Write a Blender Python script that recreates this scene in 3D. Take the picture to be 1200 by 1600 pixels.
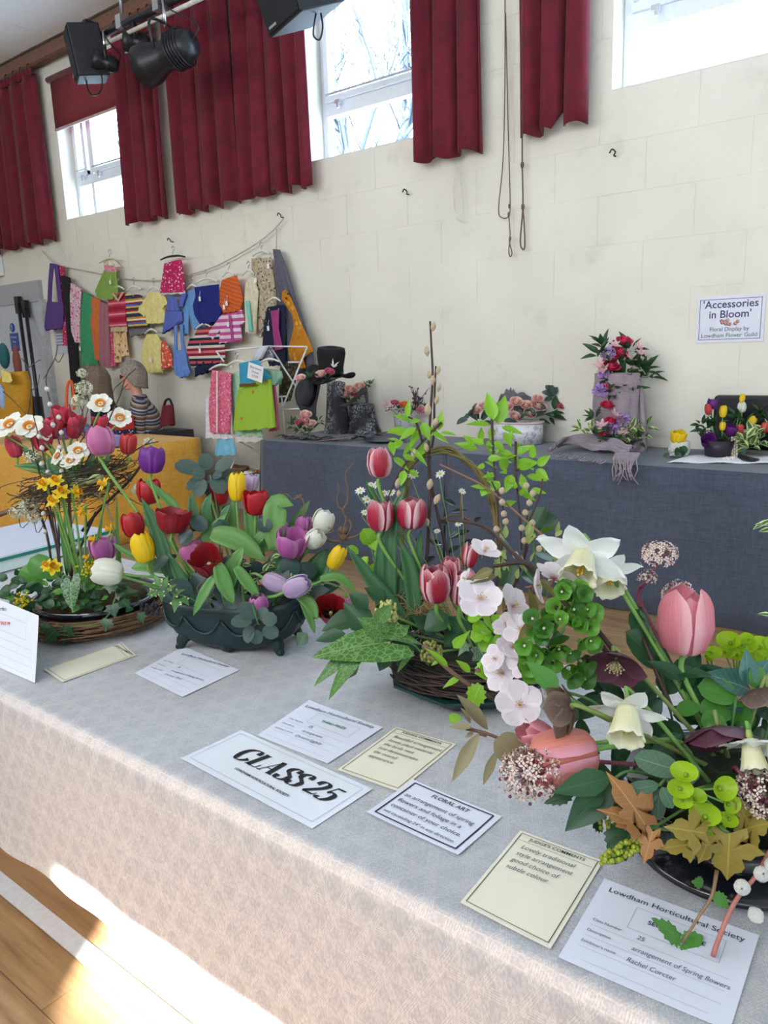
import bpy, bmesh, math, random
from mathutils import Vector, Matrix, Quaternion
random.seed(7)
for o in list(bpy.data.objects): bpy.data.objects.remove(o)
SC = bpy.context.scene
COL = SC.collection
V = Vector
# ---------------------------------------------------------------- camera
CAMZ = 1.5
_h, _p, _r = math.radians(128.4), math.radians(12.0), math.radians(-1.9)
CF = V((math.cos(_h)*math.cos(_p), math.sin(_h)*math.cos(_p), -math.sin(_p)))
_rt = V((math.sin(_h), -math.cos(_h), 0)); _up = _rt.cross(CF)
CR = _rt*math.cos(_r)+_up*math.sin(_r); CU = -_rt*math.sin(_r)+_up*math.cos(_r)
cd = bpy.data.cameras.new('camera'); cam = bpy.data.objects.new('camera', cd); COL.objects.link(cam)
cd.sensor_fit = 'VERTICAL'; cd.sensor_height = 32.0; cd.lens = 32.0*1200/1600; cd.clip_start = .02; cd.clip_end = 200
m = Matrix((CR, CU, -CF)).transposed().to_4x4(); m.translation = V((0, 0, CAMZ)); cam.matrix_world = m
SC.camera = cam
# ---------------------------------------------------------------- light
SC.view_settings.view_transform = 'Standard'; SC.view_settings.look = 'None'
SC.view_settings.exposure = 0.0; SC.view_settings.gamma = 1.0; SC.view_settings.use_curve_mapping = False
w = bpy.data.worlds.new('world'); SC.world = w; w.use_nodes = True
bg = w.node_tree.nodes['Background']; bg.inputs[0].default_value = (.62, .80, 1.0, 1); bg.inputs[1].default_value = 13.0
SUN_EL = math.radians(22); SUN_DIR = V((-.55*math.cos(SUN_EL), .835*math.cos(SUN_EL), -math.sin(SUN_EL)))
sl = bpy.data.lights.new('sun', 'SUN'); sl.energy = 135; sl.angle = math.radians(1.3); sl.color = (1, .96, .90)
so = bpy.data.objects.new('sun', sl); COL.objects.link(so); so.rotation_euler = SUN_DIR.to_track_quat('-Z', 'Y').to_euler(); so.location = (3, -6, 6)
def area(name, loc, target, sx, sy, e, col):
    l = bpy.data.lights.new(name, 'AREA'); l.shape = 'RECTANGLE'; l.size = sx; l.size_y = sy; l.energy = e; l.color = col
    o = bpy.data.objects.new(name, l); COL.objects.link(o); o.location = loc
    o.rotation_euler = (V(target)-V(loc)).to_track_quat('-Z', 'Y').to_euler(); return o
# added area light for assumed, unseen high windows behind the viewer; none are built
area('window_daylight', (-3.5, -2.3, 3.45), (-4.0, 4.9, 2.9), 9.0, 1.5, 290, (.93, .965, 1))
# portals guide the sky light that comes in through the three window openings
for _x, _w in ((-4.05, 1.7), (-1.1, 1.85), (-7.43, 1.66)):
    area('window_portal', (_x, 5.24, 3.7), (_x, 0, 3.7), _w, 1.4, 1, (1, 1, 1)).data.cycles.is_portal = True
# ---------------------------------------------------------------- helpers
def ray(px, py): return CF+CR*((px-600)/1200)-CU*((py-800)/1200)
def at(px, py, zd): return V((0, 0, CAMZ))+ray(px, py)*zd
def atY(px, py, Y):
    r = ray(px, py); return V((0, 0, CAMZ))+r*(Y/r.y)
def atZ(px, py, z):
    r = ray(px, py); return V((0, 0, CAMZ))+r*((z-CAMZ)/r.z)
def zdep(p): return (V(p)-V((0, 0, CAMZ))).dot(CF)
def imgdir(a, t=0):
    a, t = math.radians(a), math.radians(t)
    return ((CU*math.cos(a)+CR*math.sin(a))*math.cos(t)-CF*math.sin(t)).normalized()
def lerp(a, b, t): return a+(b-a)*t
def tab(t, xs, ys):
    for i in range(len(xs)-1):
        if t <= xs[i+1]:
            k = (t-xs[i])/(xs[i+1]-xs[i]); return ys[i]+(ys[i+1]-ys[i])*k
    return ys[-1]
def lin(c):
    if isinstance(c, str):
        c = c.lstrip('#'); c = [int(c[i:i+2], 16)/255 for i in (0, 2, 4)]
        c = [x/12.92 if x <= .04045 else ((x+.055)/1.055)**2.4 for x in c]
    return (c[0], c[1], c[2], 1)
MC = {}
def newmat(name):
    m = bpy.data.materials.new(name); m.use_nodes = True; nt = m.node_tree
    return m, nt, nt.nodes['Principled BSDF'], nt.nodes['Material Output']
def finish(nt, bs, out, colsock, trans, rough, bumpsock=None, bump=0):
    bs.inputs['Roughness'].default_value = rough
    if colsock is not None: nt.links.new(colsock, bs.inputs['Base Color'])
    if bumpsock is not None and bump:
        b = nt.nodes.new('ShaderNodeBump'); b.inputs['Strength'].default_value = min(1, bump); b.inputs['Distance'].default_value = .004
        nt.links.new(bumpsock, b.inputs['Height']); nt.links.new(b.outputs[0], bs.inputs['Normal'])
    if trans:
        tr = nt.nodes.new('ShaderNodeBsdfTranslucent'); mx = nt.nodes.new('ShaderNodeMixShader'); mx.inputs[0].default_value = trans
        if colsock is not None: nt.links.new(colsock, tr.inputs['Color'])
        else: tr.inputs['Color'].default_value = bs.inputs['Base Color'].default_value
        nt.links.new(bs.outputs[0], mx.inputs[1]); nt.links.new(tr.outputs[0], mx.inputs[2]); nt.links.new(mx.outputs[0], out.inputs['Surface'])
def mixrgb(nt, f, a, b):
    n = nt.nodes.new('ShaderNodeMix'); n.data_type = 'RGBA'
    for s, v in ((n.inputs[0], f), (n.inputs[6], a), (n.inputs[7], b)):
        if hasattr(v, 'is_output'): nt.links.new(v, s)
        else: s.default_value = v
    return n.outputs[2]
def math_(nt, op, a, b=0., c=0.):
    n = nt.nodes.new('ShaderNodeMath'); n.operation = op
    for s, v in zip(n.inputs, (a, b, c)):
        if hasattr(v, 'is_output'): nt.links.new(v, s)
        else: s.default_value = v
    return n.outputs[0]
def ramp(nt, f, stops, mode='LINEAR'):
    n = nt.nodes.new('ShaderNodeValToRGB'); n.color_ramp.interpolation = mode; e = n.color_ramp.elements
    while len(e) < len(stops): e.new(.5)
    for i, (p, c) in enumerate(stops): e[i].position = p; e[i].color = lin(c)
    nt.links.new(f, n.inputs[0]); return n.outputs[0]
def coord(nt, kind='Object'): return nt.nodes.new('ShaderNodeTexCoord').outputs[kind]
def noise(nt, vec, scale, detail=3., rough=.5):
    n = nt.nodes.new('ShaderNodeTexNoise'); n.inputs['Scale'].default_value = scale; n.inputs['Detail'].default_value = detail
    n.inputs['Roughness'].default_value = rough; nt.links.new(vec, n.inputs['Vector']); return n.outputs[0]
def M(name, col, rough=.55, var=.15, scale=25., bump=0, trans=0, metal=0, col2=None, sheen=0, coat=0):
    if name in MC: return MC[name]
    m, nt, bs, out = newmat(name)
    c = lin(col)
    c2 = lin(col2) if col2 else tuple(min(1, x*(1+var)) for x in c[:3])+(1,)
    c1 = c if col2 else tuple(x*(1-var) for x in c[:3])+(1,)
    nz = noise(nt, coord(nt), scale)
    k = ramp(nt, nz, [(.3, (0, 0, 0)), (.7, (1, 1, 1))])
    cs = mixrgb(nt, k, c1, c2)
    bs.inputs['Metallic'].default_value = metal
    if sheen: bs.inputs['Sheen Weight'].default_value = sheen
    if coat: bs.inputs['Coat Weight'].default_value = coat
    finish(nt, bs, out, cs, trans, rough, nz, bump)
    MC[name] = m; return m
def petalmat(name, mid, edge=None, base=None, e0=.45, tip=.8, trans=.25, rough=.5, streak=.12, baseh=.14):
    """petal colour from its own UV: u across, v from base to tip"""
    if name in MC: return MC[name]
    m, nt, bs, out = newmat(name)
    uv = nt.nodes.new('ShaderNodeUVMap').outputs[0]; sp = nt.nodes.new('ShaderNodeSeparateXYZ'); nt.links.new(uv, sp.inputs[0])
    u, v = sp.outputs[0], sp.outputs[1]
    mp = nt.nodes.new('ShaderNodeMapping'); mp.inputs['Scale'].default_value = (34, 2, 1); nt.links.new(uv, mp.inputs[0])
    nz = noise(nt, mp.outputs[0], 1.0, 2)
    c = lin(mid); cs = mixrgb(nt, nz, tuple(x*(1-streak*1.6) for x in c[:3])+(1,), tuple(min(1, x*(1+streak)+streak*.04) for x in c[:3])+(1,))
    if edge:
        au = math_(nt, 'ABSOLUTE', math_(nt, 'SUBTRACT', math_(nt, 'MULTIPLY', u, 2.), 1.))
        fe = math_(nt, 'MAXIMUM', au, math_(nt, 'MULTIPLY', v, tip))
        fe = math_(nt, 'ADD', fe, math_(nt, 'MULTIPLY', math_(nt, 'SUBTRACT', nz, .5), .35))
        n = nt.nodes.new('ShaderNodeMapRange'); n.interpolation_type = 'SMOOTHSTEP'; n.inputs[1].default_value = e0; n.inputs[2].default_value = 1.0
        nt.links.new(fe, n.inputs[0]); cs = mixrgb(nt, n.outputs[0], cs, lin(edge))
    if base:
        n = nt.nodes.new('ShaderNodeMapRange'); n.interpolation_type = 'SMOOTHSTEP'; n.inputs[1].default_value = baseh; n.inputs[2].default_value = baseh*.3
        n.inputs[3].default_value = 0; n.inputs[4].default_value = 1
        nt.links.new(v, n.inputs[0]); cs = mixrgb(nt, n.outputs[0], cs, lin(base))
    finish(nt, bs, out, cs, trans, rough, nz, .15)
    MC[name] = m; return m
def leafmat(name, col, vein=None, edge=None, rough=.4, trans=.22, var=.22, netted=0, vw=.10):
    """leaf: UV u across (midrib at .5), v along; optional pale midrib/veins, pale margin, netted veining"""
    if name in MC: return MC[name]
    m, nt, bs, out = newmat(name)
    uv = nt.nodes.new('ShaderNodeUVMap').outputs[0]; sp = nt.nodes.new('ShaderNodeSeparateXYZ'); nt.links.new(uv, sp.inputs[0])
    u, v = sp.outputs[0], sp.outputs[1]
    oi = nt.nodes.new('ShaderNodeObjectInfo').outputs['Random']
    nz = noise(nt, uv, 6., 3)
    f = math_(nt, 'ADD', math_(nt, 'MULTIPLY', nz, .6), math_(nt, 'MULTIPLY', oi, .4))
    c = lin(col); cs = mixrgb(nt, f, tuple(x*(1-var*1.3) for x in c[:3])+(1,), tuple(min(1, x*(1+var*1.3)) for x in c[:3])+(1,))
    au = math_(nt, 'ABSOLUTE', math_(nt, 'SUBTRACT', math_(nt, 'MULTIPLY', u, 2.), 1.))
    # side veins slant towards the tip
    sv = math_(nt, 'FRACT', math_(nt, 'MULTIPLY', math_(nt, 'SUBTRACT', v, math_(nt, 'MULTIPLY', au, .22)), 8.))
    svd = math_(nt, 'ABSOLUTE', math_(nt, 'SUBTRACT', sv, .5))
    vf = math_(nt, 'MAXIMUM', math_(nt, 'LESS_THAN', au, vw*.6), math_(nt, 'MULTIPLY', math_(nt, 'LESS_THAN', svd, vw*.5), .55))
    vc = lin(vein) if vein else tuple(min(1, x*1.35+.01) for x in c[:3])+(1,)
    cs = mixrgb(nt, math_(nt, 'MULTIPLY', vf, .8 if vein else .5), cs, vc)
    if netted:
        vo = nt.nodes.new('ShaderNodeTexVoronoi'); vo.feature = 'DISTANCE_TO_EDGE'; vo.inputs['Scale'].default_value = netted
        nt.links.new(uv, vo.inputs['Vector'])
        cs = mixrgb(nt, math_(nt, 'MULTIPLY', math_(nt, 'LESS_THAN', vo.outputs['Distance'], .07), .75), cs, vc)
    if edge:
        q = math_(nt, 'ADD', au, math_(nt, 'MULTIPLY', math_(nt, 'SUBTRACT', nz, .5), .9))
        cs = mixrgb(nt, math_(nt, 'GREATER_THAN', q, .58), cs, lin(edge))
    finish(nt, bs, out, cs, trans, rough, vf, .35)
    MC[name] = m; return m
ORG = {}
def tag(o, label=None, cat=None, group=None, kind=None):
    if label: o['label'] = label
    if cat: o['category'] = cat
    if group: o['group'] = group
    if kind: o['kind'] = kind
    return o
def thing(name, label, cat, loc, group=None):
    o = bpy.data.objects.new(name, None); COL.objects.link(o); o.empty_display_size = .05
    o.location = loc; ORG[o] = V(loc); return tag(o, label, cat, group)
class MB:
    def __init__(s): s.v = []; s.f = []; s.uv = []
    def add(s, vs, fs, uvs=None):
        n = len(s.v); s.v += [V(x) for x in vs]; s.f += [[i+n for i in q] for q in fs]
        s.uv += uvs if uvs else [(0., 0.)]*len(vs); return s
    def box(s, c, d, rz=0, R=None):
        c = V(c); R = R or Matrix.Rotation(rz, 3, 'Z'); x, y, z = [q/2 for q in d]
        vs = [c+R@V((a*x, b*y, e*z)) for a in (-1, 1) for b in (-1, 1) for e in (-1, 1)]
        return s.add(vs, [(0, 1, 3, 2), (4, 6, 7, 5), (0, 4, 5, 1), (2, 3, 7, 6), (0, 2, 6, 4), (1, 5, 7, 3)])
    def tube(s, pts, r, n=6, cap=True, smooth=0):
        pts = [V(p) for p in pts]
        if smooth: pts = spline(pts, smooth)
        k = len(pts); rs = r if isinstance(r, (list, tuple)) else [r]*2
        t0 = (pts[1]-pts[0]).normalized(); ax = t0.orthogonal().normalized(); vs = []; uv = []
        for i, p in enumerate(pts):
            t = (pts[min(i+1, k-1)]-pts[max(i-1, 0)])
            t = t.normalized() if t.length > 1e-9 else t0
            ax = (ax-t*ax.dot(t)); ax = ax.normalized() if ax.length > 1e-6 else t.orthogonal().normalized()
            b = t.cross(ax); f = i/(k-1)*(len(rs)-1); j = min(int(f), len(rs)-2); rad = rs[j]+(rs[j+1]-rs[j])*(f-j)
            for q in range(n):
                a = 2*math.pi*q/n; vs.append(p+(ax*math.cos(a)+b*math.sin(a))*rad); uv.append((q/n, i/(k-1)))
        fs = [(i*n+q, i*n+(q+1) % n, (i+1)*n+(q+1) % n, (i+1)*n+q) for i in range(k-1) for q in range(n)]
        if cap: fs += [tuple(range(n))[::-1], tuple((k-1)*n+q for q in range(n))]
        return s.add(vs, fs, uv)
    def grid(s, fn, nu, nv, closed=False):
        cols = nu if closed else nu+1; vs = []; uv = []
        for j in range(nv+1):
            for i in range(cols): vs.append(fn(i/nu, j/nv)); uv.append((i/nu, j/nv))
        fs = [(j*cols+i, j*cols+(i+1) % cols, (j+1)*cols+(i+1) % cols, (j+1)*cols+i) for j in range(nv) for i in range(nu)]
        return s.add(vs, fs, uv)
    def lathe(s, prof, c=(0, 0, 0), n=20, R=None, sx=1, sy=1):
        c = V(c); R = R or Matrix.Identity(3)
        def fn(u, v):
            i = round(v*(len(prof)-1)); r, z = prof[i]; a = 2*math.pi*u
            return c+R@V((r*math.cos(a)*sx, r*math.sin(a)*sy, z))
        return s.grid(fn, n, len(prof)-1, True)
    def ball(s, c, r, n=8, m=6, R=None, sc=(1, 1, 1)):
        c = V(c); R = R or Matrix.Identity(3)
        return s.grid(lambda u, v: c+R@V((r*sc[0]*math.sin(math.pi*v)*math.cos(2*math.pi*u), r*sc[1]*math.sin(math.pi*v)*math.sin(2*math.pi*u), -r*sc[2]*math.cos(math.pi*v))), n, m, True)
    def mesh(s, name, org=V((0, 0, 0)), smooth=True):
        me = bpy.data.meshes.new(name); me.from_pydata([p-org for p in s.v], [], s.f)
        ul = me.uv_layers.new(name='UVMap'); li = [0]*len(me.loops); me.loops.foreach_get('vertex_index', li)
        ul.data.foreach_set('uv', [c for i in li for c in s.uv[i]])
        if smooth: me.polygons.foreach_set('use_smooth', [True]*len(me.polygons))
        me.update(); return me
    def build(s, name, mat, parent=None, smooth=True, base=None):
        """a part of `parent`, or (with base) a top-level mesh whose origin is at base"""
        org = ORG[parent] if parent else V(base if base is not None else (0, 0, 0))
        me = s.mesh(name, org, smooth)
        if mat: me.materials.append(mat)
        o = bpy.data.objects.new(name, me); COL.objects.link(o)
        if parent: o.parent = parent; ORG[o] = ORG[parent]
        else: o.location = org; ORG[o] = org
        return o
def spline(pts, n):
    out = []; P = [pts[0]*2-pts[1]]+list(pts)+[pts[-1]*2-pts[-2]]
    for i in range(1, len(P)-2):
        a, b, c, d = P[i-1:i+3]
        for k in range(n):
            t = k/n; out.append(.5*((2*b)+(c-a)*t+(2*a-5*b+4*c-d)*t*t+(3*b-a-3*c+d)*t**3))
    return out+[pts[-1]]
def put(name, me, parent, mw):
    o = bpy.data.objects.new(name, me); COL.objects.link(o); o.parent = parent
    o.matrix_basis = Matrix.Translation(-ORG[parent])@mw; return o
def frame(org, y, n, sx, sy, sz):
    """matrix: local +Y along y, local +Z near n"""
    y = V(y).normalized(); n = V(n); n = n-y*n.dot(y)
    n = n.normalized() if n.length > 1e-5 else y.orthogonal().normalized()
    x = y.cross(n)
    m = Matrix((x*sx, y*sy, n*sz)).transposed().to_4x4(); m.translation = org; return m
def solid(o, t, off=-1):
    md = o.modifiers.new('thickness', 'SOLIDIFY'); md.thickness = t; md.offset = off; return o
def bevel(o, wd, seg=2):
    md = o.modifiers.new('edge', 'BEVEL'); md.width = wd; md.segments = seg; md.limit_method = 'ANGLE'; return o
TEXTS = []
def text(body, parent, mw, size, mat, shear=0, bold=0, align='CENTER', sx=1, name='lettering'):
    TEXTS.append((body, parent, mw, size, mat, shear, bold, align, sx, name))
def make_texts():
    tmp = []
    for (body, parent, mw, size, mat, shear, bold, align, sx, name) in TEXTS:
        c = bpy.data.curves.new(name, 'FONT'); c.body = body; c.size = size; c.shear = shear; c.offset = bold*size; c.align_x = align; c.align_y = 'CENTER'; c.resolution_u = 3
        o = bpy.data.objects.new('tmp', c); COL.objects.link(o); tmp.append(o)
    bpy.context.view_layer.update(); dg = bpy.context.evaluated_depsgraph_get()
    for o, (body, parent, mw, size, mat, shear, bold, align, sx, name) in zip(tmp, TEXTS):
        me = bpy.data.meshes.new_from_object(o.evaluated_get(dg)); me.materials.clear(); me.materials.append(mat)
        put(name, me, parent, mw@Matrix.Diagonal((sx, 1, 1, 1))); bpy.data.objects.remove(o)
# ================================================================ the room
YW = 4.95; ZC = 4.72
def wallmat():
    m, nt, bs, out = newmat('painted_blockwork')
    co = coord(nt, 'Object'); g = nt.nodes.new('ShaderNodeNewGeometry').outputs['Position']
    n1 = noise(nt, g, 1.1, 4); n2 = noise(nt, g, 38, 3)
    c = mixrgb(nt, ramp(nt, n1, [(.35, (0, 0, 0)), (.7, (1, 1, 1))]), lin('#dfdbcf'), lin('#ece8dc'))
    st = noise(nt, g, 3.2, 5, .65); c = mixrgb(nt, ramp(nt, st, [(.58, (0, 0, 0)), (.74, (.5, .5, .5))]), c, lin('#cbc7ba'))
    finish(nt, bs, out, c, 0, .62, n2, .5); return m
WALL = wallmat()
WHITE = M('white_upvc', '#e9eef4', .3, .03)
def floormat():
    m, nt, bs, out = newmat('varnished_floor_board')
    g = nt.nodes.new('ShaderNodeNewGeometry').outputs['Position']; mp = nt.nodes.new('ShaderNodeMapping'); mp.inputs['Scale'].default_value = (1.4, 16, 1); nt.links.new(g, mp.inputs[0])
    n1 = noise(nt, mp.outputs[0], 2.2, 5, .6); oi = nt.nodes.new('ShaderNodeObjectInfo').outputs['Random']
    c = ramp(nt, n1, [(.3, '#7d6148'), (.52, '#a3845f'), (.75, '#b8997a')])
    c = mixrgb(nt, math_(nt, 'MULTIPLY', oi, .45), c, lin('#957352'))
    finish(nt, bs, out, c, 0, .32, n1, .1); return m
FLOOR = floormat()
fl = tag(MB().box((-4, 1.3, -.03), (16, 8, .04)).build('floor', M('dark_subfloor', '#4a3420', .7), smooth=False), kind='structure')
bd = MB().box((0, 0, 0), (1, 1, 1)).mesh('floor_board', smooth=False); bd.materials.append(FLOOR)
def boards(x0, x1, y0, y1, wd, ln):
    y = y0; r = 0
    while y < y1:
        x = x0-(r*.37 % 1)*ln
        while x < x1:
            a, b = max(x, x0-.2), min(x+ln, x1)
            if b-a > .05: put('floor_board', bd, fl, Matrix.Translation(((a+b)/2, y+wd/2, -.006))@Matrix.Diagonal((b-a-.0016, wd-.0016, .012, 1)))
            x += ln
        y += wd; r += 1
boards(-9.8, 2.0, -.27, 1.755, .135, 2.4)
boards(-9.8, 2.0, 1.755, 4.9, .135, 3.1)
tape = MB().box((-2.35, .838, .0012), (3.0, .05, .0012)).build('floor_tape', M('white_floor_tape', '#c9cdd2', .6, .06, 60), smooth=False, base=(-2.35, .8, 0))
tag(tape, 'white court line tape stuck along the wooden floor below the table', 'floor tape')
# ---- back wall with window openings
OPEN = [(-10.6, -9.42), (-8.26, -6.6), (-4.56, -3.2), (-2.03, -.2)]
ZS, ZT = 3.0, 4.42
wb = MB(); T = .27
def wbox(x0, x1, z0, z1): wb.box(((x0+x1)/2, YW+.004+T/2, (z0+z1)/2), (x1-x0, T, z1-z0))
X0, X1 = -11.6, .9
wbox(X0, X1, 0, ZS); wbox(X0, X1, ZT, ZC)
xs = [X0]+[q for o_ in OPEN for q in o_]+[X1]
for i in range(0, len(xs), 2): wbox(xs[i], xs[i+1], ZS, ZT)
wall = tag(wb.build('wall_back', WALL, smooth=False), kind='structure')
cube = MB().box((0, 0, 0), (1, 1, 1)); blk = cube.mesh('block', smooth=False); blk.materials.append(WALL)
BH, BW = .3, .6
for r in range(0, 15):
    z0 = .0+r*BH; z1 = z0+BH
    if z1 > 4.55 or z1 < .35: continue
    free = [(-9.45, -.3)] if z1 <= ZS+.01 else [(-9.3, -8.26), (-6.6, -4.56), (-3.2, -2.03)]
    for (fa, fb) in free:
        x = -9.6-(BW/2 if r % 2 else 0)
        while x < fb:
            a, b = max(x, fa), min(x+BW, fb)
            if b-a > .03 and not (b < -8.9 and z0 < 2.5):
                put('block', blk, wall, Matrix.Translation(((a+b)/2, YW+.0035, (z0+z1)/2))@Matrix.Diagonal((b-a-.005, .005, BH-.005, 1)))
            x += BW
# ---- other walls and the ceiling (mostly out of view)
tag(MB().box((X0-.1, 1.2, ZC/2), (.2, 7.8, ZC)).build('wall_left', WALL, smooth=False), kind='structure')
tag(MB().box((5.1, 1.2, ZC/2), (.2, 7.8, ZC)).build('wall_right', WALL, smooth=False), kind='structure')
tag(MB().box((3.0, YW+.14, ZC/2), (4.2, T, ZC)).build('wall_back_end', WALL, smooth=False), kind='structure')
YF = -2.6; SX0, SX1, SZ0, SZ1 = .60, 2.6, 1.625, 1.95    # unseen gap added and placed to let the sun reach the floor
wf = MB()
for (a, b, c, d) in ((X0, SX0, 0, ZC), (SX1, 5.2, 0, ZC), (SX0, SX1, 0, SZ0), (SX0, SX1, SZ1, ZC)): wf.box(((a+b)/2, YF-.02, (c+d)/2), (b-a, .04, d-c))
tag(wf.build('wall_front', WALL, smooth=False), kind='structure')
ceil = tag(MB().box((-3.2, 1.2, ZC+.06), (17, 7.9, .1)).build('ceiling', M('ceiling_backing', '#bdbab4', .8), smooth=False), kind='structure')
cpm = M('ceiling_panel_white', '#f3f1ee', .75, .03); pb = cube.mesh('ceiling_panel', smooth=False); pb.materials.append(cpm)
for i in range(9):
    for j in range(4):
        put('ceiling_panel', pb, ceil, Matrix.Translation((-10.9+i*1.2, 4.35-j*.9, ZC))@Matrix.Diagonal((1.19, .89, .02, 1)))
tag(MB().box((-5.2, YW-.06, ZC-.07), (12.5, .1, .12)).build('trim_1', M('brown_rail_board', '#7d5a4b', .6), smooth=False), kind='structure')
# ---- windows
def window(i, x0, x1, mull, zmid=3.41):
    root = thing('window_%d' % i, None, None, ((x0+x1)/2, YW+.2, ZS)); root['kind'] = 'structure'; root['label'] = ['', 'white framed high window at the far left edge', 'white framed high window below the dark red roller blind', 'white framed high window with bare tree branches outside', 'white framed high window at the top right corner'][i]
    y = YW+.2; fw = .055
    f = MB(); f.box(((x0+x1)/2, y, ZS+.03), (x1-x0, .07, .06)).box(((x0+x1)/2, y, ZT-.03), (x1-x0, .07, .06)).box(((x0+x1)/2, y, zmid), (x1-x0, .07, .10))
    for x in [x0+.0275, x1-.0275]+mull: f.box((x, y, (ZS+ZT)/2), (fw, .069, ZT-ZS))
    bevel(f.build('frame', WHITE, root, False), .006)
    bars = [x0]+mull+[x1]
    gl = M('window_glass', '#ffffff', .02)
    for a, b in zip(bars, bars[1:]):
        a2, b2 = a+.05, b-.05
        s = MB(); z0, z1 = zmid+.05, ZT-.06
        for c, d in (((a2+b2)/2, z0+.025), ((a2+b2)/2, z1-.025)): s.box((c, y-.035, d), (b2-a2, .05, .05))
        for c in (a2+.025, b2-.025): s.box((c, y-.035, (z0+z1)/2), (.05, .049, z1-z0))
        sa = bevel(s.build('sash', WHITE, root, False), .006)
        h = MB(); h.box(((a2+b2)/2, y-.07, z0+.055), (b2-a2-.04, .012, .014)); h.box((a2+.16, y-.075, z0-.02), (.05, .03, .03)); h.box((a2+.17, y-.09, z0-.045), (.02, .02, .05))
        h.build('window_stay', M('stay_metal', '#c9ced4', .3, .05, metal=.6), sa, False)
        for (c0, c1) in ((z0+.05, z1-.05), (ZS+.06, zmid-.05)):
            p = MB().box(((a2+b2)/2, y, (c0+c1)/2), (b2-a2, .006, c1-c0)).build('pane', glassmat(), root, False)
def glassmat():
    if 'pane' in MC: return MC['pane']
    m, nt, bs, out = newmat('clear_pane'); t = nt.nodes.new('ShaderNodeBsdfTransparent'); t.inputs[0].default_value = (.95, .98, 1, 1)
    g = nt.nodes.new('ShaderNodeBsdfGlossy'); g.inputs['Roughness'].default_value = .02; mx = nt.nodes.new('ShaderNodeMixShader'); mx.inputs[0].default_value = .04
    nt.links.new(t.outputs[0], mx.inputs[1]); nt.links.new(g.outputs[0], mx.inputs[2]); nt.links.new(mx.outputs[0], out.inputs['Surface']); MC['pane'] = m; return m
window(1, -10.6, -9.42, [-10.0]); window(2, -8.26, -6.6, [-7.95]); window(3, -4.56, -3.2, []); window(4, -2.03, -.2, [])
# sills and reveals
for i, (a, b) in enumerate(OPEN):
    tag(MB().box(((a+b)/2, YW+.09, ZS+.004), (b-a, .17, .012)).build('trim_%d' % (i+2), M('sill_paint', '#dcdad2', .5, .03), smooth=False), kind='structure')
# ---- bare trees outside
BARK = M('pale_bark', '#18242e', .8, .2, 14)
def tree(base, h, seed, label, lean):
    rnd = random.Random(seed); mb = MB()
    def br(p, d, L, r, dep):
        pts = [p]; q = p; dd = d
        for k in range(4):
            dd = (dd+V((rnd.uniform(-.22, .22), rnd.uniform(-.2, .2), rnd.uniform(-.05, .16)))).normalized(); q = q+dd*L/4; pts.append(q)
        mb.tube(pts, [r, r*.6], 5, False)
        if dep > 0:
            for k in range(4 if dep > 1 else 5):
                j = rnd.choice((1, 2, 3, 4)); sd = V((rnd.uniform(-1, 1), rnd.uniform(-1, 1), rnd.uniform(.1, .9))).normalized()
                br(pts[j], (dd*.6+sd*.8).normalized(), L*rnd.uniform(.5, .75), r*.5, dep-1)
    root = thing('bare_tree', label, 'tree', base, 'bare trees outside the windows')
    br(V(base), V((lean, 0, 1)).normalized(), h*.5, .2, 4); mb.build('branches', BARK, root)
for (x, y, h, sd, lean, lb) in ((-9.3, 11.8, 10.0, 3, .08, 'thicker bare tree with spreading branches outside the middle window'), (-11.4, 15.5, 12.5, 11, .05, 'bare tree with thin upright twigs farther outside the middle window'),
                             (-20.5, 14, 8.0, 5, .0, 'bare tree outside the window under the red blind')):
    tree((x, y, -.2), h, sd, lb, lean)
# ---- curtains
VELVET = M('burgundy_velvet', '#680822', .85, .28, 9, bump=.1, sheen=.12, trans=.06)
def curtain(x0, x1, z0, z1, nf, label, y=4.84, notch=None):
    root = thing('velvet_curtain', label, 'curtain', ((x0+x1)/2, y, z0), 'burgundy velvet curtains along the high windows')
    ph = random.random()*6
    def fn(u, v):
        fr = .8+.2*(1-v); a = (.05*(1-.5*v)); th_ = 2*math.pi*nf*.62*u+ph+.9*math.sin(4*u+ph); s = math.sin(th_)+.3*math.sin(2.3*th_+v)
        x = lerp(x0, x1, u)+.02*math.sin(6*u+ph)*(1-v)+.35*a*math.cos(th_); z = lerp(z0, z1, v)
        if v < .02: z += .02*math.sin(2*math.pi*nf*u*.5+ph)+(notch(u) if notch else 0)
        return V((x, y+a*s, z))
    solid(MB().grid(fn, nf*10, 14).build('cloth', VELVET, root), .012, 0)
    hd = MB().grid(lambda u, v: V((lerp(x0, x1, u), y-.012+.016*math.sin(2*math.pi*nf*2*u), lerp(z1-.02, z1+.05, v))), nf*14, 2)
    solid(hd.build('gathered_heading', VELVET, root), .02, 0)
    for k in range(nf):
        x = lerp(x0, x1, (k+.5)/nf); rg = MB().tube([V((x+.0, y+.02*math.cos(t), z1+.075+.032*math.sin(t))) for t in [i*math.pi/5 for i in range(11)]], .006, 4, False); rg.build('curtain_ring', M('dark_ring', '#3b2a22', .5), root)
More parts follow.
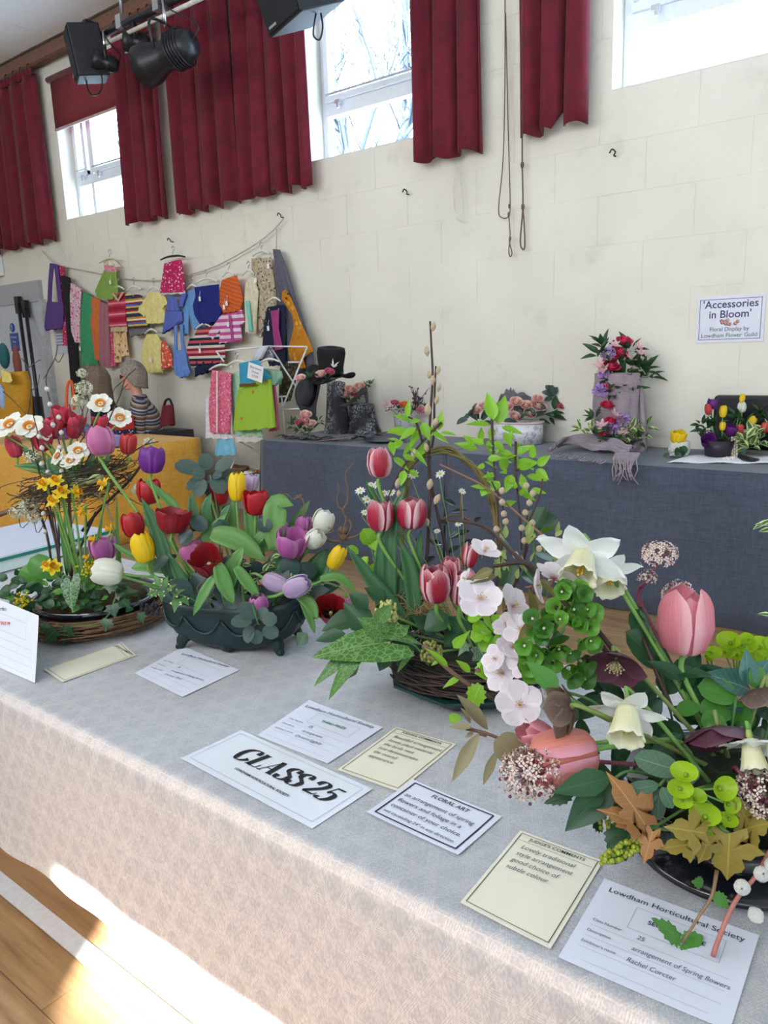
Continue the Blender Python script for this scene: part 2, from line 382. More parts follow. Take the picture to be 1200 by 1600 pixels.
CT = [(-10.6, -9.56, 2.8, 4.5, 6, 'burgundy velvet curtain cut off by the left edge'), (-9.53, -8.41, 2.8, 4.5, 7, 'burgundy velvet curtain beside the window with the roller blind'),
      (-6.95, -6.30, 2.8, 4.5, 5, 'narrow burgundy velvet curtain, left of the three hanging together'), (-6.24, -5.35, 2.79, 4.5, 7, 'widest burgundy velvet curtain, middle of the three hanging together'),
      (-5.28, -4.47, 2.8, 4.5, 7, 'burgundy velvet curtain behind the hanging loudspeaker, right of three'), (-3.46, -2.91, 2.8, 4.5, 5, 'burgundy velvet curtain between the branch-filled window and the long cords')]
for c in CT: curtain(*c)
curtain(-2.64, -2.155, 2.82, 4.5, 5, 'burgundy velvet curtain with a notched hem nearest the sign', notch=lambda u: .13*max(0, 1-abs(u-.68)/.12))
rod = MB().tube([(-11.2, 4.84, 4.575), (-1.9, 4.84, 4.575)], .02, 8).build('curtain_pole', M('brown_pole', '#6b4636', .5), base=(-6.5, 4.84, 4.575))
tag(rod, 'long brown curtain pole running under the ceiling', 'curtain pole')
# maroon roller blind over the second window
rb = thing('roller_blind', 'dark red roller blind half lowered over the left window', 'blind', (-7.6, 4.9, 4.0))
MB().tube([(-8.3, 4.93, 4.42), (-6.7, 4.93, 4.42)], .03, 10).build('roller', VELVET, rb)
solid(MB().grid(lambda u, v: V((lerp(-8.25, -6.7, u), 4.925, lerp(3.92, 4.42, v))), 4, 3).build('blind_cloth', M('maroon_blind', '#7c2630', .7, .08), rb), .003)
MB().box((-7.475, 4.925, 3.915), (1.55, .016, .025)).build('bottom_bar', M('blind_bar', '#b59a94', .5), rb, False)
# ---- lighting bar and loudspeakers
BLK = M('black_metal', '#1a1b20', .42, .2, 30); CHR = M('chrome', '#c8ccd0', .22, .05, metal=.9); CAB = M('black_speaker_vinyl', '#15171f', .55, .2, 60, bump=.2)
YB = 4.25
a, b = atY(138, 66, YB), atY(330, -28, YB); a.z = b.z = (a.z+b.z)/2
lb_ = thing('lighting_bar', 'dark scaffold lighting bar hung from the ceiling beside the curtains', 'lighting bar', (a+b)/2)
MB().tube([a, b+V((.6, 0, 0))], .028, 10).build('bar', BLK, lb_)
MB().tube([a+V((0, -.03, -.09)), b+V((.6, -.03, -.09))], .017, 8).build('cable_tube', M('cream_tube', '#d6d2c6', .4), lb_)
for px in (192, 252):
    p = atY(px, 40, YB); MB().tube([(p.x, YB, a.z), (p.x, YB, ZC)], .016, 8).build('drop_rod', M('steel_rod', '#8e8f92', .35, metal=.7), lb_)
    MB().box((p.x, YB, a.z+.02), (.07, .09, .1)).build('clamp', CHR, lb_, False)
MB().box((b.x-.15, YB-.3, a.z+.12), (.09, 1.0, .06), rz=.5).build('bracket_arm', BLK, lb_, False)
def speaker(c, d, R, label, tilt=0):
    root = thing('loudspeaker', label, 'loudspeaker', V(c)-V((0, 0, d[2]/2)))
    bevel(MB().box(c, d, R=R).build('cabinet', CAB, root, False), .012)
    f = V(c)+R@V((0, -d[1]/2-.004, 0))
    bevel(MB().box(f, (d[0]*.9, .012, d[2]*.9), R=R).build('grille', M('grille_mesh', '#10131c', .7, .3, 400, bump=.6), root, False), .01)
    MB().box(V(c)+R@V((-d[0]*.25, -d[1]/2-.013, -d[2]*.36)), (d[0]*.22, .006, .014), R=R).build('badge', CHR, root, False)
    return root
c = atY(136, 84, 4.15); R = Matrix.Rotation(math.radians(-26), 3, 'Z')@Matrix.Rotation(math.radians(8), 3, 'X')
s1 = speaker(c, (.25, .26, .40), R, 'small black loudspeaker on the end of the lighting bar')
MB().box(c+V((.05, .02, .21)), (.05, .1, .06)).build('mount', BLK, s1, False)
c2 = atY(467, -8, 3.9); R2 = Matrix.Rotation(math.radians(-20), 3, 'Z')@Matrix.Rotation(math.radians(20), 3, 'X')
s2 = speaker(c2, (.47, .33, .28), R2, 'large black loudspeaker at the top edge before the curtain')
p = c2+R2@V((.12, -.02, -.2)); MB().tube([p+V((0, 0, .06)), p+V((-.03, 0, -.05)), p+V((.02, 0, -.09)), p+V((.05, 0, -.03)), p+V((.04, 0, .05))], .006, 5, smooth=4).build('cable_loop', BLK, s2)
MB().box(c2+V((0, .15, .25)), (.06, .06, .3)).build('mount', BLK, s2, False)
def lamp(px, py, Y, L, r, aim, label, yoke=True, clampz=None):
    c = atY(px, py, Y); d = V(aim).normalized(); q = d.to_track_quat('Z', 'Y').to_matrix()
    root = thing('stage_light', label, 'stage light', c, 'stage lights on the bar')
    MB().lathe([(0, -L*.5), (r*.55, -L*.5), (r*.8, -L*.35), (r*.86, -L*.1), (r*.72, 0), (r*.75, L*.12), (r, L*.3), (r*1.04, L*.5), (r*.92, L*.5), (r*.85, L*.38), (0, L*.38)], c, 18, q).build('housing', BLK, root)
    MB().lathe([(r*.72, L*.385), (r*.5, L*.43), (0, L*.45)], c, 16, q).build('lens', M('lens_glass', '#dfe6ee', .08, .1, coat=.5), root)
    fins = MB()
    for k in range(5): fins.lathe([(r*.9, -L*.34+k*.05*L), (r*.97, -L*.33+k*.05*L), (r*.9, -L*.32+k*.05*L)], c, 16, q)
    fins.build('cooling_fins', BLK, root)
    top = V((c.x, c.y, clampz if clampz else c.z+.3))
    s = q@V((1, 0, 0)); s.z = 0; s.normalize()
    MB().tube([c+s*r*1.1, c+s*r*1.15+V((0, 0, r*1.3)), c-s*r*1.15+V((0, 0, r*1.3)), c-s*r*1.1], .011, 6, smooth=4).build('yoke', BLK, root)
    MB().tube([c+V((0, 0, r*1.3)), top], .014, 6).build('hanger', CHR, root)
    MB().tube([c-d*L*.45, c-d*L*.6+V((0, 0, .1)), top+V((.06, 0, -.1)), top], .006, 5, smooth=5).build('cable', BLK, root)
    return root
lamp(166, 98, 4.2, .2, .075, (-.55, -.75, .25), 'small black spotlight with clear lens beside the small loudspeaker', clampz=a.z)
lamp(214, 66, 4.3, .2, .085, (-.7, -.7, .1), 'round black spotlight hanging in front of the curtain edge', clampz=a.z)
lamp(262, 86, 4.15, .5, .15, (-.93, -.25, -.2), 'largest black barrel-shaped stage light hanging below the bar', clampz=a.z)
cl = thing('safety_cable', 'dark looped cable hanging below the small loudspeaker', 'cable', atY(147, 130, 4.15))
MB().tube([atY(x, y, 4.15) for x, y in ((136, 112), (136, 135), (143, 148), (155, 145), (160, 130), (158, 114))], .007, 5, smooth=5).build('loop', BLK, cl)
# ---- cords, hooks and holes on the wall
CORD = M('brown_cord', '#6f5c4c', .8)
def cord(name, pts, r, mat, label, Y=4.9, knots=()):
    root = thing(name, label, 'cord', atY(*pts[-1], Y))
    MB().tube([atY(x, y, Y) for x, y in pts], r, 5, smooth=4).build('string', mat, root)
    for (x, y) in knots: MB().ball(atY(x, y, Y), r*2.6, 6, 5, sc=(1, 1, 1.6)).build('knot', mat, root)
cord('blind_cord', [(789, -20), (789, 120), (786, 250), (779, 325), (784, 340), (795, 337), (797, 310), (794, 200), (790, 20)], .004, CORD, 'long brown looped cord hanging between the two right curtains', knots=[(796, 322), (795, 335)])
cord('blind_cord', [(795, 337), (797, 365), (796, 378), (800, 395), (797, 401), (795, 392), (797, 375)], .004, CORD, 'thin knotted cord tail with a small bottom loop', knots=[(797, 373)])
cord('blind_cord', [(816, 190), (816, 255), (817, 322), (813, 375), (816, 389), (820, 385), (819, 350), (817, 325)], .0055, CORD, 'brown cord with narrow loop hanging under the notched curtain', knots=[(816, 258), (817, 323)])
cord('blind_cord', [(711, 256), (709, 310), (713, 338), (719, 345), (724, 338), (722, 300), (714, 256)], .004, M('white_cord', '#d4d2c8', .7), 'white looped cord faint against the wall below a curtain')
HK = M('dark_hook', '#3a3a3c', .4, metal=.6)
for (x, y, lb) in ((443, 340, 'small screw hook holding the right end of the clothes line'), (639, 304, 'small screw hook alone on the wall below the middle window'), (962, 244, 'small screw hook on the wall below the top right window'), (271, 378, 'small screw hook above the magenta skirt')):
    p = atY(x, y, YW); o = MB().tube([p, p+V((0, -.03, 0)), p+V((.018, -.05, .012)), p+V((0, -.06, .03)), p+V((-.018, -.055, .012))], .005, 5, smooth=4).build('wall_hook', HK, base=p); tag(o, lb, 'hook', 'screw hooks on the wall')
# ---- door at the far left, its header, sign, small box
dr = thing('door_1', 'pale grey double door at the far left of the wall', 'door', atY(20, 640, YW)); dr['kind'] = 'structure'
DG = M('door_grey', '#c3c8d2', .5, .04); z1 = 2.15
MB().box((-9.95, YW-.02, 2.30), (2.0, .06, .24)).build('header', M('header_grey', '#a9abb0', .6, .05), dr, False)
MB().box((-9.7, YW-.01, 1.09), (.74, .04, 2.18)).build('door_leaf', DG, dr, False); MB().box((-9.14, YW-.01, 1.09), (.36, .04, 2.18)).build('door_leaf', DG, dr, False)
MB().box((-8.93, YW-.03, 1.1), (.06, .07, 2.2)).build('door_frame', M('frame_grey', '#b6b9c0', .5), dr, False)
wb_ = atY(2, 416, YW); o = tag(bevel(MB().box((wb_.x-.05, YW-.04, wb_.z), (.22, .08, .24)).build('wall_box', WHITE, smooth=False, base=(wb_.x, YW, wb_.z-.12)), .01), 'small white box fixed to the wall at the left edge', 'wall box')
sg = thing('fire_door_sign', 'blue and white fire door sign on the grey door', 'sign', atY(22, 545, YW-.04))
BLUE = M('sign_blue', '#24509c', .4, .03); SW = M('sign_white', '#eef0f4', .5, .02)
p1, p2 = atY(14, 521, YW-.045), atY(30, 548, YW-.045)
MB().box(((p1.x+p2.x)/2, YW-.035, (p1.z+p2.z)/2), (abs(p2.x-p1.x), .008, abs(p1.z-p2.z))).build('panel', BLUE, sg, False)
cc = atY(18, 512, YW-.045); MB().lathe([(.055, -.004), (.055, .004), (0, .004)], (cc.x, YW-.035, cc.z), 20, Matrix.Rotation(math.pi/2, 3, 'X')).build('round_panel', BLUE, sg)
MWALL = lambda p, dy=0: Matrix.Translation((p.x, p.y+dy, p.z))@Matrix.Rotation(math.pi/2, 4, 'X')
for i, t in enumerate(('Fire door', 'Keep', 'shut')):
    text(t, sg, MWALL(V(((p1.x+p2.x)/2, YW-.041, p1.z-.05-.055*i))), .036, SW)
text('!', sg, MWALL(V((cc.x, YW-.042, cc.z))), .09, SW, bold=.02)
# ---- poster on the wall
sc_ = (p1, p2) = atY(1089, 465, YW-.02), atY(1191, 533, YW-.02); wd, ht = p2.x-p1.x, p1.z-p2.z; cx, cz = (p1.x+p2.x)/2, (p1.z+p2.z)/2
po = thing('wall_poster', 'white laminated Accessories in Bloom poster taped to the wall', 'poster', (cx, YW-.006, p2.z))
MB().box((cx, YW-.004, cz), (wd, .003, ht)).build('sheet', M('poster_paper', '#dfe0ee', .35, .02), po, False)
NAVY = M('navy_ink', '#38406e', .6, .02)
bo = MB()
for dz in (-1, 1): bo.box((cx, YW-.006, cz+dz*(ht/2-.018)), (wd-.03, .001, .003))
for dx in (-1, 1): bo.box((cx+dx*(wd/2-.018), YW-.006, cz), (.003, .001, ht-.036))
bo.build('border', NAVY, po, False)
for t, dz, s, bl in (("'Accessories", .085, .062, .012), ("in Bloom'", .027, .062, .012), ('Floral Display by', -.058, .033, .006), ('Lowdham Flower Guild', -.094, .033, .006)):
    text(t, po, MWALL(V((cx, YW-.0065, cz+dz))), s, NAVY if s > .05 else M('teal_ink', '#3d5f6a', .6, .02), bold=bl)
rs = MB()
for k in range(9): rs.lathe([(.0, 0), (.011, 0), (.0, .001)], (cx+random.uniform(-.05, .05), YW-.0065, cz-.018+random.uniform(-.012, .012)), 7, Matrix.Rotation(math.pi/2, 3, 'X'))
rs.build('printed_roses', M('printed_rose', '#c77a80', .6, .5, 60, col2='#e8b7ae'), po)
# ================================================================ flower and leaf kit
ME = {}
def once(key, fn, mat):
    k = key+'|'+mat.name
    if k not in ME:
        me = fn().mesh(key); me.materials.append(mat); ME[k] = me
    return ME[k]
# ---- leaf blades: unit length along +Y, upper side +Z
LW = {'ovate': ([0, .12, .35, .65, .9, 1], [.04, .55, 1, .72, .22, 0]), 'lance': ([0, .15, .45, .8, 1], [.06, .6, 1, .55, 0]), 'round': ([0, .1, .3, .6, .85, .96, 1], [.1, .62, .95, 1, .74, .38, 0]),
      'blade': ([0, .2, .5, .8, 1], [.5, .8, 1, .6, 0]), 'spoon': ([0, .3, .6, .85, .97, 1], [.08, .35, .9, 1, .5, 0]), 'acute': ([0, .1, .3, .55, .8, 1], [.05, .6, 1, .85, .4, 0])}
def leafmesh(kind, fold=.25, arch=.25, wave=0):
    xs, ys = LW[kind]
    def fn(u, v):
        w = tab(v, xs, ys)*.5; s = (u-.5)*2
        return V((s*w, v*(1-.1*arch), -arch*v*v*.6+abs(s)*w*fold+wave*math.sin(v*17+s*2)*w*abs(s)))
    return MB().grid(fn, 4, 8)
def lobed(pts, fold=.1, cup=.12, base=(0, .12)):
    """fan leaf from a half outline (x>=0) mirrored; stem at origin"""
    full = [(-x, y) for x, y in pts[::-1] if x > 1e-6]+pts if False else None
    r = pts+[(-x, y) for x, y in pts[::-1] if abs(x) > 1e-6]
    mb = MB(); c = V((0, .38, 0)); n = len(r)
    def z(x, y): return -cup*(x*x+(y-.4)**2)+fold*abs(x)
    vs = [V((0, .38, 0))]; uv = [(.5, .38)]
    for k in (.55, 1):
        for x, y in r: X, Y = x*k, .38+(y-.38)*k; vs.append(V((X, Y, z(X, Y)))); uv.append((.5+X*.9, Y))
    fs = [(0, 1+i, 1+(i+1) % n) for i in range(n)]+[(1+i, 1+n+i, 1+n+(i+1) % n, 1+(i+1) % n) for i in range(n)]
    return mb.add(vs, fs, uv)
IVY = [(0, 0), (.12, -.06), (.34, -.05), (.30, .16), (.50, .34), (.26, .46), (.16, .66), (0, 1)]
MAPLE = [(0, .02), (.10, -.04), (.30, -.14), (.34, .02), (.22, .12), (.44, .14), (.66, .30), (.48, .36), (.40, .46), (.24, .46), (.30, .62), (.24, .74), (.12, .80), (0, 1)]
TOOTH = [(0, 0), (.14, -.02), (.22, .10), (.36, .10), (.32, .24), (.46, .30), (.38, .42), (.44, .56), (.30, .60), (.30, .76), (.16, .78), (.12, .9), (0, 1)]
ARROW = [(0, .12), (.10, -.10), (.30, -.16), (.38, .06), (.36, .3), (.26, .58), (.12, .84), (0, 1)]
LOBE = {'ivy': IVY, 'maple': MAPLE, 'tooth': TOOTH, 'arrow': ARROW}
def leafm(kind, mat, fold=.25, arch=.25, wave=0):
    if kind in LOBE: return once('leaf_'+kind+str(arch), lambda: lobed(LOBE[kind], .1, arch), mat)
    return once('leaf_%s_%s_%s_%s' % (kind, fold, arch, wave), lambda: leafmesh(kind, fold, arch, wave), mat)
def leaf(parent, kind, mat, base, tip, width, nrm=None, arch=.25, fold=.25, wave=0, name='leaf'):
    base, tip = V(base), V(tip); d = tip-base; L = d.length
    n = V(nrm) if nrm is not None else V((0, 0, .55))-CF*.6+V((random.uniform(-.3, .3), random.uniform(-.3, .3), random.uniform(-.2, .2)))
    return put(name, leafm(kind, mat, fold, arch, wave), parent, frame(base, d, n, width, L, L if kind in LOBE else max(width, L*.5)))
def lpx(parent, kind, mat, x0, y0, x1, y1, wpx, zd, dz=0, nrm=None, **k):
    """leaf from pixel (x0,y0) to (x1,y1) at depth zd (tip at zd+dz), width in pixels at that depth"""
    return leaf(parent, kind, mat, at(x0, y0, zd), at(x1, y1, zd+dz), wpx*zd/1200, nrm, **k)
def ribbon(parent, pts, wid, mat, name='leaf', fold=.35, nrm=None, prof=None):
    """long strap leaf along world points"""
    P = spline([V(p) for p in pts], 5); k = len(P)-1; xs, ys = prof or ([0, .12, .45, .8, 1], [.45, .8, 1, .6, .02])
    nr = V(nrm) if nrm is not None else -CF*.8+V((0, 0, .5))
    def fn(u, v):
        i = round(v*k); t = (P[min(i+1, k)]-P[max(i-1, 0)]).normalized(); n = nr-t*nr.dot(t); n.normalize(); x = t.cross(n); s = (u-.5)*2
        w = tab(v, xs, ys)*wid*.5
        return P[i]+x*s*w+n*(abs(s)**1.5*w*fold)
    return solid(MB().grid(fn, 4, k).build(name, mat, parent), .0008)
def rpx(parent, pts, wpx, zd, mat, **k): return ribbon(parent, [at(p[0], p[1], p[2] if len(p) > 2 else zd) for p in pts], wpx*zd/1200, mat, **k)
def stem(parent, pts, r, mat, name='stem', n=6): return MB().tube(pts, r if isinstance(r, list) else [r, r], n, smooth=4).build(name, mat, parent)
# ---- petals
def cuppetal(op, inner=False):
    X = [0, .06, .18, .42, .7, .88, 1]
    rc = [.10, .45, .78, 1.0, .93, .74, .50]; ro = [.10, .45, .85, 1.14, 1.34, 1.5, 1.62]
    hc = [0, .015, .12, .42, .74, .92, 1.0]; ho = [0, .01, .08, .34, .6, .74, .8]
    W = [.5, .8, .95, 1.0, .95, .74, .16]
    def fn(u, v):
        r = lerp(tab(v, X, rc), tab(v, X, ro), op); h = lerp(tab(v, X, hc), tab(v, X, ho), op); s = (u-.5)*2
        a = math.radians(58 if not inner else 52)*tab(v, X, W)*s/(1+.25*op)
        r *= (.90 if inner else 1.0)+(.045 if not inner else -.0)*(1-s*s)+.05*op*abs(s)**3*v
        return V((r*math.cos(a), r*math.sin(a), h-.03*s*s*v))
    return MB().grid(fn, 8, 12)
SPAN = {}
def tulip(px, py, w, h, zd, mat, label, base, a=0, t=10, op=.2, group=None, smat=None, dark=False, rest=None, leaves=(), name='tulip', cat='tulip', double=0, sbend=.5):
    """tulip whose head is centred on pixel (px,py), w x h pixels; stem runs to world point base"""
    ax = imgdir(a, t); c = at(px, py, zd); H = h*zd/1200; R = w*zd/1200/2/(1+.45*op)
    if t > 35: H = max(H, R*1.6)
    foot = c-ax*H*.48; root = thing(name, label, cat, base, group)
    q = ax.to_track_quat('Z', 'Y').to_matrix().to_4x4(); ph = random.random()*6.28
    for k in range(6+double):
        inner = k % 2 == 1; o_ = round(min(1, max(0, op+random.uniform(-.1, .12))), 1)
        me = once('petal_%s_%d' % (o_, inner), lambda: cuppetal(o_, inner), mat)
        sc = random.uniform(.94, 1.04)*(1 if k < 6 else .8)
        mw = Matrix.Translation(foot)@q@Matrix.Rotation(ph+k*math.pi/3, 4, 'Z')@Matrix.Diagonal((R*sc, R*sc, H*sc*(1 if not inner else .97), 1))
        put('petal', me, root, mw)
    if op > .55:
        an = MB()
        for k in range(6):
            d = q.to_3x3()@V((math.cos(k*1.05), math.sin(k*1.05), 2.2)).normalized(); an.tube([foot+ax*H*.05, foot+d*H*.38], [R*.05, R*.09], 5)
        an.build('stamens', M('dark_stamen', '#1c1216', .7, .2), root)
        MB().tube([foot, foot+ax*H*.4], [R*.12, R*.1, R*.18], 6).build('pistil', M('pale_pistil', '#b9b46a', .6), root)
    b = V(base); mid = lerp(foot-ax*(foot-b).length*.45, b+V((0, 0, (foot-b).length*.35)), .5)
    stem(root, [foot+ax*H*.03, foot-ax*min(.03, (foot-b).length*.2), mid, b], [R*.16 if R < .03 else R*.12, .0036], smat or STEMG)
    for lf in leaves: rpx(root, lf[0], lf[1], lf[2] if len(lf) > 2 else zd, lf[3] if len(lf) > 3 else TLEAF)
    return root
def flatpetal(kind, cup=.2, wave=0):
    xs, ys = {'daff': ([0, .2, .5, .8, 1], [.35, .85, 1, .62, 0]), 'cherry': ([0, .2, .55, .8, .95, 1], [.12, .6, 1, .92, .5, .18]), 'helle': ([0, .15, .5, .8, 1], [.3, .8, 1, .75, .05]), 'thin': ([0, .4, .8, 1], [.5, 1, .8, .1]),
              'narc': ([0, .2, .55, .82, .96, 1], [.3, .75, 1, .85, .4, .05])}[kind]
    def fn(u, v):
        w = tab(v, xs, ys)*.5; s = (u-.5)*2; return V((s*w, v, cup*v*v+.3*w*s*s*(.4 if kind != 'helle' else 1.1)+wave*math.sin(9*v+3*s)*.06))
    return MB().grid(fn, 4, 7)
def star(root, c, ax, n, L, wd, kind, mat, cup=.2, jit=.12, ph=None, wave=.5, name='petal', tw=0):
    q = V(ax).to_track_quat('Z', 'Y').to_matrix(); ph = random.random()*6 if ph is None else ph
    for k in range(n):
        a = ph+k*2*math.pi/n+random.uniform(-jit, jit)*.5; y = q@V((math.cos(a), math.sin(a), random.uniform(-jit, jit)+(.06 if k % 2 else 0))); 
        put(name, once('pet_%s_%s_%s' % (kind, cup, wave), lambda: flatpetal(kind, cup, wave), mat), root, frame(V(c), y, q@V((0, 0, 1)), wd, L*random.uniform(.93, 1.05), L))
def trumpet(root, c, ax, r, L, mat, flare=1.5, name='trumpet'):
    q = V(ax).to_track_quat('Z', 'Y').to_matrix()
    def fn(u, v):
        a = 2*math.pi*u; rr = r*(tab(v, [0, .3, .7, .9, 1], [.62, .72, .9, 1.0, flare*.85]))*(1+.07*v*v*math.sin(a*12)); return V(c)+q@V((rr*math.cos(a), rr*math.sin(a), L*v*(1+.03*math.sin(a*9)*v)))
    solid(MB().grid(fn, 36, 7, True).build(name, mat, root), r*.05)
def daffodil(px, py, rpx_, zd, ax, label, base, pm, tm, tl=.9, tr=.34, group=None, cat='daffodil', pw=.62, kind='daff', cup=.15, bend=True, cuplike=False, n=6):
    c = at(px, py, zd); L = rpx_*zd/1200; ax = V(ax).normalized()
    root = thing('daffodil', label, cat, base, group)
    star(root, c, ax, n, L, L*pw, kind, pm, cup)
    trumpet(root, c-ax*L*.03, ax, L*tr, L*tl, tm, 1.25 if not cuplike else 1.5)
    st = MB(); q = ax.to_track_quat('Z', 'Y').to_matrix()
    for k in range(3): st.tube([c, c+q@V((math.cos(k*2.1)*L*.06, math.sin(k*2.1)*L*.06, L*tl*.75))], L*.03, 5)
    st.build('stamens', M('yellow_stamen', '#e0b33a', .6), root)
    b = V(base); neck = c-ax*L*.35
    MB().tube([c-ax*L*.02, neck], [L*.12, L*.07], 7).build('floral_tube', M('pale_green_tube', '#a9b86a', .5), root)
    stem(root, [neck, neck-ax*L*.15+V((0, 0, L*.06)), lerp(neck, b, .35)+V((0, 0, L*.2)), b], [.0028, .0034], STEMG)
    return root
STEMG = M('stem_green', '#6f9a4a', .5, .2); STEMD = M('stem_dark_green', '#3e6a30', .5, .2); TWIG = M('dark_twig', '#3a2420', .6, .3); TWIGB = M('brown_twig', '#6d5140', .7, .3); VINE = M('tan_vine', '#8e7346', .7, .35, col2='#5e5a30')
TLEAF = leafmat('tulip_leaf', '#5d8f45', rough=.42, vw=.05); TLEAFD = leafmat('tulip_leaf_deep', '#3d7040', rough=.4, vw=.05)
# ---- roses and small blooms
def rosemesh(seed=1, full=1.0):
    rnd = random.Random(seed); mb = MB()
    for ring, (n, r0, h, op) in enumerate(((3, .26, .95, -.1), (4, .48, .98, .05), (5, .72, .9, .22), (5, .95, .72, .5))):
        for k in range(n):
            a0 = 2*math.pi*k/n+ring*.7+rnd.uniform(-.2, .2); wa = 2*math.pi/n*.72
            def fn(u, v):
                s = (u-.5)*2; a = a0+s*wa; r = r0*(.35+.65*math.sin(min(1, v*1.25)*math.pi/2))*(1+op*v*v*.6)*(1-.05*s*s); z = h*v*(1-.25*s*s*v)-op*.55*max(0, v-.6)
                return V((r*math.cos(a), r*math.sin(a), z))
            mb.grid(fn, 5, 5)
    mb.ball((0, 0, .45), .25, 7, 5, sc=(1, 1, 1.6)); return mb
def pompon(seed=1, n=46):
    rnd = random.Random(seed); mb = MB()
    for k in range(n):
        z = 1-2*(k+.5)/n*.72; a = k*2.4; r = math.sqrt(max(0, 1-z*z)); d = V((r*math.cos(a), r*math.sin(a), z)); t = d.orthogonal().normalized(); b = d.cross(t); ang = rnd.random()*6
        t, b = t*math.cos(ang)+b*math.sin(ang), b*math.cos(ang)-t*math.sin(ang)
        mb.add([d*.35, d*.95+t*.28-b*.06, d*1.08+b*.05+t*.1, d*1.05-t*.12, d*.93-t*.28+b*.08], [(0, 1, 2), (0, 2, 3), (0, 3, 4)])
    return mb
def bloom(name, kind, px, py, rp, zd, mat, label, cat, group, a=0, t=45):
    c = at(px, py, zd); r = rp*zd/1200; ax = imgdir(a, t); q = ax.to_track_quat('Z', 'Y').to_matrix().to_4x4()
    fn = {'rose': lambda: rosemesh(3), 'pom': lambda: pompon(2)}[kind]
    me = once('bloom_'+kind, fn, mat)
    o = bpy.data.objects.new(name, me); COL.objects.link(o)
    o.matrix_basis = Matrix.Translation(c-(ax*r*.5 if kind == 'rose' else V((0, 0, 0))))@q@Matrix.Rotation(random.random()*6, 4, 'Z')@Matrix.Diagonal((r, r, r, 1))
    return tag(o, label, cat, group)
def tuft(name, label, cat, base, mat, spots, kind='ovate', L=.03, wd=.4, n=12, spread=1., group=None, up=.35, stems=True):
    """a clump of leaves: each spot is (px,py,zd); leaves fan out round it. Joined foliage for far displays"""
    root = thing(name, label, cat, base, group); me = leafm(kind, mat)
    for s in spots:
        c = at(*s[:3]); LL = L*(s[3] if len(s) > 3 else 1)
        for k in range(n):
            d = V((random.uniform(-1, 1), random.uniform(-1, .5), random.uniform(-.6, 1)+up)).normalized()
            p = c+d*LL*.25*spread; l = LL*random.uniform(.7, 1.2)
            put('leaf', me, root, frame(p, d, V((0, -.5, .8))+V((random.uniform(-.5, .5), random.uniform(-.5, .5), 0)), l*wd, l, l))
        if stems: MB().tube([c, V(base)], .002, 4).build('stem', STEMD, root)
    return root
# ================================================================ back table with the accessories display
BT = .83; BY0, BY1 = 4.13, 4.9
GCL = None
def weave(name, c1, c2, sc, rough=.85, bump=.3, trans=0, sheen=.2):
    m, nt, bs, out = newmat(name); g = nt.nodes.new('ShaderNodeNewGeometry').outputs['Position']
    mp = nt.nodes.new('ShaderNodeMapping'); mp.inputs['Scale'].default_value = (1, 1, .12); nt.links.new(g, mp.inputs[0])
    mp2 = nt.nodes.new('ShaderNodeMapping'); mp2.inputs['Scale'].default_value = (.12, .12, 1); nt.links.new(g, mp2.inputs[0])
    n = math_(nt, 'MULTIPLY', math_(nt, 'ADD', noise(nt, mp.outputs[0], sc, 2), noise(nt, mp2.outputs[0], sc, 2)), .5)
    big = noise(nt, g, 2.5, 3); f = math_(nt, 'ADD', math_(nt, 'MULTIPLY', n, .8), math_(nt, 'MULTIPLY', big, .3))
    c = ramp(nt, f, [(.36, c1), (.7, c2)]); bs.inputs['Sheen Weight'].default_value = sheen
    finish(nt, bs, out, c, trans, rough, n, bump); return m
GCL = weave('slate_blue_tablecloth', '#343b4c', '#4c5467', 120)
def drape(name, x0, x1, y0, y1, zt, zb, mat, label, cat, flare=.05, seed=0, sides=True):
    """a cloth over a long table: flat top, front and end falls with soft folds"""
    root = thing(name, label, cat, ((x0+x1)/2, (y0+y1)/2, 0)); L = x1-x0
    solid(MB().grid(lambda u, v: V((lerp(x0, x1, u), lerp(y0, y1, v), zt)), 12, 4).build('top', mat, root, False), .004)
    def fall(u, v):
        d = 1-v; x = lerp(x0, x1, u); f = flare*d+.012*d*math.sin(u*L*5+seed)+.010*d*d*math.sin(u*L*13+seed*2)
        return V((x, y0-f, lerp(zb, zt, v)))
    solid(MB().grid(fall, int(L*20), 8).build('front_fall', mat, root), .004)
    if sides:
        for s, xe in ((-1, x0), (1, x1)):
            solid(MB().grid(lambda u, v: V((xe+s*(flare*.6*(1-v)+.012*(1-v)*math.sin(u*9+seed)), lerp(y0-(flare)*(1-v), y1, u), lerp(zb, zt, v))), 14, 8).build('end_fall', mat, root), .004)
    fr = MB().box(((x0+x1)/2, (y0+y1)/2, zt-.03), (L-.06, y1-y0-.06, .03))
    for xx in (x0+.12, x1-.12):
        for yy in (y0+.1, y1-.1): fr.box((xx, yy, (zt-.04)/2), (.035, .035, zt-.05))
    fr.build('trestle', M('table_frame', '#8a8378', .6), root, False)
    return root
XS = atY(697, 740, BY0).x
drape('covered_table', atY(408, 690, BY0).x, XS-.006, BY0, BY1, BT, .004, GCL, 'long table under slate blue cloth, left of the cloth seam', 'table', .06, 1)
drape('covered_table', XS+.006, .8, BY0+.012, BY1, BT, .004, GCL, 'long table under slate blue cloth, right of the cloth seam', 'table', .06, 3)
ZB = lambda px, py: zdep(atZ(px, py, BT+.004))
PINK = petalmat('blush_rose', '#e69a9c', '#f7dccf', e0=.3, tip=.9); DPINK = petalmat('deep_pink_rose', '#c8557a', '#dd86a0', e0=.4); HOT = petalmat('hot_pink_rose', '#dd2b60', '#f05a80', e0=.5); LIL = petalmat('lilac_bloom', '#a97fd0', '#c6a6e2')
